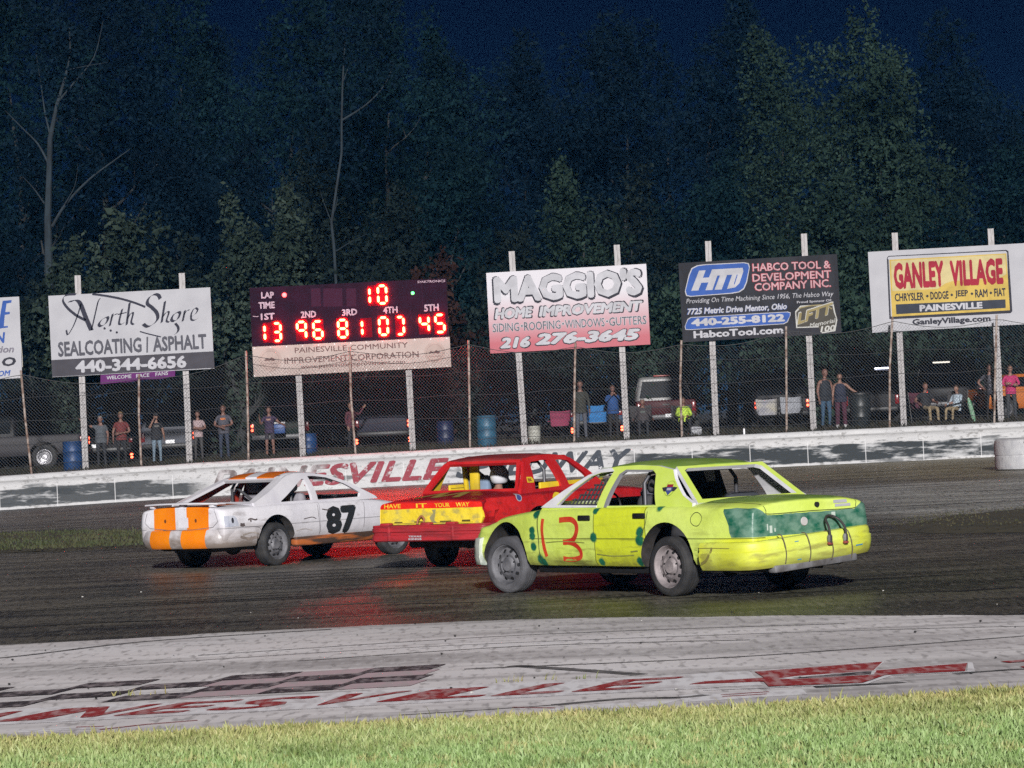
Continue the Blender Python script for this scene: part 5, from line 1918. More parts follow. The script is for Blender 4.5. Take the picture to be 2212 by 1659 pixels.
for pts, w in (([(.55, .46), (.9, .45), (1.2, .47)], .012), ([(1.4, .60), (1.8, .615), (2.1, .60)], .010), ([(.35, .52), (.6, .50)], .016)):
    v, f = ribbon(spline(pts, 4), w)
    pr.put('scrape', body, 'L', v, f, M('lime_scrape', (.22, .24, .05), .7), .005)
m_gap = M('panel_gap', (.045, .055, .015), .8)
for kd, pts, w in (('U', [(-.46, .74), (-.9, .73), (-1.27, .68)], .012), ('U', [(-.46, -.74), (-.9, -.73), (-1.27, -.68)], .012), ('U', [(-.47, .74), (-.50, 0), (-.47, -.74)], .012), ('T', [(.70, 1.0), (.68, .93), (.62, .895), (0, .90), (-.62, .895), (-.68, .93), (-.70, 1.0)], .009), ('L', [(-.50 + .085 * math.cos(t * .4), .86 + .075 * math.sin(t * .4)) for t in range(17)], .008),
                   ('L', [(2.20, .36), (2.23, .60), (2.26, .94)], .009), ('L', [(.30, .95), (.33, .80), (.42, .66)], .010)):
    v, f = ribbon(spline(pts, 4), w)
    pr.put('panel_gap', body, kd, v, f, m_gap, .003)
lime_car = car

# ------------------------------------------------------------------ white coupe, number 87
m = NT('white_orange_paint', .35)
X, Y, Z = m.xyz()
n1 = m.noise(2.0, detail=6)
n2 = m.noise(4.5, (.6, 1, 2), detail=5, rough=.6)
aY = m.math('ABSOLUTE', Y)
wt = m.mix(m.rng(n1, .35, .65), (.60, .59, .64), (.66, .65, .69))
wt = m.mix(m.math('MULTIPLY', m.rng(m.math('ADD', Z, m.math('MULTIPLY', n2, .5)), .98, .62), m.rng(X, .6, -.3, .25, 1.0)), wt, (.20, .165, .145))
wt = m.mix(m.rng(n2, .58, .68, 0, .6), wt, (.34, .31, .31))
st_ = m.math('MULTIPLY', m.math('GREATER_THAN', aY, .115), m.math('LESS_THAN', m.math('ADD', aY, m.math('MULTIPLY', m.math('SUBTRACT', m.noise(3), .5), .05)), .555))
org = m.mix(m.rng(n1, .35, .65), (.68, .16, .004), (.72, .21, .008))
org = m.mix(m.math('GREATER_THAN', X, -1.0), org, (.42, .11, .02))
wt = m.mix(st_, wt, org)
yl = m.math('GREATER_THAN', aY, .72)
ln = vline(.985, -.02, .38, .93, .006)
ln = m.math('MAXIMUM', ln, m.math('MULTIPLY', yl, m.math('LESS_THAN', m.math('ABSOLUTE', m.math('SUBTRACT', Z, .615)), .006)))
wt = m.mix(m.math('MULTIPLY', ln, .6), wt, (.10, .10, .11))
m.base(wt)
m.bump(m.noise(2.8, detail=5), .45, .04)
m_wht = m.m
m_whpl = M('white_pillar_paint', (.64, .63, .67), .35, c2=(.56, .55, .6), ns=3)
m_ored = M('orange_red_inside', (.45, .05, .02), .7, c2=(.32, .03, .02), ns=3)
car = thing('race_car', 'white coupe with two orange stripes and black 87 on its door', 'race car', (-4.36, 49.98, 0), R(52.9), GC)
ST = [(-1.13, .72, .42, .86, .915), (-1.125, .80, .38, .885, .94), (-1.06, .865, .36, .90, .955), (-.8, .905, .36, .915, .965), (-.3, .925, .37, .92, .97), (.5, .93, .38, .915, .965), (1.5, .93, .38, .905, .955), (2.3, .925, .37, .885, .94), (2.9, .905, .36, .82, .88), (3.4, .87, .36, .73, .80), (3.75, .80, .36, .64, .70), (3.92, .70, .38, .57, .61)]


def dent2(v):
    v = v.copy()
    if v.y < -.5:
        v.y += .03 * math.exp(-((v.x + .6) / .35) ** 2) * (1 + noise.noise((v.x * 5, v.z * 6, 1)))
        v.y += .02 * math.exp(-((v.x - 1.1) / .5) ** 2) * (1 + noise.noise((v.x * 4, v.z * 5, 3))) * math.exp(-((v.z - .62) / .16) ** 2)
    return v


body = car_body(car, ST, [m_wht, m_well, m_inner], [(0, .37, .40, .58), (2.87, .37, .39, .56)], (-.35, 2.35, .76, .34), 1., dent2)
OUT = [(2.48, .90), (2.44, .94), (2.1, 1.09), (1.78, 1.235), (1.5, 1.315), (1.15, 1.36), (.8, 1.365), (.62, 1.34), (.48, 1.30), (.02, 1.12), (-.42, .965), (-.42, .90)]
WF = [(2.05, .945), (2.09, 1.005), (1.80, 1.165), (1.47, 1.275), (1.2, 1.31), (1.07, 1.312), (1.05, .945)]
WQ = [(.92, .95), (.95, 1.265), (.90, 1.275), (.80, 1.24), (.45, 1.08), (.20, .965), (.20, .95)]
for sg in (1, -1):
    frame('side_frame', car, OUT if sg < 0 else OUT[::-1], [WF, WQ], side_map(sg, .845, .58, .92, 1.365), .045, [m_whpl, m_ored if sg > 0 else m_inner, m_whpl], 1, edge=0)
m_wroof = NT('striped_roof', .35)
X, Y, Z = m_wroof.xyz()
aY = m_wroof.math('ABSOLUTE', Y)
m_wroof.base(m_wroof.mix(m_wroof.math('MULTIPLY', m_wroof.math('GREATER_THAN', aY, .115), m_wroof.math('LESS_THAN', aY, .47)), (.62, .61, .65), (.55, .13, .01)))
roof(car, [(1.72, 1.25), (1.5, 1.315), (1.15, 1.36), (.8, 1.365), (.62, 1.34), (.48, 1.30)], .575, m_wroof.m)
frame('rear_window_frame', car, [(-.79, -.03), (.79, -.03), (.575, 1.02), (-.575, 1.02)], [[(-.70, .06), (-.51, .93), (.51, .93), (.70, .06)]], slope_map(-.42, .965, .48, 1.31), .05, [m_whpl, m_inner], 1, .12)
mb = MB()
mb.rbox((1.55, .70, 1.10), (.95, .03, .30), .012, Matrix.Rotation(R(18), 3, 'X'))
obj('window_panel', mb, M('red_window_panel', (.42, .02, .02), .6, c2=(.3, .015, .015), ns=3), car)
mb = MB()
mb.rbox((1.0, 0, 1.335), (.9, 1.02, .02), .008)
obj('headliner', mb, m_inner, car)
mb = MB()
mb.rbox((.35, 0, .80), (.05, 1.48, .30), .02, Matrix.Rotation(R(-18), 3, 'Y'))
obj('rear_bulkhead', mb, m_inner, car)
frame('windscreen_frame', car, [(-.80, 0), (.80, 0), (.58, 1.0), (-.58, 1.0)][::-1], [[(-.72, .07), (.72, .07), (.53, .93), (-.53, .93)]], slope_map(2.46, .93, 1.68, 1.27), -.05, [m_whpl], 0, .12)
undertray(car, -.9, 3.5, .68, .33)
mb = MB()
for sg in (1, -1):
    mb.rbox((1.43, sg * .83, .335), (1.95, .14, .15), .04)
obj('rocker_panel', mb, M('orange_rocker', (.36, .10, .025), .6, c2=(.06, .035, .025), ns=3, st=(.6, 1, 5), lo=.42, hi=.56), car)
rb_ = bumper(car, [(-1.27, 0), (-1.255, .35), (-1.20, .62), (-1.10, .79), (-.92, .885), (-.72, .915), (-.50, .925)], [(-.10, .33), (-.03, .33), (.0, .36), (.02, .43), (.018, .50), (.0, .55), (-.012, .585), (-.035, .605), (-.12, .615)], m_wht, 'rear_bumper', 45)
bumper(car, [(4.05, 0), (4.02, .35), (3.94, .60), (3.78, .77), (3.5, .85)], [(.10, .30), (.0, .32), (-.02, .42), (-.01, .52), (.10, .58)], m_whpl, 'front_bumper', 45)
# ducktail spoiler on feet
mb = MB()
rings = []
for i in range(15):
    y = -.74 + 1.48 * i / 14
    e = abs(y) / .74
    x = -1.20 + .10 * e ** 2
    z = 1.00 - .015 * e ** 2
    rings.append([Vector((x + a, y, z + b2)) for a, b2 in ((-.02, .012), (.05, .018), (.16, .0), (.16, -.012), (.05, -.006), (-.02, -.008))])
mb.loft(rings, True, True)
for y in (-.6, 0, .6):
    mb.rbox((-1.07, y, .965), (.10, .09, .06), .015)
obj('spoiler', mb, m_whpl, car, sharp=40, merge=True)
pr = Proj([body, rb_])
pr2 = pr
for sg in (-1, 1):
    kd = 'R' if sg < 0 else 'L'
    pts, tr = poly_tris([[(-1.10, .635), (-.82, .64), (-.87, .76), (-.92, .80), (-1.10, .80)]])
    lo = pr.put('tail_light', body, kd, pts, tr, M('pale_lamp_pocket', (.50, .52, .58), .4, c2=(.36, .38, .46), ns=6), .006)
    pts, tr = poly_tris([circ(-.955, .73, .025, .042)])
    pr.put('lamp_socket', body, kd, pts, tr, blk, .010)
for y in (.32, -.30):
    pts, tr = poly_tris([circ(y, .745, .022, .028)])
    pr.put('socket_hole', body, 'T', pts, tr, ink('orange_dark', (.14, .05, .02)), .006)
pts, tr = poly_tris([[(-.10, .64), (.10, .64), (.10, .79), (-.10, .79)]])
pr.put('plate_patch', body, 'T', [(a - .05, b2) for a, b2 in pts], tr, m_whpl, .007)
# bold block figures
v, f = text_at('87', 1.13, 1.86, .40, .835, .06, 0, False)
pr.put('race_number', body, 'R', v, f, ink('number_black', (.02, .022, .025)))
v, f = text_at('87', 1.29, 2.06, .44, .865, .06, 0, True)
pr.put('race_number', body, 'L', v, f, ink('number_black', (.02, .022, .025)))
for pts, w in (([(-.62, .72), (-.56, .735), (-.47, .715), (-.42, .725)], .022), ([(-.58, .70), (-.55, .71)], .03), ([(-.80, .66), (-.74, .65), (-.70, .66)], .05), ([(.6, .67), (.8, .69), (.9, .66)], .012), ([(1.05, .80), (1.18, .78), (1.25, .79)], .015)):
    v, f = ribbon(spline(pts, 4), w)
    pr.put('scrape', body, 'R', v, f, ink('scrape_dark', (.10, .08, .08)), .005)
for sd in (-1, 1):
    make_wheel(car, 0, sd * .80, .325, .22, sd, m_rimg, m_tyre)
    make_wheel(car, 2.87, sd * .78, .325, .21, sd, m_rimg, m_tyre, -6)
    seat(car, 1.05, sd * .36, .36, M('pale_seat_cloth', (.26, .25, .28), .85, c2=(.18, .17, .2), ns=8))
cage(car, .70, 1.28, .60)
mb = MB()
mb.lathe([(.16, -.012), (.172, 0), (.16, .012), (.148, 0), (.16, -.012)], (1.72, .36, .93), 'X', 20)
mb.rbox((2.2, 0, .86), (.25, 1.5, .14), .05)
obj('dashboard', mb, M('grey_dash', (.07, .07, .08), .7), car)
mb = MB()
mb.ellipsoid((.55, -.55, 1.0), (.13, .10, .09), 8, 6, None, 0, lambda v: v * (1 + .3 * noise.noise(v * 3)))
mb.ellipsoid((.42, -.50, .97), (.12, .08, .06), 8, 6, None, 0, lambda v: v * (1 + .3 * noise.noise(v * 3 + Vector((4, 0, 0)))))
obj('tan_padding', mb, M('tan_foam', (.33, .20, .10), .9, c2=(.16, .09, .05), ns=9), car)
# checkered wing mirror sized flag piece behind the deck
m_gapw = M('white_panel_gap', (.13, .12, .13), .8)
for kd, pts, w in (('R', [(.985, .40), (.97, .65), (.955, .93)], .010), ('R', [(2.02, .42), (2.05, .70), (2.08, .90)], .010), ('T', [(.66, .92), (.64, .64), (-.64, .64), (-.66, .92)], .009), ('R', [(-.70, .62), (-.40, .60), (-.36, .50)], .010)):
    v, f = ribbon(spline(pts, 3), w)
    pr.put('panel_gap', body, kd, v, f, m_gapw, .003)
for pts, w, c in (([(-.36, .40), (-.50, .46), (-.66, .44), (-.85, .48)], .07, (.16, .13, .115)), ([(-.40, .50), (-.60, .53), (-.80, .50)], .035, (.22, .19, .17)), ([(.42, .50), (.62, .52), (.80, .49)], .02, (.30, .27, .26)), ([(1.15, .62), (1.35, .60), (1.6, .62)], .012, (.34, .32, .32))):
    v, f = ribbon(spline(pts, 5), [w * (.4 + .6 * abs(noise.noise((q * .6, w * 90, 0))) * 1.6) for q in range(len(spline(pts, 5)))])
    pr.put('tyre_rub', body, 'R', v, f, M('rub_%d' % int(c[0] * 100), c, .8, c2=tuple(q * 1.6 for q in c), ns=9), .0045)
white_car = car

# ------------------------------------------------------------------ red sedan
m = NT('red_paint', .33)
X, Y, Z = m.xyz()
n1 = m.noise(2.0, detail=6)
n2 = m.noise(6, (.6, 1, 1.6), detail=5, rough=.6)
rd_ = m.mix(m.rng(n1, .35, .65), (.42, .012, .016), (.50, .02, .02))
rd_ = m.mix(m.rng(n2, .56, .68, 0, .65), rd_, (.16, .02, .02))
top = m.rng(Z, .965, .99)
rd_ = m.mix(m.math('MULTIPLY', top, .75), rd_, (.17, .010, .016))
tail = m.math('LESS_THAN', X, -1.315)
yz = m.math('ADD', Z, m.math('MULTIPLY', m.math('SUBTRACT', n1, .5), .02))
yel = m.mix(m.rng(n2, .50, .64, 0, .7), m.mix(m.rng(n1, .35, .65), (.70, .52, .025), (.68, .55, .06)), (.30, .26, .10))
strip = m.math('MULTIPLY', m.math('GREATER_THAN', yz, .865), m.math('LESS_THAN', Z, .945))
rd_ = m.mix(m.math('MULTIPLY', tail, m.math('LESS_THAN', yz, .865)), rd_, yel)
rd_ = m.mix(m.math('MULTIPLY', tail, strip), rd_, (.66, .02, .012))
m.base(rd_)
m.bump(m.noise(3.4, detail=6), .9, .05)
m_red = m.m
m_redpl = M('red_pillar_paint', (.44, .014, .018), .33, c2=(.50, .025, .025), ns=4)
m_redroof = M('dull_maroon_roof', (.20, .03, .03), .42, c2=(.30, .03, .03), ns=4)
m_yelin = M('yellow_inside_paint', (.66, .47, .02), .55, c2=(.48, .34, .03), ns=6, lo=.5, hi=.7)
m_redb = M('red_bumper_paint', (.38, .022, .03), .5, c2=(.22, .02, .025), ns=7, st=(1, .4, 2), bump=.3, bs=20)
car = thing('race_car', 'red boxy sedan with yellow tail lettered HAVE IT YOUR WAY', 'race car', (-.46, 46.43, 0), R(57), GC)
ST = [(-1.36, .80, .56, .91, .945), (-1.352, .855, .52, .93, .965), (-1.30, .875, .46, .945, .985), (-.8, .895, .40, .985, 1.03), (0, .90, .36, 1.01, 1.08), (1.0, .90, .34, 1.01, 1.07), (2.0, .90, .34, .99, 1.05), (2.8, .885, .36, .95, 1.01), (3.4, .86, .38, .90, .95), (3.6, .83, .42, .87, .91)]


def dent3(v):
    v = v.copy()
    k = math.exp(-((v.x + 1.05) / .42) ** 2)
    if v.y < -.35:
        v.y += k * .13 * (.55 + noise.noise((v.x * 5.5, v.z * 6, 8)))
        v.x += k * .10 * noise.noise((v.x * 6, v.z * 7, 3))
        q = math.exp(-((v.x - .25) / .6) ** 2) * math.exp(-((v.z - .80) / .10) ** 2)
        v.y -= q * .035
    return v


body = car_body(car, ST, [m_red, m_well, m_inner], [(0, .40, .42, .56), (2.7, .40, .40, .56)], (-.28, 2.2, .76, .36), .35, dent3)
OUT = [(1.92, .98), (1.90, 1.05), (1.60, 1.25), (1.26, 1.455), (1.10, 1.50), (.75, 1.525), (.4, 1.52), (.10, 1.49), (.0, 1.44), (-.16, 1.25), (-.32, 1.07), (-.36, .98)]
WF = [(1.56, 1.10), (1.44, 1.22), (1.16, 1.42), (.96, 1.445), (.84, 1.44), (.94, 1.08)]
WR_ = [(.74, 1.07), (.62, 1.44), (.56, 1.45), (.19, 1.435), (.13, 1.40), (.03, 1.05)]
sm = {}
for sg in (1, -1):
    frame('side_frame', car, OUT if sg < 0 else OUT[::-1], [WF, WR_], side_map(sg, .845, .63, 1.0, 1.52), .05, [m_redpl, m_yelin], 1, edge=0)
roof(car, [(1.24, 1.47), (1.10, 1.50), (.75, 1.525), (.4, 1.52), (.10, 1.49), (.01, 1.455)], .62, m_redroof, crown=.03)
frame('rear_window_frame', car, [(-.80, -.04), (.80, -.04), (.62, 1.02), (-.62, 1.02)], [[(-.74, .05), (-.575, .92), (.575, .92), (.74, .05)]], slope_map(-.36, 1.06, .01, 1.47), .05, [m_redpl, m_yelin], 1, .12)
frame('windscreen_frame', car, [(-.80, 0), (.80, 0), (.62, 1.0), (-.62, 1.0)][::-1], [[(-.72, .07), (.72, .07), (.56, .93), (-.56, .93)]], slope_map(1.90, 1.05, 1.22, 1.47), -.05, [m_redpl], 0, .12)
undertray(car, -1.0, 3.3, .66, .36)
RBP = [(-.12, .42), (.0, .42), (.02, .435), (.02, .505), (.0, .515), (.0, .545), (.018, .555), (.018, .60), (.006, .608), (.006, .622), (.012, .628), (.0, .645), (-.12, .65)]
rb_ = bumper(car, [(-1.50, 0), (-1.495, .5), (-1.47, .82), (-1.44, .92), (-1.36, .965), (-1.2, .96), (-1.05, .95)], RBP, m_redb, 'rear_bumper', 25)
bumper(car, [(3.74, 0), (3.72, .5), (3.68, .82), (3.58, .92), (3.35, .94)], [(.12, .42), (.0, .42), (-.02, .45), (-.02, .60), (.0, .63), (.12, .64)], m_redb, 'front_bumper', 25)
mb = MB()
for y in (.62, -.45):
    mb.rbox((-1.512, y, .53), (.03, .05, .20), .012)
obj('bumper_guard', mb, m_redb, car)
for y in (.70, -.40, .02):
    mb = MB()
    mb.rbox((-1.44, y, .655), (.12, .16 if y else .06, .05), .02)
    obj('bumper_bracket', mb, m_redb, car)
mb = MB()
mb.tube(spline([(-1.46, .17, .65), (-1.43, .17, .72), (-1.42, .12, .765), (-1.43, .07, .72), (-1.46, .07, .65)], 5), .015, 7)
obj('tow_loop', mb, M('rust_loop', (.30, .12, .05), .7), car)
pr = Proj([body, rb_])
m_yl = M('yellow_lettering', (.68, .50, .03), .5)
for t, a0, a1 in (('HAVE', .78, .50), ('IT', .24, .06), ('YOUR', -.07, -.32), ('WAY', -.42, -.64)):
    v, f = text_at(t, a0, a1, .878 + (.002 if a0 > .5 else 0), .938, .01)
    f = [q[::-1] for q in f]
    pr.put('lettering', body, 'T', v, f, m_yl, .005)
for a0, a1, b0, b1 in ((.62, .48, .675, .69), (.28, .14, .675, .692), (-.15, -.34, .675, .692), (-.52, -.66, .675, .70), (.70, -.70, .664, .668), (.70, -.70, .645, .650)):
    pts, tr = poly_tris([[(a0, b0), (a1, b0), (a1, b1), (a0, b1)]])
    pr.put('slot', body, 'T', pts, tr, ink('slot_dark', (.10, .075, .02)), .005)
pts, tr = poly_tris([[(-.02, .845), (-.09, .85), (-.06, .70), (-.11, .66), (-.02, .665), (.02, .74), (-.05, .80)]])
pr.put('scuff', body, 'T', pts, tr, ink('scuff_grey', (.28, .26, .12)), .005)
for t, b0, b1 in (('TEXAS', .478, .502), ('KINGS', .440, .468)):
    v, f = text_at(t, .28, .06, b0, b1, .04)
    pr.put('sticker', rb_, 'T', v, [q[::-1] for q in f], ink('letter_white', (.58, .58, .62)), .005)
# gold M on the deck
for a0, a1 in (((-1.12, .42), (-.50, .30)), ((-.50, .30), (-1.12, .10)), ((-1.12, .10), (-.50, -.05)), ((-.50, -.05), (-1.12, -.26))):
    v, f = ribbon([a0, a1], .11)
    pr.put('deck_letter', body, 'U', v, f, M('gold_deck_paint', (.34, .25, .05), .5), .004 + .001 * abs(a0[1]))
pr2 = Proj([o_ for o_ in car.children if o_.name.startswith('side_frame')])
pts, tr = poly_tris([[(-.13, 1.15), (.03, 1.145), (.055, 1.18), (.02, 1.225), (-.11, 1.23)]])
pr2.put('sticker', car, 'R', pts, tr, m_yl, .005, .2)
v, f = text_at('BK', -.10, .0, 1.165, 1.21, .02)
pr2.put('sticker', car, 'R', v, f, ink('sign_red', (.37, .025, .05)), .009, .2)
for lp, mt, lf in ((circ(-.45, .955, .06, .055), ink('pale', (.55, .55, .58)), .005), (circ(-.45, .955, .045, .042), ink('badge_navy', (.05, .07, .22)), .007)):
    pts, tr = poly_tris([lp])
    pr.put('badge', body, 'R', pts, tr, mt, lf, .2)
o1, i1 = circ(.50, .87, .14, .12, 24), circ(.50, .87, .055, .045, 24)
pr.put('race_number', body, 'R', o1 + i1, [(i, (i + 1) % 24, 24 + (i + 1) % 24, 24 + i) for i in range(24)], m_yl, .005)
v, f = ribbon([(.43, .78), (.46, .70), (.52, .64)], .09)
pr.put('race_number', body, 'R', v, f, m_yl, .0055)
# yellow door boards inside, blue rear seat back, cage
for sg in (1, -1):
    mb = MB()
    mb.rbox((1.1, sg * .77, 1.02), (1.7, .04, .24), .015)
    for z in (.96, 1.04, 1.09):
        mb.box((1.1, sg * .77 - sg * .021, z), (1.66, .004, .006), None, 1)
    obj('door_board', mb, [m_yelin, m_hole], car)
mb = MB()
mb.rbox((.52, .66, 1.25), (.07, .06, .46), .02, Matrix.Rotation(R(-8), 3, 'Y'))
obj('inner_post', mb, [m_yelin], car)
mb = MB()
mb.rbox((.30, .35, 1.27), (.06, .15, .44), .02)
obj('inner_post', mb, [m_yelin, M('orange_post', (.55, .10, .02), .5)], car)
mb = MB()
mb.rbox((.62, .48, 1.13), (.12, .36, .26), .05)
obj('seat_back', mb, M('pale_blue_seat', (.20, .27, .38), .7, c2=(.14, .19, .28), ns=6), car)
cage(car, .62, 1.43, .62, .4)
for sd in (-1, 1):
    make_wheel(car, 0, sd * .77, .325, .215, sd, m_rimg, m_tyre)
    make_wheel(car, 2.7, sd * .76, .325, .205, sd, m_rimg, m_tyre, -6)
red_car = car
# ================================================================== PARKED VEHICLES BEHIND THE FENCE
m_glass = M('dark_car_glass', (.006, .008, .010), .10, spec=.5)
m_tail = M('tail_lamp_lit', (.5, .03, .02), .4, emit=(1, .09, .04), es=9.)
m_tail0 = M('tail_lamp_off', (.16, .008, .010), .25)
m_plate = M('number_plate', (.75, .76, .78), .5)
m_chrome = M('dull_chrome', (.085, .085, .09), .5, .3)
m_trim = M('black_trim', (.012, .012, .013), .5)
GV = 'vehicles parked behind the fence'


def ring2(x0, x1, w, z, r=.12):
    pts = []
    r = min(r, w * .4)
    for cx, cy, a0 in ((x1 - r, w - r, 0), (x0 + r, w - r, 90), (x0 + r, -w + r, 180), (x1 - r, -w + r, 270)):
        for q in (0, 30, 60, 90):
            t = R(a0 + q)
            pts.append(Vector((cx + r * math.cos(t), cy + r * math.sin(t), z)))
    return pts


VS = {
    'suv': dict(L=4.85, st=[(.0, .84, .44, .92, .96), (.03, .90, .40, .95, .99), (.25, .95, .36, .98, 1.02), (1.0, .965, .34, .99, 1.03), (3.2, .965, .34, .98, 1.03), (3.9, .95, .35, .95, 1.01), (4.5, .92, .38, .88, .95), (4.78, .84, .42, .78, .84), (4.85, .74, .46, .70, .75)], base=(.06, 3.55, .90, .99), top=(.30, 2.55, .72, 1.66), cap=(.45, 2.35, .62, 1.74), wheels=(.95, 3.85), r=.37),
    'pickup': dict(L=5.7, st=[(.0, .90, .58, 1.06, 1.07), (.03, .95, .54, 1.08, 1.085), (.3, .98, .48, 1.09, 1.095), (2.0, .985, .44, 1.09, 1.095), (4.2, .98, .42, 1.08, 1.13), (4.9, .97, .42, 1.06, 1.13), (5.5, .94, .45, .98, 1.04), (5.66, .84, .50, .86, .92)], base=(1.95, 4.35, .92, 1.08), top=(2.00, 3.60, .74, 1.78), cap=(2.25, 3.45, .64, 1.86), wheels=(1.15, 4.75), r=.40),
    'car': dict(L=4.6, st=[(.0, .78, .42, .84, .90), (.04, .86, .36, .88, .94), (.3, .90, .33, .91, .97), (1.0, .915, .30, .92, .98), (2.8, .915, .30, .90, .96), (3.6, .90, .32, .80, .88), (4.3, .85, .34, .68, .75), (4.55, .74, .38, .60, .66)], base=(.75, 3.35, .86, .93), top=(1.25, 2.45, .62, 1.33), cap=(1.40, 2.30, .54, 1.39), wheels=(.95, 3.65), r=.32),
}


def parked(name, label, cat, px, Y, rz, kind, paint, lit='', plate=None, roofm=None, rim=None, low=False, zadd=0.):
    d = VS[kind]
    p = P(px, 900, Y)
    o = thing(name, label, cat, (p.x, Y, bz(p.x, Y) + zadd), R(rz), GV)
    st = spline(d['st'], 4)
    mb = MB()
    mb.loft([[Vector((x, y, z)) for y, z in section(w, zb, zs, zt, .8)] + [Vector((x, -y, z)) for y, z in section(w, zb, zs, zt, .8)[-2:0:-1]] for x, w, zb, zs, zt in st], True, True)
    body = obj('body', mb, [paint, m_well], None, sharp=0, merge=True)
    cut = []
    for wx in d['wheels']:
        for sd in (1, -1):
            cb = MB()
            a, b2 = sorted((sd * .60, sd * 1.4))
            cb.lathe([(.001, a), (d['r'] + .07, a), (d['r'] + .07, b2), (.001, b2)], (wx, 0, d['r'] + .02), 'Y', 24, 1)
            cut.append(obj('cut', cb, [paint, m_well], None, sharp=0, merge=True))
    if kind == 'pickup':
        cb = MB()
        cb.box((1.0, 0, 1.2), (1.82, 1.66, .9), None, 1)
        cut.append(obj('cut', cb, [paint, m_well], None, sharp=0, merge=True))
    boolean(body, cut)
    body.data.polygons.foreach_set('use_smooth', [True] * len(body.data.polygons))
    body.data.set_sharp_from_angle(angle=R(35))
    body.parent = o
    (b0, b1, bw, bzz), (t0, t1, tw, tz), (c0, c1, cw, cz) = d['base'], d['top'], d['cap']
    mb = MB()
    mb.loft([ring2(b0, b1, bw, bzz - .03, .15), ring2(b0, b1, bw, bzz, .15), ring2(t0, t1, tw, tz, .16), ring2((t0 + c0) / 2, (t1 + c1) / 2, (tw + cw) / 2 + .02, (tz + cz) / 2 + .015, .18), ring2(c0, c1, cw, cz, .2)], True, True)
    obj('cabin', mb, roofm or paint, o, sharp=35)

    def L_(s, e, u):
        return s + (e - s) * u

    def win(nm, quad, off):
        mb = MB()
        q = [Vector(v) + Vector(off) for v in quad]
        q2 = [v - Vector(off) * 2 for v in q]
        mb.add(q + q2, [(0, 1, 2, 3), (7, 6, 5, 4), (0, 4, 5, 1), (1, 5, 6, 2), (2, 6, 7, 3), (3, 7, 4, 0)])
        return obj(nm, mb, m_glass, o, sharp=0)
    lo, hi = .14, .90
    xr0, xr1 = L_(b0, t0, lo), L_(b0, t0, hi)
    z0, z1 = L_(bzz, tz, lo), L_(bzz, tz, hi)
    w0, w1 = L_(bw, tw, lo), L_(bw, tw, hi)
    win('rear_window', [(xr0, w0 - .14, z0), (xr0, -w0 + .14, z0), (xr1, -w1 + .12, z1), (xr1, w1 - .12, z1)], (-.012, 0, .004))
    xf0, xf1 = L_(b1, t1, lo), L_(b1, t1, hi)
    win('windscreen', [(xf0, -w0 + .14, z0), (xf0, w0 - .14, z0), (xf1, w1 - .12, z1), (xf1, -w1 + .12, z1)], (.012, 0, .006))
    for sg in (1, -1):
        spans = [(.10, .47), (.53, .92)] if kind != 'suv' else [(.06, .30), (.34, .60), (.64, .93)]
        for u0, u1 in spans:
            q = [(L_(xr0, xf0, u0), sg * w0, z0), (L_(xr0, xf0, u1), sg * w0, z0), (L_(xr1, xf1, u1), sg * w1, z1), (L_(xr1, xf1, u0), sg * w1, z1)]
            win('side_window', q if sg < 0 else q[::-1], (0, sg * .012, .003))
    for wx in d['wheels']:
        for sd in (1, -1):
            make_wheel(o, wx, sd * (.80 if kind != 'car' else .74), d['r'], .23, sd, rim or m_rimg, m_tyre, 0, .62, 0)
    # rear end
    hz = {'suv': .78, 'pickup': .86, 'car': .76}[kind]
    rw = d['st'][1][1]
    mb = MB()
    mb.rbox((-.06, 0, .48 if kind != 'pickup' else .56), (.16, rw * 1.86, .17), .05)
    obj('bumper', mb, m_chrome if kind == 'pickup' else m_trim, o)
    for sg in (1, -1):
        mb = MB()
        lh = .30 if kind != 'car' else .14
        mb.rbox((.0, sg * (rw - .085), hz), (.07, .13, lh), .02)
        tlo = obj('tail_light', mb, m_tail0, o)
        if ('L' if sg > 0 else 'R') in lit:
            for dz in ((.07, -.06) if kind != 'car' else (0,)):
                mb = MB()
                mb.ellipsoid((-.035, sg * (rw - .085), hz + dz), (.02, .042, .04), 10, 6)
                obj('lamp', mb, m_tail, tlo)
        if low:
            mb = MB()
            for dz in (0, .09):
                mb.ellipsoid((-.13, sg * (rw - .06), .22 + dz), (.02, .05, .038), 10, 6)
            obj('reflector', mb, m_tail, o)
    if plate is not None:
        mb = MB()
        mb.box((-.03 if kind != 'pickup' else -.15, plate, .62 if kind != 'pickup' else .60), (.012, .28, .11))
        obj('number_plate', mb, m_plate, o)
    if kind == 'pickup':
        mb = MB()
        mb.rbox((-.004, 0, .84), (.03, 1.5, .42), .02)
        mb.box((-.022, 0, .95), (.008, .22, .05), None, 1)
        obj('tailgate', mb, [paint, m_trim], o)
    return o


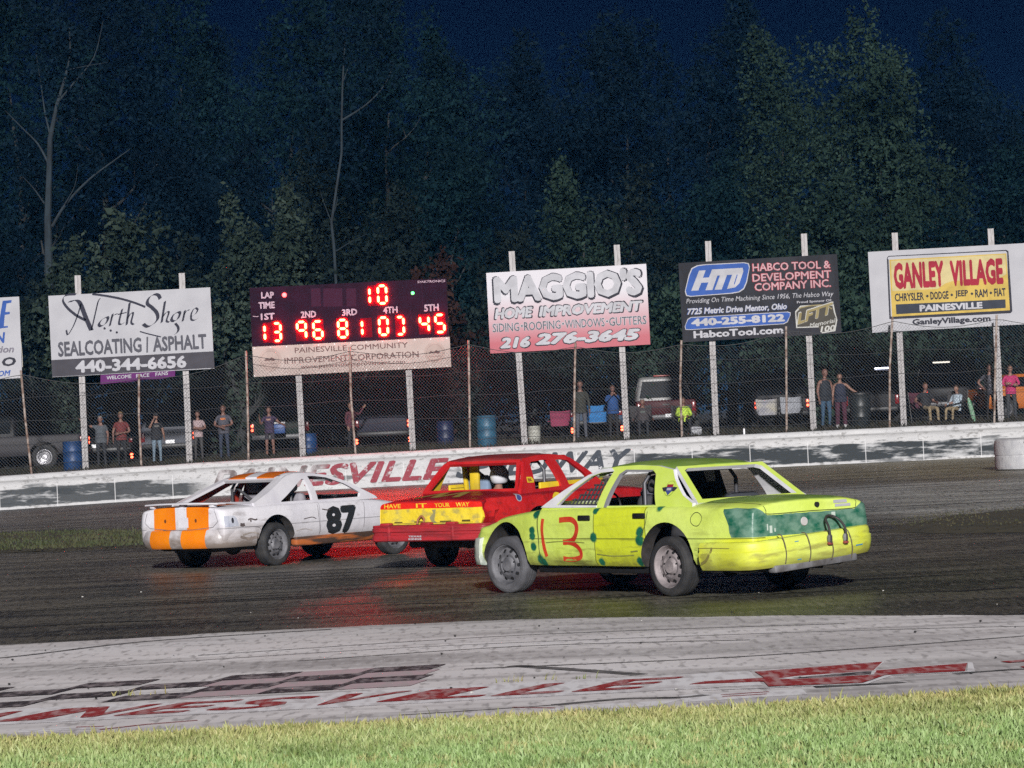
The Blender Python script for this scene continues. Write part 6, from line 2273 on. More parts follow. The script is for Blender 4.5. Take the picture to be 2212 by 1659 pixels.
pg = M('silver_grey_paint', (.20, .20, .22), .35, .3)
pk = M('black_car_paint', (.006, .006, .008), .45, spec=.12)
pn = M('navy_car_paint', (.008, .009, .022), .45, spec=.12)
pgr = M('dark_green_car_paint', (.007, .014, .011), .45, spec=.12)
psil = M('silver_suv_paint', (.075, .08, .098), .55, spec=.2)
pmr = M('maroon_car_paint', (.045, .006, .009), .5, spec=.15)
por = M('orange_car_paint', (.40, .11, .015), .4)
pbl = M('blue_car_paint', (.02, .045, .085), .45, spec=.2)
t = parked('pickup_truck', 'grey pickup truck seen side on at the left edge, tail lamp glowing', 'pickup truck', 101, 103.2, 180, 'pickup', M('grey_pickup_paint', (.036, .034, .038), .55, spec=.2), 'LR', None, pk, M('bright_alloy', (.62, .62, .65), .3, .7))
t.location.x += 1.15
parked('sedan', 'black sedan half hidden behind the man leaning on the billboard post', 'car', 228, 105.2, 90, 'car', pk, '', .35, low=True)
parked('suv', 'silver grey SUV parked tail on behind the man in the black print T-shirt', 'SUV', 362, 103.6, 90, 'suv', psil, 'R', -.05)
parked('pickup_truck', 'dark green pickup with a lit red lamp beside the woman spreading her arms', 'pickup truck', 603, 103.4, 88, 'pickup', pgr, 'L', None)
parked('suv', 'dark navy SUV between the scoreboard posts', 'SUV', 826, 103.2, 90, 'suv', pn, 'R', None, low=True)
parked('sedan', 'blue sedan behind the bright blue camp chair', 'car', 1288, 104.8, 92, 'car', pbl, '', .1, low=True)
mr = parked('pickup_truck', 'maroon pickup with a white cab behind the seated people', 'pickup truck', 1440, 103.4, 90, 'pickup', pmr, '', -.1, M('white_cab_paint', (.24, .24, .24), .5))
parked('suv', 'black SUV with red lamps lit behind the two pale camp chairs', 'SUV', 1690, 103.6, 90, 'suv', pk, 'LR', None)
parked('suv', 'black SUV with a white roof lamp bar beside the woman in the long skirt', 'SUV', 1884, 104.6, 86, 'suv', pk, '', None)
parked('sedan', 'orange sedan mostly hidden behind the woman in the long skirt', 'car', 1835, 108.6, 60, 'car', por, '', None)
bp_ = parked('pickup_truck', 'black pickup with a roof lamp bar behind the seated man and woman', 'pickup truck', 2062, 103.4, 90, 'pickup', pk, 'L', None)
parked('sedan', 'dark sedan with one glowing red lamp right of the billboard post', 'car', 1988, 107.5, 90, 'car', pk, 'L', None)
oc = parked('sedan', 'orange sports car at the right edge behind the two standing women', 'car', 2092, 102.6, 12, 'car', por, '', None)
for root, x, z, col_ in ((bp_, 2.9, 1.90, (1, .9, .75)), (mr, 2.4, 1.885, None)):
    mb = MB()
    mb.rbox((x - .3, 0, z), (.12, .55, .05), .02)
    obj('roof_lamp', mb, M('roof_lamp_lens', (.6, .6, .6), .4, emit=(1, .92, .8), es=1.2) if col_ else M('lamp_off_lens', (.25, .05, .04), .4), root)
for sx_ in (-.52, .40):
    pass
sv = [o_ for o_ in bpy.data.objects if o_.get('label', '').startswith('black SUV with a white roof')][0]
mb = MB()
mb.rbox((.55, -.42, 1.79), (.10, .50, .05), .02)
obj('roof_lamp', mb, M('cool_lamp', (.6, .6, .7), .4, emit=(.75, .78, 1.), es=5.), sv)

# ================================================================== BARRELS, BINS, CHAIRS


def barrel(name, label, cat, px, pyb, Y, r, h, mat, lid=None, group=None, taper=0.):
    p = P(px, pyb, Y)
    o = thing(name, label, cat, (p.x, Y, bz(p.x, Y) - .02), 0, group)
    mb = MB()
    k = 1 - taper
    mb.lathe([(0.001, 0), (r * k * .97, 0), (r * k, .02), (r * k, h * .30), (r * (k + taper * .3) * 1.035, h * .33), (r * (k + taper * .3), h * .36), (r * (k + taper * .6), h * .62), (r * (k + taper * .6) * 1.035, h * .65), (r * (k + taper * .6), h * .68), (r, h * .97), (r * 1.02, h * .98), (r * 1.02, h), (r * .93, h), (r * .92, h * .95), (0.001, h * .94)], n=22)
    obj('shell', mb, mat, o)
    if lid:
        mb = MB()
        mb.lathe([(r * 1.05, h - .02), (r * 1.05, h + .03), (r * .9, h + .06), (.001, h + .07)], n=22)
        obj('lid', mb, lid, o)
    return o


GBR = 'plastic barrels behind the wall'
mb_bl = M('blue_barrel_plastic', (.007, .045, .15), .5, c2=(.005, .03, .10), ns=4)
mb_tl = M('teal_barrel_plastic', (.022, .10, .17), .5, c2=(.015, .07, .125), ns=4)
barrel('barrel', 'deep blue plastic barrel beside the left billboard post', 'barrel', 159, 1020, 99.5, .30, .90, mb_bl, group=GBR)
barrel('barrel', 'teal blue plastic barrel standing alone right of the scoreboard', 'barrel', 1053, 968, 99.6, .30, .95, mb_tl, group=GBR)
barrel('barrel', 'blue barrel half hidden behind the left scoreboard post', 'barrel', 668, 980, 100.3, .26, .66, mb_bl, group=GBR)
barrel('barrel', 'dim blue barrel in the dark left of the teal one', 'barrel', 963, 962, 102, .27, .80, M('dim_blue_plastic', (.004, .012, .05), .5), group=GBR)
barrel('trash_bin', 'black wheeled-size trash bin the woman in the long skirt rests her hand on', 'trash bin', 1860, 921, 99.8, .34, 1.05, M('black_bin_plastic', (.012, .016, .018), .45), m_trim, taper=.14)
barrel('bucket', 'off white square-ish tub beside the left post of the pink billboard', 'tub', 1155, 957, 99.8, .20, .55, M('offwhite_plastic', (.36, .36, .32), .6, c2=(.28, .28, .25), ns=5), taper=.08)
cb_ = P(604, 930, 102.9)
o = thing('cooler', 'blue cooler with a white lid behind the woman spreading her arms', 'cooler', (cb_.x, 102.95, bz(cb_.x, 103) + .66), 0)
mb = MB()
mb.rbox((0, 0, .15), (.36, .26, .30), .03)
obj('box', mb, M('cooler_blue', (.02, .06, .20), .5), o)
mb = MB()
mb.rbox((0, 0, .335), (.38, .28, .07), .025)
obj('lid', mb, M('cooler_lid', (.35, .35, .36), .5), o)
# folded green umbrella standing by the orange car
p = P(2105, 905, 99.9)
o = thing('umbrella', 'folded green patterned umbrella leaning beside the seated woman', 'umbrella', (p.x, 99.9, bz(p.x, 99.9)), 0)
mb = MB()
mb.lathe([(.001, 0), (.05, .03), (.075, .25), (.07, .55), (.045, .72), (.02, .78)], n=12)
oo = obj('canopy', mb, M('green_pattern_cloth', (.05, .22, .10), .7, c2=(.35, .42, .35), ns=16), o)
oo.rotation_euler = (0, R(-12), 0)
# cooler bag, white stick
p = P(1505, 944, 99.4)
o = thing('cooler_bag', 'crumpled pale cooler bag on the ground below the maroon pickup', 'bag', (p.x, 99.6, bz(p.x, 99.6)), R(10))
mb = MB()
mb.rbox((0, 0, .14), (.34, .22, .28), .05)
mb.v = [tuple(Vector(v) * (1 + .08 * noise.noise(Vector(v) * 9))) for v in mb.v]
obj('bag', mb, M('pale_bag_cloth', (.34, .35, .37), .8, c2=(.2, .2, .22), ns=9), o)
mb = MB()
mb.tube(spline([(-.1, 0, .27), (-.05, 0, .36), (.05, 0, .36), (.1, 0, .27)], 4), .012, 6)
obj('handle', mb, m_trim, o)
p = P(1608, 944, 97.65)
mb = MB()
mb.lathe([(.001, 0), (.03, 0), (.03, .17), (.022, .19), (.001, .19)], n=10)
o = obj('marker_peg', mb, m_whitep)
o.location = (p.x, 97.66, zw(p.x) + 1.0)
tag(o, 'short white peg on top of the concrete wall', 'marker peg')
GCH = 'folding camp chairs behind the fence'


def camp_chair(label, px, pyb, Y, rz, cloth, s=1., trim=None):
    p = P(px, pyb, Y)
    o = thing('camp_chair', label, 'camp chair', (p.x, Y, bz(p.x, Y)), R(rz), GCH)
    o.scale = (s, s, s)
    mb = MB()
    # y forward; back cloth sagging between two poles
    n = 8
    A, B = [], []
    for j in range(7):
        for i in range(n + 1):
            u, v = i / n * 2 - 1, j / 6
            z = .46 + .48 * v
            w = .29 + .03 * v
            y = -.20 - .14 * v - .07 * (1 - u * u) * (1 - .4 * v)
            zz = z - .03 * (1 - u * u) * (1 if v > .9 else 0)
            A.append((u * w, y, zz))
            B.append((u * w, y - .012, zz))
    q = [(j * (n + 1) + i, j * (n + 1) + i + 1, (j + 1) * (n + 1) + i + 1, (j + 1) * (n + 1) + i) for j in range(6) for i in range(n)]
    mb.add(A, q)
    mb.add(B, [f[::-1] for f in q])
    obj('back_cloth', mb, cloth, o, sharp=0)
    mb = MB()
    A, B = [], []
    for j in range(7):
        for i in range(n + 1):
            u, v = i / n * 2 - 1, j / 6
            A.append((u * .28, -.22 + .46 * v, .44 - .06 * (1 - u * u) + .03 * v))
            B.append((u * .28, -.22 + .46 * v, .43 - .06 * (1 - u * u) + .03 * v))
    mb.add(A, q)
    mb.add(B, [f[::-1] for f in q])
    obj('seat_cloth', mb, trim or cloth, o, sharp=0)
    mb = MB()
    for sx in (-1, 1):
        mb.rbox((sx * .33, .0, .62), (.06, .46, .03), .012)
    obj('armrest', mb, trim or cloth, o)
    for sx in (-1, 1):
        for a, b2 in (((sx * .30, .26, .60), (sx * .30, -.28, .02)), ((sx * .30, .26, .02), (sx * .29, -.22, .50)), ((sx * .30, -.22, .02), (sx * .32, -.345, .94)), ((-.30, .26 * sx, .04), (.30, .26 * sx, .44))):
            mb = MB()
            mb.tube([a, b2], .011, 6)
            obj('leg', mb, m_trim, o)
    return o


mch = M('magenta_chair_cloth', (.20, .02, .06), .8, c2=(.14, .015, .045), ns=6)
camp_chair('magenta camp chair left of the man by the fence pipe', 1211, 948, 100.4, 175, mch)
camp_chair('bright blue camp chair between the two standing men', 1291, 946, 100.6, 180, M('blue_chair_cloth', (.012, .13, .34), .8, c2=(.01, .09, .25), ns=6), 1.12)
camp_chair('grey and cream camp chair, left one of the pale pair before the black SUV', 1660, 925, 100.6, 180, M('grey_cream_cloth', (.22, .22, .25), .8, c2=(.36, .34, .28), ns=3), 1.05)
camp_chair('grey striped camp chair, right one of the pale pair before the black SUV', 1710, 922, 100.8, 172, M('striped_cloth', (.26, .27, .30), .8, c2=(.18, .19, .21), ns=4, st=(6, 1, 1)), 1.08)
camp_chair('dark camp chair under the seated man in dark clothes', 1387, 946, 100.3, 180, M('dark_chair_cloth', (.03, .028, .03), .8), 1.05)
camp_chair('dark camp chair under the person in the bright yellow green jacket', 1476, 946, 100.3, 180, M('dark_chair_cloth', (.03, .028, .03), .8))
camp_chair('dark maroon camp chair under the seated man in khaki trousers', 1998, 912, 100.3, 205, M('maroon_chair_cloth', (.07, .015, .03), .8), 1.05)
camp_chair('dark camp chair under the seated woman in the pale blue floral blouse', 2062, 908, 100.4, 150, M('dark_chair_cloth', (.03, .028, .03), .8), 1.05)
# white painted tractor tyre marking the inside of the turn
x0 = P(2148, 1000, 82.5).x
rt_ = 1.02
ty = thing('tractor_tyre', 'big white painted tractor tyre lying on its side at the right edge', 'tyre', (x0 + rt_ + .02, 82.5, gz(x0 + rt_, 82.5) - .02))
mb = MB()
hh = .80
prof = [(rt_ * .62, .10), (rt_ * .66, .02), (rt_ * .90, .0), (rt_ * .985, .05), (rt_, .14), (rt_ * 1.0, .36), (rt_ * .992, .37), (rt_ * .992, .40), (rt_, .41), (rt_, .66), (rt_ * .985, .76), (rt_ * .93, hh), (rt_ * .86, hh + .01), (rt_ * .70, hh - .03), (rt_ * .64, hh - .10), (rt_ * .70, hh * .5), (rt_ * .62, .10)]
mb.lathe(prof, n=48)
mtw = NT('whitewashed_rubber', .75)
X, Y, Z = mtw.xyz()
k = mtw.noise(5, detail=8)
k2 = mtw.noise(16, (1, 1, .7), detail=8, rough=.7)
cc = mtw.mix(mtw.rng(k, .35, .65), (.38, .38, .40), (.46, .46, .47))
cc = mtw.mix(mtw.rng(k2, .60, .68, 0, .85), cc, (.07, .07, .07))
mtw.base(cc)
mtw.bump(k2, .6, .02)
obj('tread', mb, mtw.m, ty, sharp=35)

# ================================================================== PEOPLE
EYE = M('eye_dark', (.02, .015, .015), .3)
LIP = M('lip', (.20, .07, .06), .6)
SKIN = {'a': M('skin_light', (.24, .13, .095), .6, c2=(.20, .105, .075), ns=12), 'b': M('skin_ruddy', (.19, .095, .07), .6, c2=(.15, .07, .055), ns=12)}
HAIR = {'brown': M('hair_brown', (.05, .028, .016), .6), 'dark': M('hair_dark', (.018, .013, .011), .6), 'fair': M('hair_fair', (.22, .15, .08), .6), 'grey': M('hair_grey', (.22, .21, .20), .6)}
cloth = lambda n, c, k=.75: M('cloth_' + n, c, .85, c2=tuple(q * k for q in c), ns=14, bump=.3, bs=30)


def headfn(v):
    v = v.copy()
    if v.z < -.2:
        s_ = 1 - .35 * (-.2 - v.z)
        v.x *= s_
        v.y *= 1 - .10 * (-.2 - v.z)
    if v.y > .55:
        if abs(v.x) < .22 and -.35 < v.z < .12:
            v.y += .22 * (1 - abs(v.x) / .22) * (1 - abs(v.z + .12) / .3 if abs(v.z + .12) < .3 else 0)
        if .0 < v.z < .28 and .18 < abs(v.x) < .62:
            v.y -= .07
        if v.z < -.70:
            v.y += .10
    return v


STAND = dict(pelvis=(0, 0, .94), waist=(0, 0, 1.08), chest=(0, .0, 1.28), neckb=(0, -.01, 1.44), neck=(0, .01, 1.52), head=(0, .025, 1.63),
             sL=(-.175, -.01, 1.395), sR=(.175, -.01, 1.395), eL=(-.235, -.03, 1.12), eR=(.235, -.03, 1.12), wL=(-.25, .06, .88), wR=(.25, .06, .88),
             hL=(-.095, 0, .89), hR=(.095, 0, .89), kL=(-.11, .025, .50), kR=(.11, .025, .50), aL=(-.12, -.02, .085), aR=(.12, -.02, .085), tL=(-.145, .14, .035), tR=(.145, .14, .035))
SIT = dict(pelvis=(0, -.08, .50), waist=(0, -.13, .64), chest=(0, -.17, .84), neckb=(0, -.17, 1.0), neck=(0, -.14, 1.08), head=(0, -.12, 1.19), sL=(-.175, -.17, .955), sR=(.175, -.17, .955), eL=(-.27, -.10, .70), eR=(.27, -.10, .70), wL=(-.26, .14, .64), wR=(.26, .14, .64),
           hL=(-.10, -.02, .49), hR=(.10, -.02, .49), kL=(-.14, .38, .50), kR=(.14, .38, .50), aL=(-.14, .42, .085), aR=(.14, .42, .085), tL=(-.16, .58, .035), tR=(.16, .58, .035))
BONES = [('pelvis', 'waist'), ('waist', 'chest'), ('chest', 'neckb'), ('neckb', 'neck')]


def person(label, px, pytop, Y, face, pose, top, legs, shoes='dark', skin='a', hair='brown', hstyle='short', sleeves='short', legl='long', H=None, fat=1., hat=None, shirt_len=.84, group='spectators behind the fence', at=None, logo=None, head_turn=0.):
    J = dict(SIT if pose.get('sit') else STAND)
    J.update({k_: v for k_, v in pose.items() if k_ != 'sit'})
    top_h = 1.32 if pose.get('sit') else 1.755
    if at is None:
        p = P(px, pytop, Y)
        g = bz(p.x, Y)
        s = (H / 1.755) if H else max(.86, min(1.10, (p.z - g) / top_h))
        base = Vector((p.x, Y, (p.z - top_h * s) if pose.get('sit') else g + .005))
    else:
        base, s = Vector(at), H / 1.755
    o = thing('person', label, 'person', base, R(face), group)
    o.scale = (s, s, s)
    V, Rr, E = [], [], []
    idx = {}

    def node(nm, p, r):
        idx[nm] = len(V)
        V.append(Vector(p))
        Rr.append(r)
        return idx[nm]
    f = fat
    for nm, r in (('pelvis', .125 * f), ('waist', .118 * f), ('chest', .128 * (f * .6 + .4)), ('neckb', .072), ('neck', .052)):
        node(nm, J[nm], r)
    E += [(0, 1), (1, 2), (2, 3), (3, 4)]
    node('hd', Vector(J['neck']).lerp(Vector(J['head']), .55), .055)
    E.append((4, 5))
    for s_ in 'LR':
        sg = -1 if s_ == 'L' else 1
        a = node('s' + s_, J['s' + s_], .066 if sleeves != 'none' else .058)
        E.append((idx['chest'], a))
        b2 = node('e' + s_, J['e' + s_], .047)
        E.append((a, b2))
        c = node('w' + s_, J['w' + s_], .029)
        E.append((b2, c))
        d = (Vector(J['w' + s_]) - Vector(J['e' + s_])).normalized()
        d = (d + Vector(pose.get('bend', (0, 0, 0)))).normalized()
        side = d.cross(Vector((1, 0, 0)))
        if side.length < .3:
            side = d.cross(Vector((0, 0, 1)))
        side.normalize()
        w = Vector(J['w' + s_])
        pm = node('p' + s_, w + d * .065, .034)
        E.append((c, pm))
        for q, (off, ln_) in enumerate(((-.030, .072), (-.010, .082), (.010, .078), (.028, .062))):
            k1 = node('f%s%d' % (s_, q), w + d * .095 + side * off, .0105)
            k2 = node('g%s%d' % (s_, q), w + d * (.095 + ln_) + side * off * 1.25 + d.cross(side) * .018 * sg, .0085)
            E += [(pm, k1), (k1, k2)]
        k1 = node('th' + s_, w + d * .05 - side * .042, .012)
        k2 = node('ti' + s_, w + d * .10 - side * .062, .009)
        E += [(c, k1), (k1, k2)]
        h_ = node('h' + s_, J['h' + s_], .090 * f)
        kn = node('k' + s_, J['k' + s_], .060 if legl != 'wide' else .085)
        an = node('a' + s_, J['a' + s_], .043 if legl != 'wide' else .075)
        to = node('t' + s_, J['t' + s_], .038)
        E += [(0, h_), (h_, kn), (kn, an), (an, to)]
    bm = bmesh.new()
    lay = bm.verts.layers.skin.verify()
    bv = []
    for p, r in zip(V, Rr):
        v = bm.verts.new(p)
        v[lay].radius = (r, r)
        bv.append(v)
    bv[0][lay].use_root = True
    for a, b2 in E:
        bm.edges.new((bv[a], bv[b2]))
    me = bpy.data.meshes.new('t')
    bm.to_mesh(me)
    bm.free()
    tmp = link('t', me)
    tmp.modifiers.new('s', 'SKIN')
    sb = tmp.modifiers.new('b', 'SUBSURF')
    sb.levels = sb.render_levels = 1
    dg = bpy.context.evaluated_depsgraph_get()
    sk = bpy.data.meshes.new_from_object(tmp.evaluated_get(dg))
    bpy.data.objects.remove(tmp)
    mb = MB()
    vs = [v.co.copy() for v in sk.vertices]
    inv = {v: k_ for k_, v in idx.items()}
    seg = [(V[a], V[b2], Rr[a], Rr[b2], inv[a], inv[b2]) for a, b2 in E]

    def region(c):
        best, bn = 1e9, None
        for a, b2, ra, rb, na, nb in seg:
            ab = b2 - a
            t_ = max(0, min(1, (c - a).dot(ab) / max(1e-9, ab.length_squared)))
            dd = (c - a - ab * t_).length - (ra + (rb - ra) * t_)
            if dd < best:
                best, bn = dd, (na, nb, t_)
        na, nb, t_ = bn
        if nb[0] in 'fgpt' and nb[:2] != 'tL' and nb[:2] != 'tR':
            return 0
        if nb in ('tL', 'tR'):
            return 3
        if nb in ('aL', 'aR'):
            return (2 if legl in ('long', 'wide') else 0) if t_ < .93 else 3
        if nb in ('kL', 'kR'):
            return 2 if legl != 'short' or t_ < .75 else 0
        if nb in ('hL', 'hR'):
            return 2
        if nb in ('wL', 'wR'):
            return 1 if sleeves == 'long' else 0
        if nb in ('eL', 'eR'):
            return 1 if sleeves == 'long' or (sleeves == 'short' and t_ < .62) else 0
        if nb in ('sL', 'sR'):
            return 0 if sleeves == 'none' and t_ > .55 else 1
        if nb in ('hd', 'neck'):
            return 0
        if nb == 'neckb':
            return 1 if (t_ < .75 if sleeves != 'none' else t_ < .2) else 0
        if nb == 'waist' and t_ < .2:
            return 2
        return 1
    fl_ = [tuple(p.vertices) for p in sk.polygons]
    for fc in fl_:
        pass
    o0 = len(mb.v)
    mb.v += [tuple(v) for v in vs]
    for fc in fl_:
        c = sum((vs[i] for i in fc), Vector()) / len(fc)
        mb.f.append(fc)
        mb.mi.append(region(c))
    bpy.data.meshes.remove(sk)
    hc = Vector(J['head'])
    rh = Matrix.Rotation(R(head_turn), 3, 'Z')
    mb.ellipsoid(hc, (.076, .098, .122), 18, 14, rh, 0, headfn)
    for sg in (-1, 1):
        mb.ellipsoid(hc + rh @ Vector((sg * .031, .086, .016)), (.012, .008, .008), 8, 5, rh, 4)
        mb.ellipsoid(hc + rh @ Vector((sg * .076, -.005, .0)), (.010, .022, .032), 8, 5, rh, 0)
    mb.ellipsoid(hc + rh @ Vector((0, .088, -.055)), (.024, .010, .006), 8, 5, rh, 5)
    mt = [SKIN[skin], top, legs, M('shoe_' + shoes, {'dark': (.03, .028, .028), 'white': (.45, .45, .45), 'brown': (.12, .07, .04)}[shoes], .7), EYE, LIP]
    body = obj('body', mb, mt, o, sharp=60)
    # hair
    if hstyle != 'bald':
        mb = MB()

        def hf(v):
            v = v.copy()
            if v.y > .25 and v.z < .45:
                v.y = .25 - (v.y - .25) * .3
                v *= .93
            if hstyle == 'short' and v.z < -.25:
                v *= .80
            if hstyle == 'long' and v.z < -.1 and v.y < .3:
                v.z *= 1.9
                v.y -= .1
            return v
        mb.ellipsoid(hc + rh @ Vector((0, -.012, .022)), (.088, .106, .118), 16, 12, rh, 0, hf)
        obj('hair', mb, HAIR[hair], o, sharp=60)
    if hat is not None:
        mb = MB()
        mb.ellipsoid(hc + Vector((0, -.005, .065)), (.092, .108, .075), 14, 8, rh, 0, lambda v: Vector((v.x, v.y, max(v.z, -.2))))
        mb.rbox(hc + rh @ Vector((0, .125, .055)), (.13, .09, .012), .005, rh)
        obj('cap', mb, hat, o, sharp=50)
    # loose shirt hanging over the hips
    mb = MB()
    rings = []
    pl, wa, chs, nb = (Vector(J[q]) for q in ('pelvis', 'waist', 'chest', 'neckb'))
    spine = [(pl + (pl - wa) * ((.94 - shirt_len) / .14), .172 * f, .128 * f), (pl, .172 * f, .130 * f), (wa, .162 * f, .128 * f), (chs, .178, .128), (chs.lerp(nb, .62), .165, .108), (nb.lerp(chs, .12), .095, .082)]
    up = (chs - pl).normalized()
    for c, a, b2 in spline([(tuple(c) + (a, b2)) for c, a, b2 in spine], 3) and [(Vector(t_[:3]), t_[3], t_[4]) for t_ in spline([(tuple(c) + (a, b2)) for c, a, b2 in spine], 3)]:
        fw = Vector((0, 1, 0)) - up * up.y
        fw.normalize()
        rings.append([c + Vector((1, 0, 0)) * a * math.cos(2 * math.pi * i / 18) + fw * b2 * math.sin(2 * math.pi * i / 18) * (1 + .05 * noise.noise((i * .8, c.z * 6, px))) for i in range(18)])
    mb.loft(rings, True, False)
    if logo is not None:
        q = Vector(J['chest'])
        mb.box(q + Vector((0, .136, .03)), (.16, .006, .06), None, 1)
        obj('shirt', mb, [top, logo], o, sharp=60)
    else:
        obj('shirt', mb, top, o, sharp=60)
    return o


FOLD = dict(eL=(-.27, .06, 1.13), eR=(.27, .06, 1.13), wL=(.03, .20, 1.16), wR=(-.04, .22, 1.12))
cg, cm_, cbk = cloth('slate', (.075, .085, .10)), cloth('maroon', (.13, .022, .022)), cloth('black', (.012, .013, .018))
pdk, pbk, jean = cloth('dark_trousers', (.02, .022, .028)), cloth('black_trousers', (.012, .012, .015)), cloth('pale_jeans', (.16, .22, .28))
khk = cloth('khaki', (.26, .20, .12))
person('man in a slate T-shirt with one arm stretched to the billboard post', 216, 899, 99.9, 180, dict(eR=(.38, .08, 1.42), wR=(.60, .10, 1.60), eL=(-.24, -.02, 1.12), wL=(-.24, .12, .90)), cg, pdk, skin='b', fat=1.22, hair='grey')
person('person in a maroon T-shirt with folded arms and black trousers', 260, 890, 100.0, 182, dict(wL=(.02, .20, 1.06), eL=(-.28, .05, 1.10), eR=(.26, -.02, 1.12), wR=(.26, .08, .88)), cm_, pbk, skin='b', fat=1.05, hair='fair')
person('man in a black print T-shirt and pale jeans raising a drink', 336, 893, 99.8, 195, dict(eR=(.26, .16, 1.24), wR=(.14, .24, 1.50), wL=(-.24, .14, .92)), cbk, jean, skin='a', fat=1.12, hat=cbk, logo=cloth('print_grey', (.13, .12, .11)))
person('person in a pale pink top with crossed arms', 426, 888, 100.1, 182, FOLD, cloth('pale_pink', (.36, .27, .28)), cloth('grey_trousers', (.05, .048, .05)), skin='b', hair='dark')
person('tall man in a dark grey T-shirt with a small orange logo', 481, 875, 99.9, 178, dict(wL=(-.06, .22, 1.08), eL=(-.29, .02, 1.12), wR=(.05, .24, 1.04), eR=(.29, .02, 1.12)), cloth('dusk_grey', (.065, .065, .085)), cloth('denim_dark', (.025, .035, .065)), skin='b', fat=1.1, logo=cloth('orange_print', (.55, .17, .05)))
person('woman in a purple print T-shirt and shorts spreading both hands', 580, 879, 99.8, 176, dict(eL=(-.34, .06, 1.20), wL=(-.50, .18, 1.12), eR=(.29, .08, 1.14), wR=(.30, .22, 1.36)), cloth('dark_purple', (.035, .02, .055)), cloth('dark_shorts', (.03, .025, .035)), skin='b', hair='brown', legl='short', logo=cloth('print_peach', (.36, .20, .16)))
person('person in a maroon hoodie leaning on the dark navy SUV', 756, 889, 101.6, 235, dict(eL=(-.34, .14, 1.30), wL=(-.50, .22, 1.52), chest=(-.05, .06, 1.27), neckb=(-.08, .09, 1.42)), cloth('plum', (.085, .018, .03)), pbk, skin='a', sleeves='long')
person('man in an olive jacket standing by the rusty fence pipe', 1252, 822, 100.0, 178, dict(), cloth('olive_black', (.030, .032, .026)), cloth('grey_jeans', (.075, .08, .10)), skin='b', sleeves='long', hair='dark', shirt_len=.80)
person('person in a royal blue hoodie holding both hands up to the face', 1322, 832, 100.2, 190, dict(eL=(-.27, .16, 1.22), eR=(.27, .16, 1.22), wL=(-.09, .22, 1.40), wR=(.09, .22, 1.40)), cloth('royal_blue', (.010, .055, .19)), pbk, skin='b', sleeves='long', fat=1.15, shirt_len=.82)
person('heavy man in dark clothes seated in a camp chair', 1387, 861, 100.3, 178, dict(sit=1, wL=(-.33, .16, .62), wR=(.33, .16, .62)), cloth('charcoal_shirt', (.045, .038, .042)), pdk, skin='b', fat=1.35, hair='grey', sleeves='long', logo=cloth('print_grey_green', (.10, .12, .11)))
person('person in a bright yellow green jacket seated before the maroon pickup', 1476, 858, 100.3, 184, dict(sit=1, wL=(-.12, .18, .66), wR=(.12, .18, .66)), cloth('hi_vis', (.42, .58, .06)), pbk, skin='b', fat=1.2, sleeves='long', shoes='white')
person('man in a black tank top and blue jeans looking sideways', 1780, 797, 99.9, 205, dict(eL=(-.26, -.02, 1.12), wL=(-.20, .10, .90)), cloth('black_tank', (.012, .016, .024)), cloth('blue_jeans', (.035, .08, .14)), skin='b', hstyle='bald', sleeves='none', fat=1.25, head_turn=18)
person('woman in a navy top and long maroon skirt resting a hand on the bin', 1813, 806, 99.9, 175, dict(eL=(-.34, .08, 1.22), wL=(-.54, .12, 1.10)), cloth('navy_top', (.014, .018, .04)), cloth('maroon_skirt', (.06, .012, .03)), skin='a', hair='dark', hstyle='short', sleeves='none', legl='wide', fat=1.2, shoes='white')
person('man in a black polo and khaki trousers sitting with knees apart', 2002, 826, 100.2, 200, dict(sit=1, wL=(-.20, .24, .66), eR=(.40, -.10, .74), wR=(.38, .12, .66)), cbk, khk, skin='b', hair='brown')
person('woman in a pale blue floral blouse sitting with her back half turned', 2061, 832, 100.3, 140, dict(sit=1, eL=(-.25, .05, .72), wL=(-.10, .26, .70)), M('cloth_floral', (.42, .50, .56), .85, c2=(.20, .24, .30), ns=22), khk, skin='a', hair='brown', sleeves='long', fat=1.1)
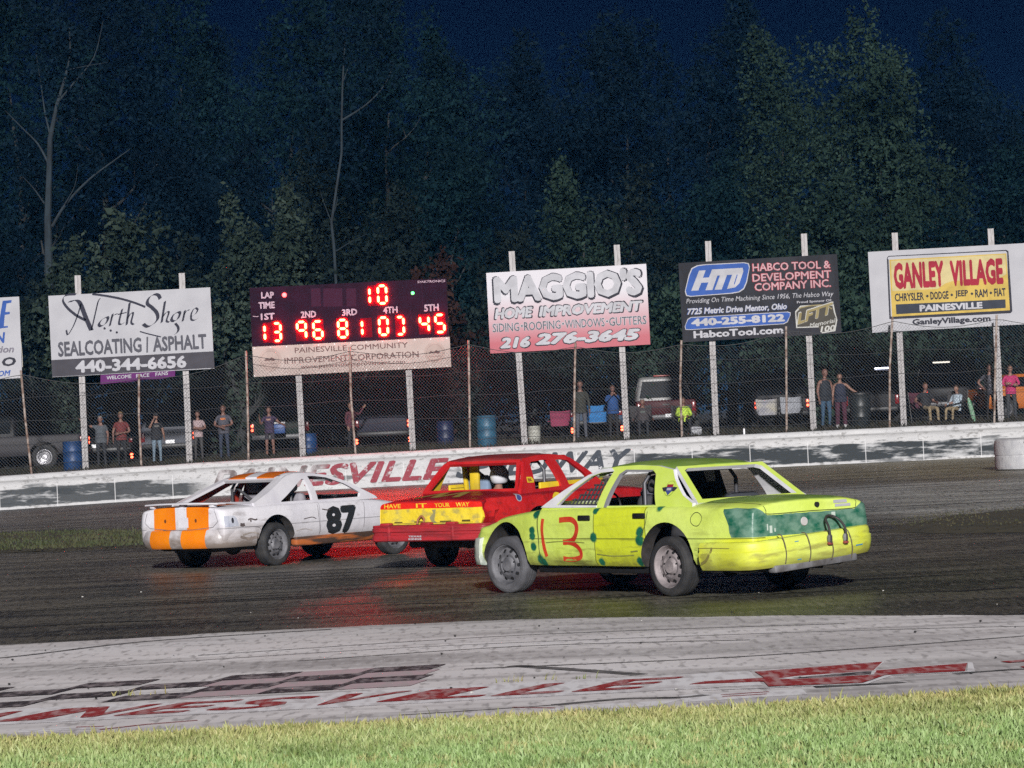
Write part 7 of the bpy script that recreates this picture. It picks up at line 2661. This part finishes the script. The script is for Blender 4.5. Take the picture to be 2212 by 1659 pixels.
person('woman in a black floral top standing with a hand on her hip', 2136, 787, 99.9, 180, dict(eR=(.36, -.04, 1.20), wR=(.20, .04, 1.02)), M('cloth_dark_floral', (.022, .022, .03), .85, c2=(.24, .23, .27), ns=20, lo=.58, hi=.66), pbk, skin='b', hair='brown', hstyle='short', fat=1.12)
person('woman in a bright pink sweater with folded arms', 2181, 789, 99.9, 180, FOLD, cloth('bright_pink', (.42, .025, .12)), cloth('grey_leggings', (.035, .038, .045)), skin='a', hair='brown', hstyle='short', sleeves='long')
# drivers


def driver(label, car, loc, helmet, suit, face):
    M_ = Matrix.Translation(car.location) @ Matrix.Rotation(car.rotation_euler.z, 4, 'Z')
    pos = M_ @ Vector(loc)
    o = person(label, 0, 0, 0, math.degrees(car.rotation_euler.z) - 90 + face, dict(sit=1, eL=(-.26, .12, .78), eR=(.26, .12, .78), wL=(-.14, .36, .86), wR=(.14, .36, .86), kL=(-.14, .36, .52), kR=(.14, .36, .52), aL=(-.14, .62, .30), aR=(.14, .62, .30), tL=(-.15, .70, .36), tR=(.15, .70, .36)), suit, suit, H=1.72, at=pos, sleeves='long', hstyle='bald', group='drivers in the race cars')
    mb = MB()
    hc = Vector(SIT['head']) + Vector((0, -.005, .015))

    def hf(v):
        v = v.copy()
        if v.z < -.75:
            v.z = -.75
        if v.y > .0 and v.z < -.2:
            v.y *= 1.12
        return v
    mb.ellipsoid(hc, (.132, .158, .160), 24, 18, None, 0, hf)
    obj('helmet', mb, helmet, o, sharp=60)
    mb = MB()
    n = 10
    v = []
    for j, z in enumerate((-.02, .055)):
        for i in range(n + 1):
            a = R(30 + 120 * i / n)
            v.append(hc + Vector((math.cos(a) * .134, math.sin(a) * .163, z)))
    mb.add(v, [(i, i + 1, n + 2 + i, n + 1 + i) for i in range(n)])
    obj('visor', mb, m_glass, o)
    return o


driver('driver in a white helmet and blue suit at the wheel of the red sedan', red_car, (.68, .10, .07), M('white_helmet', (.62, .62, .66), .25), cloth('blue_suit', (.015, .045, .15)), 0)
driver('driver in a dark helmet half seen inside the lime sedan', lime_car, (1.0, .36, -.08), M('grey_helmet', (.10, .10, .12), .3), cloth('black', (.012, .013, .018)), 0)
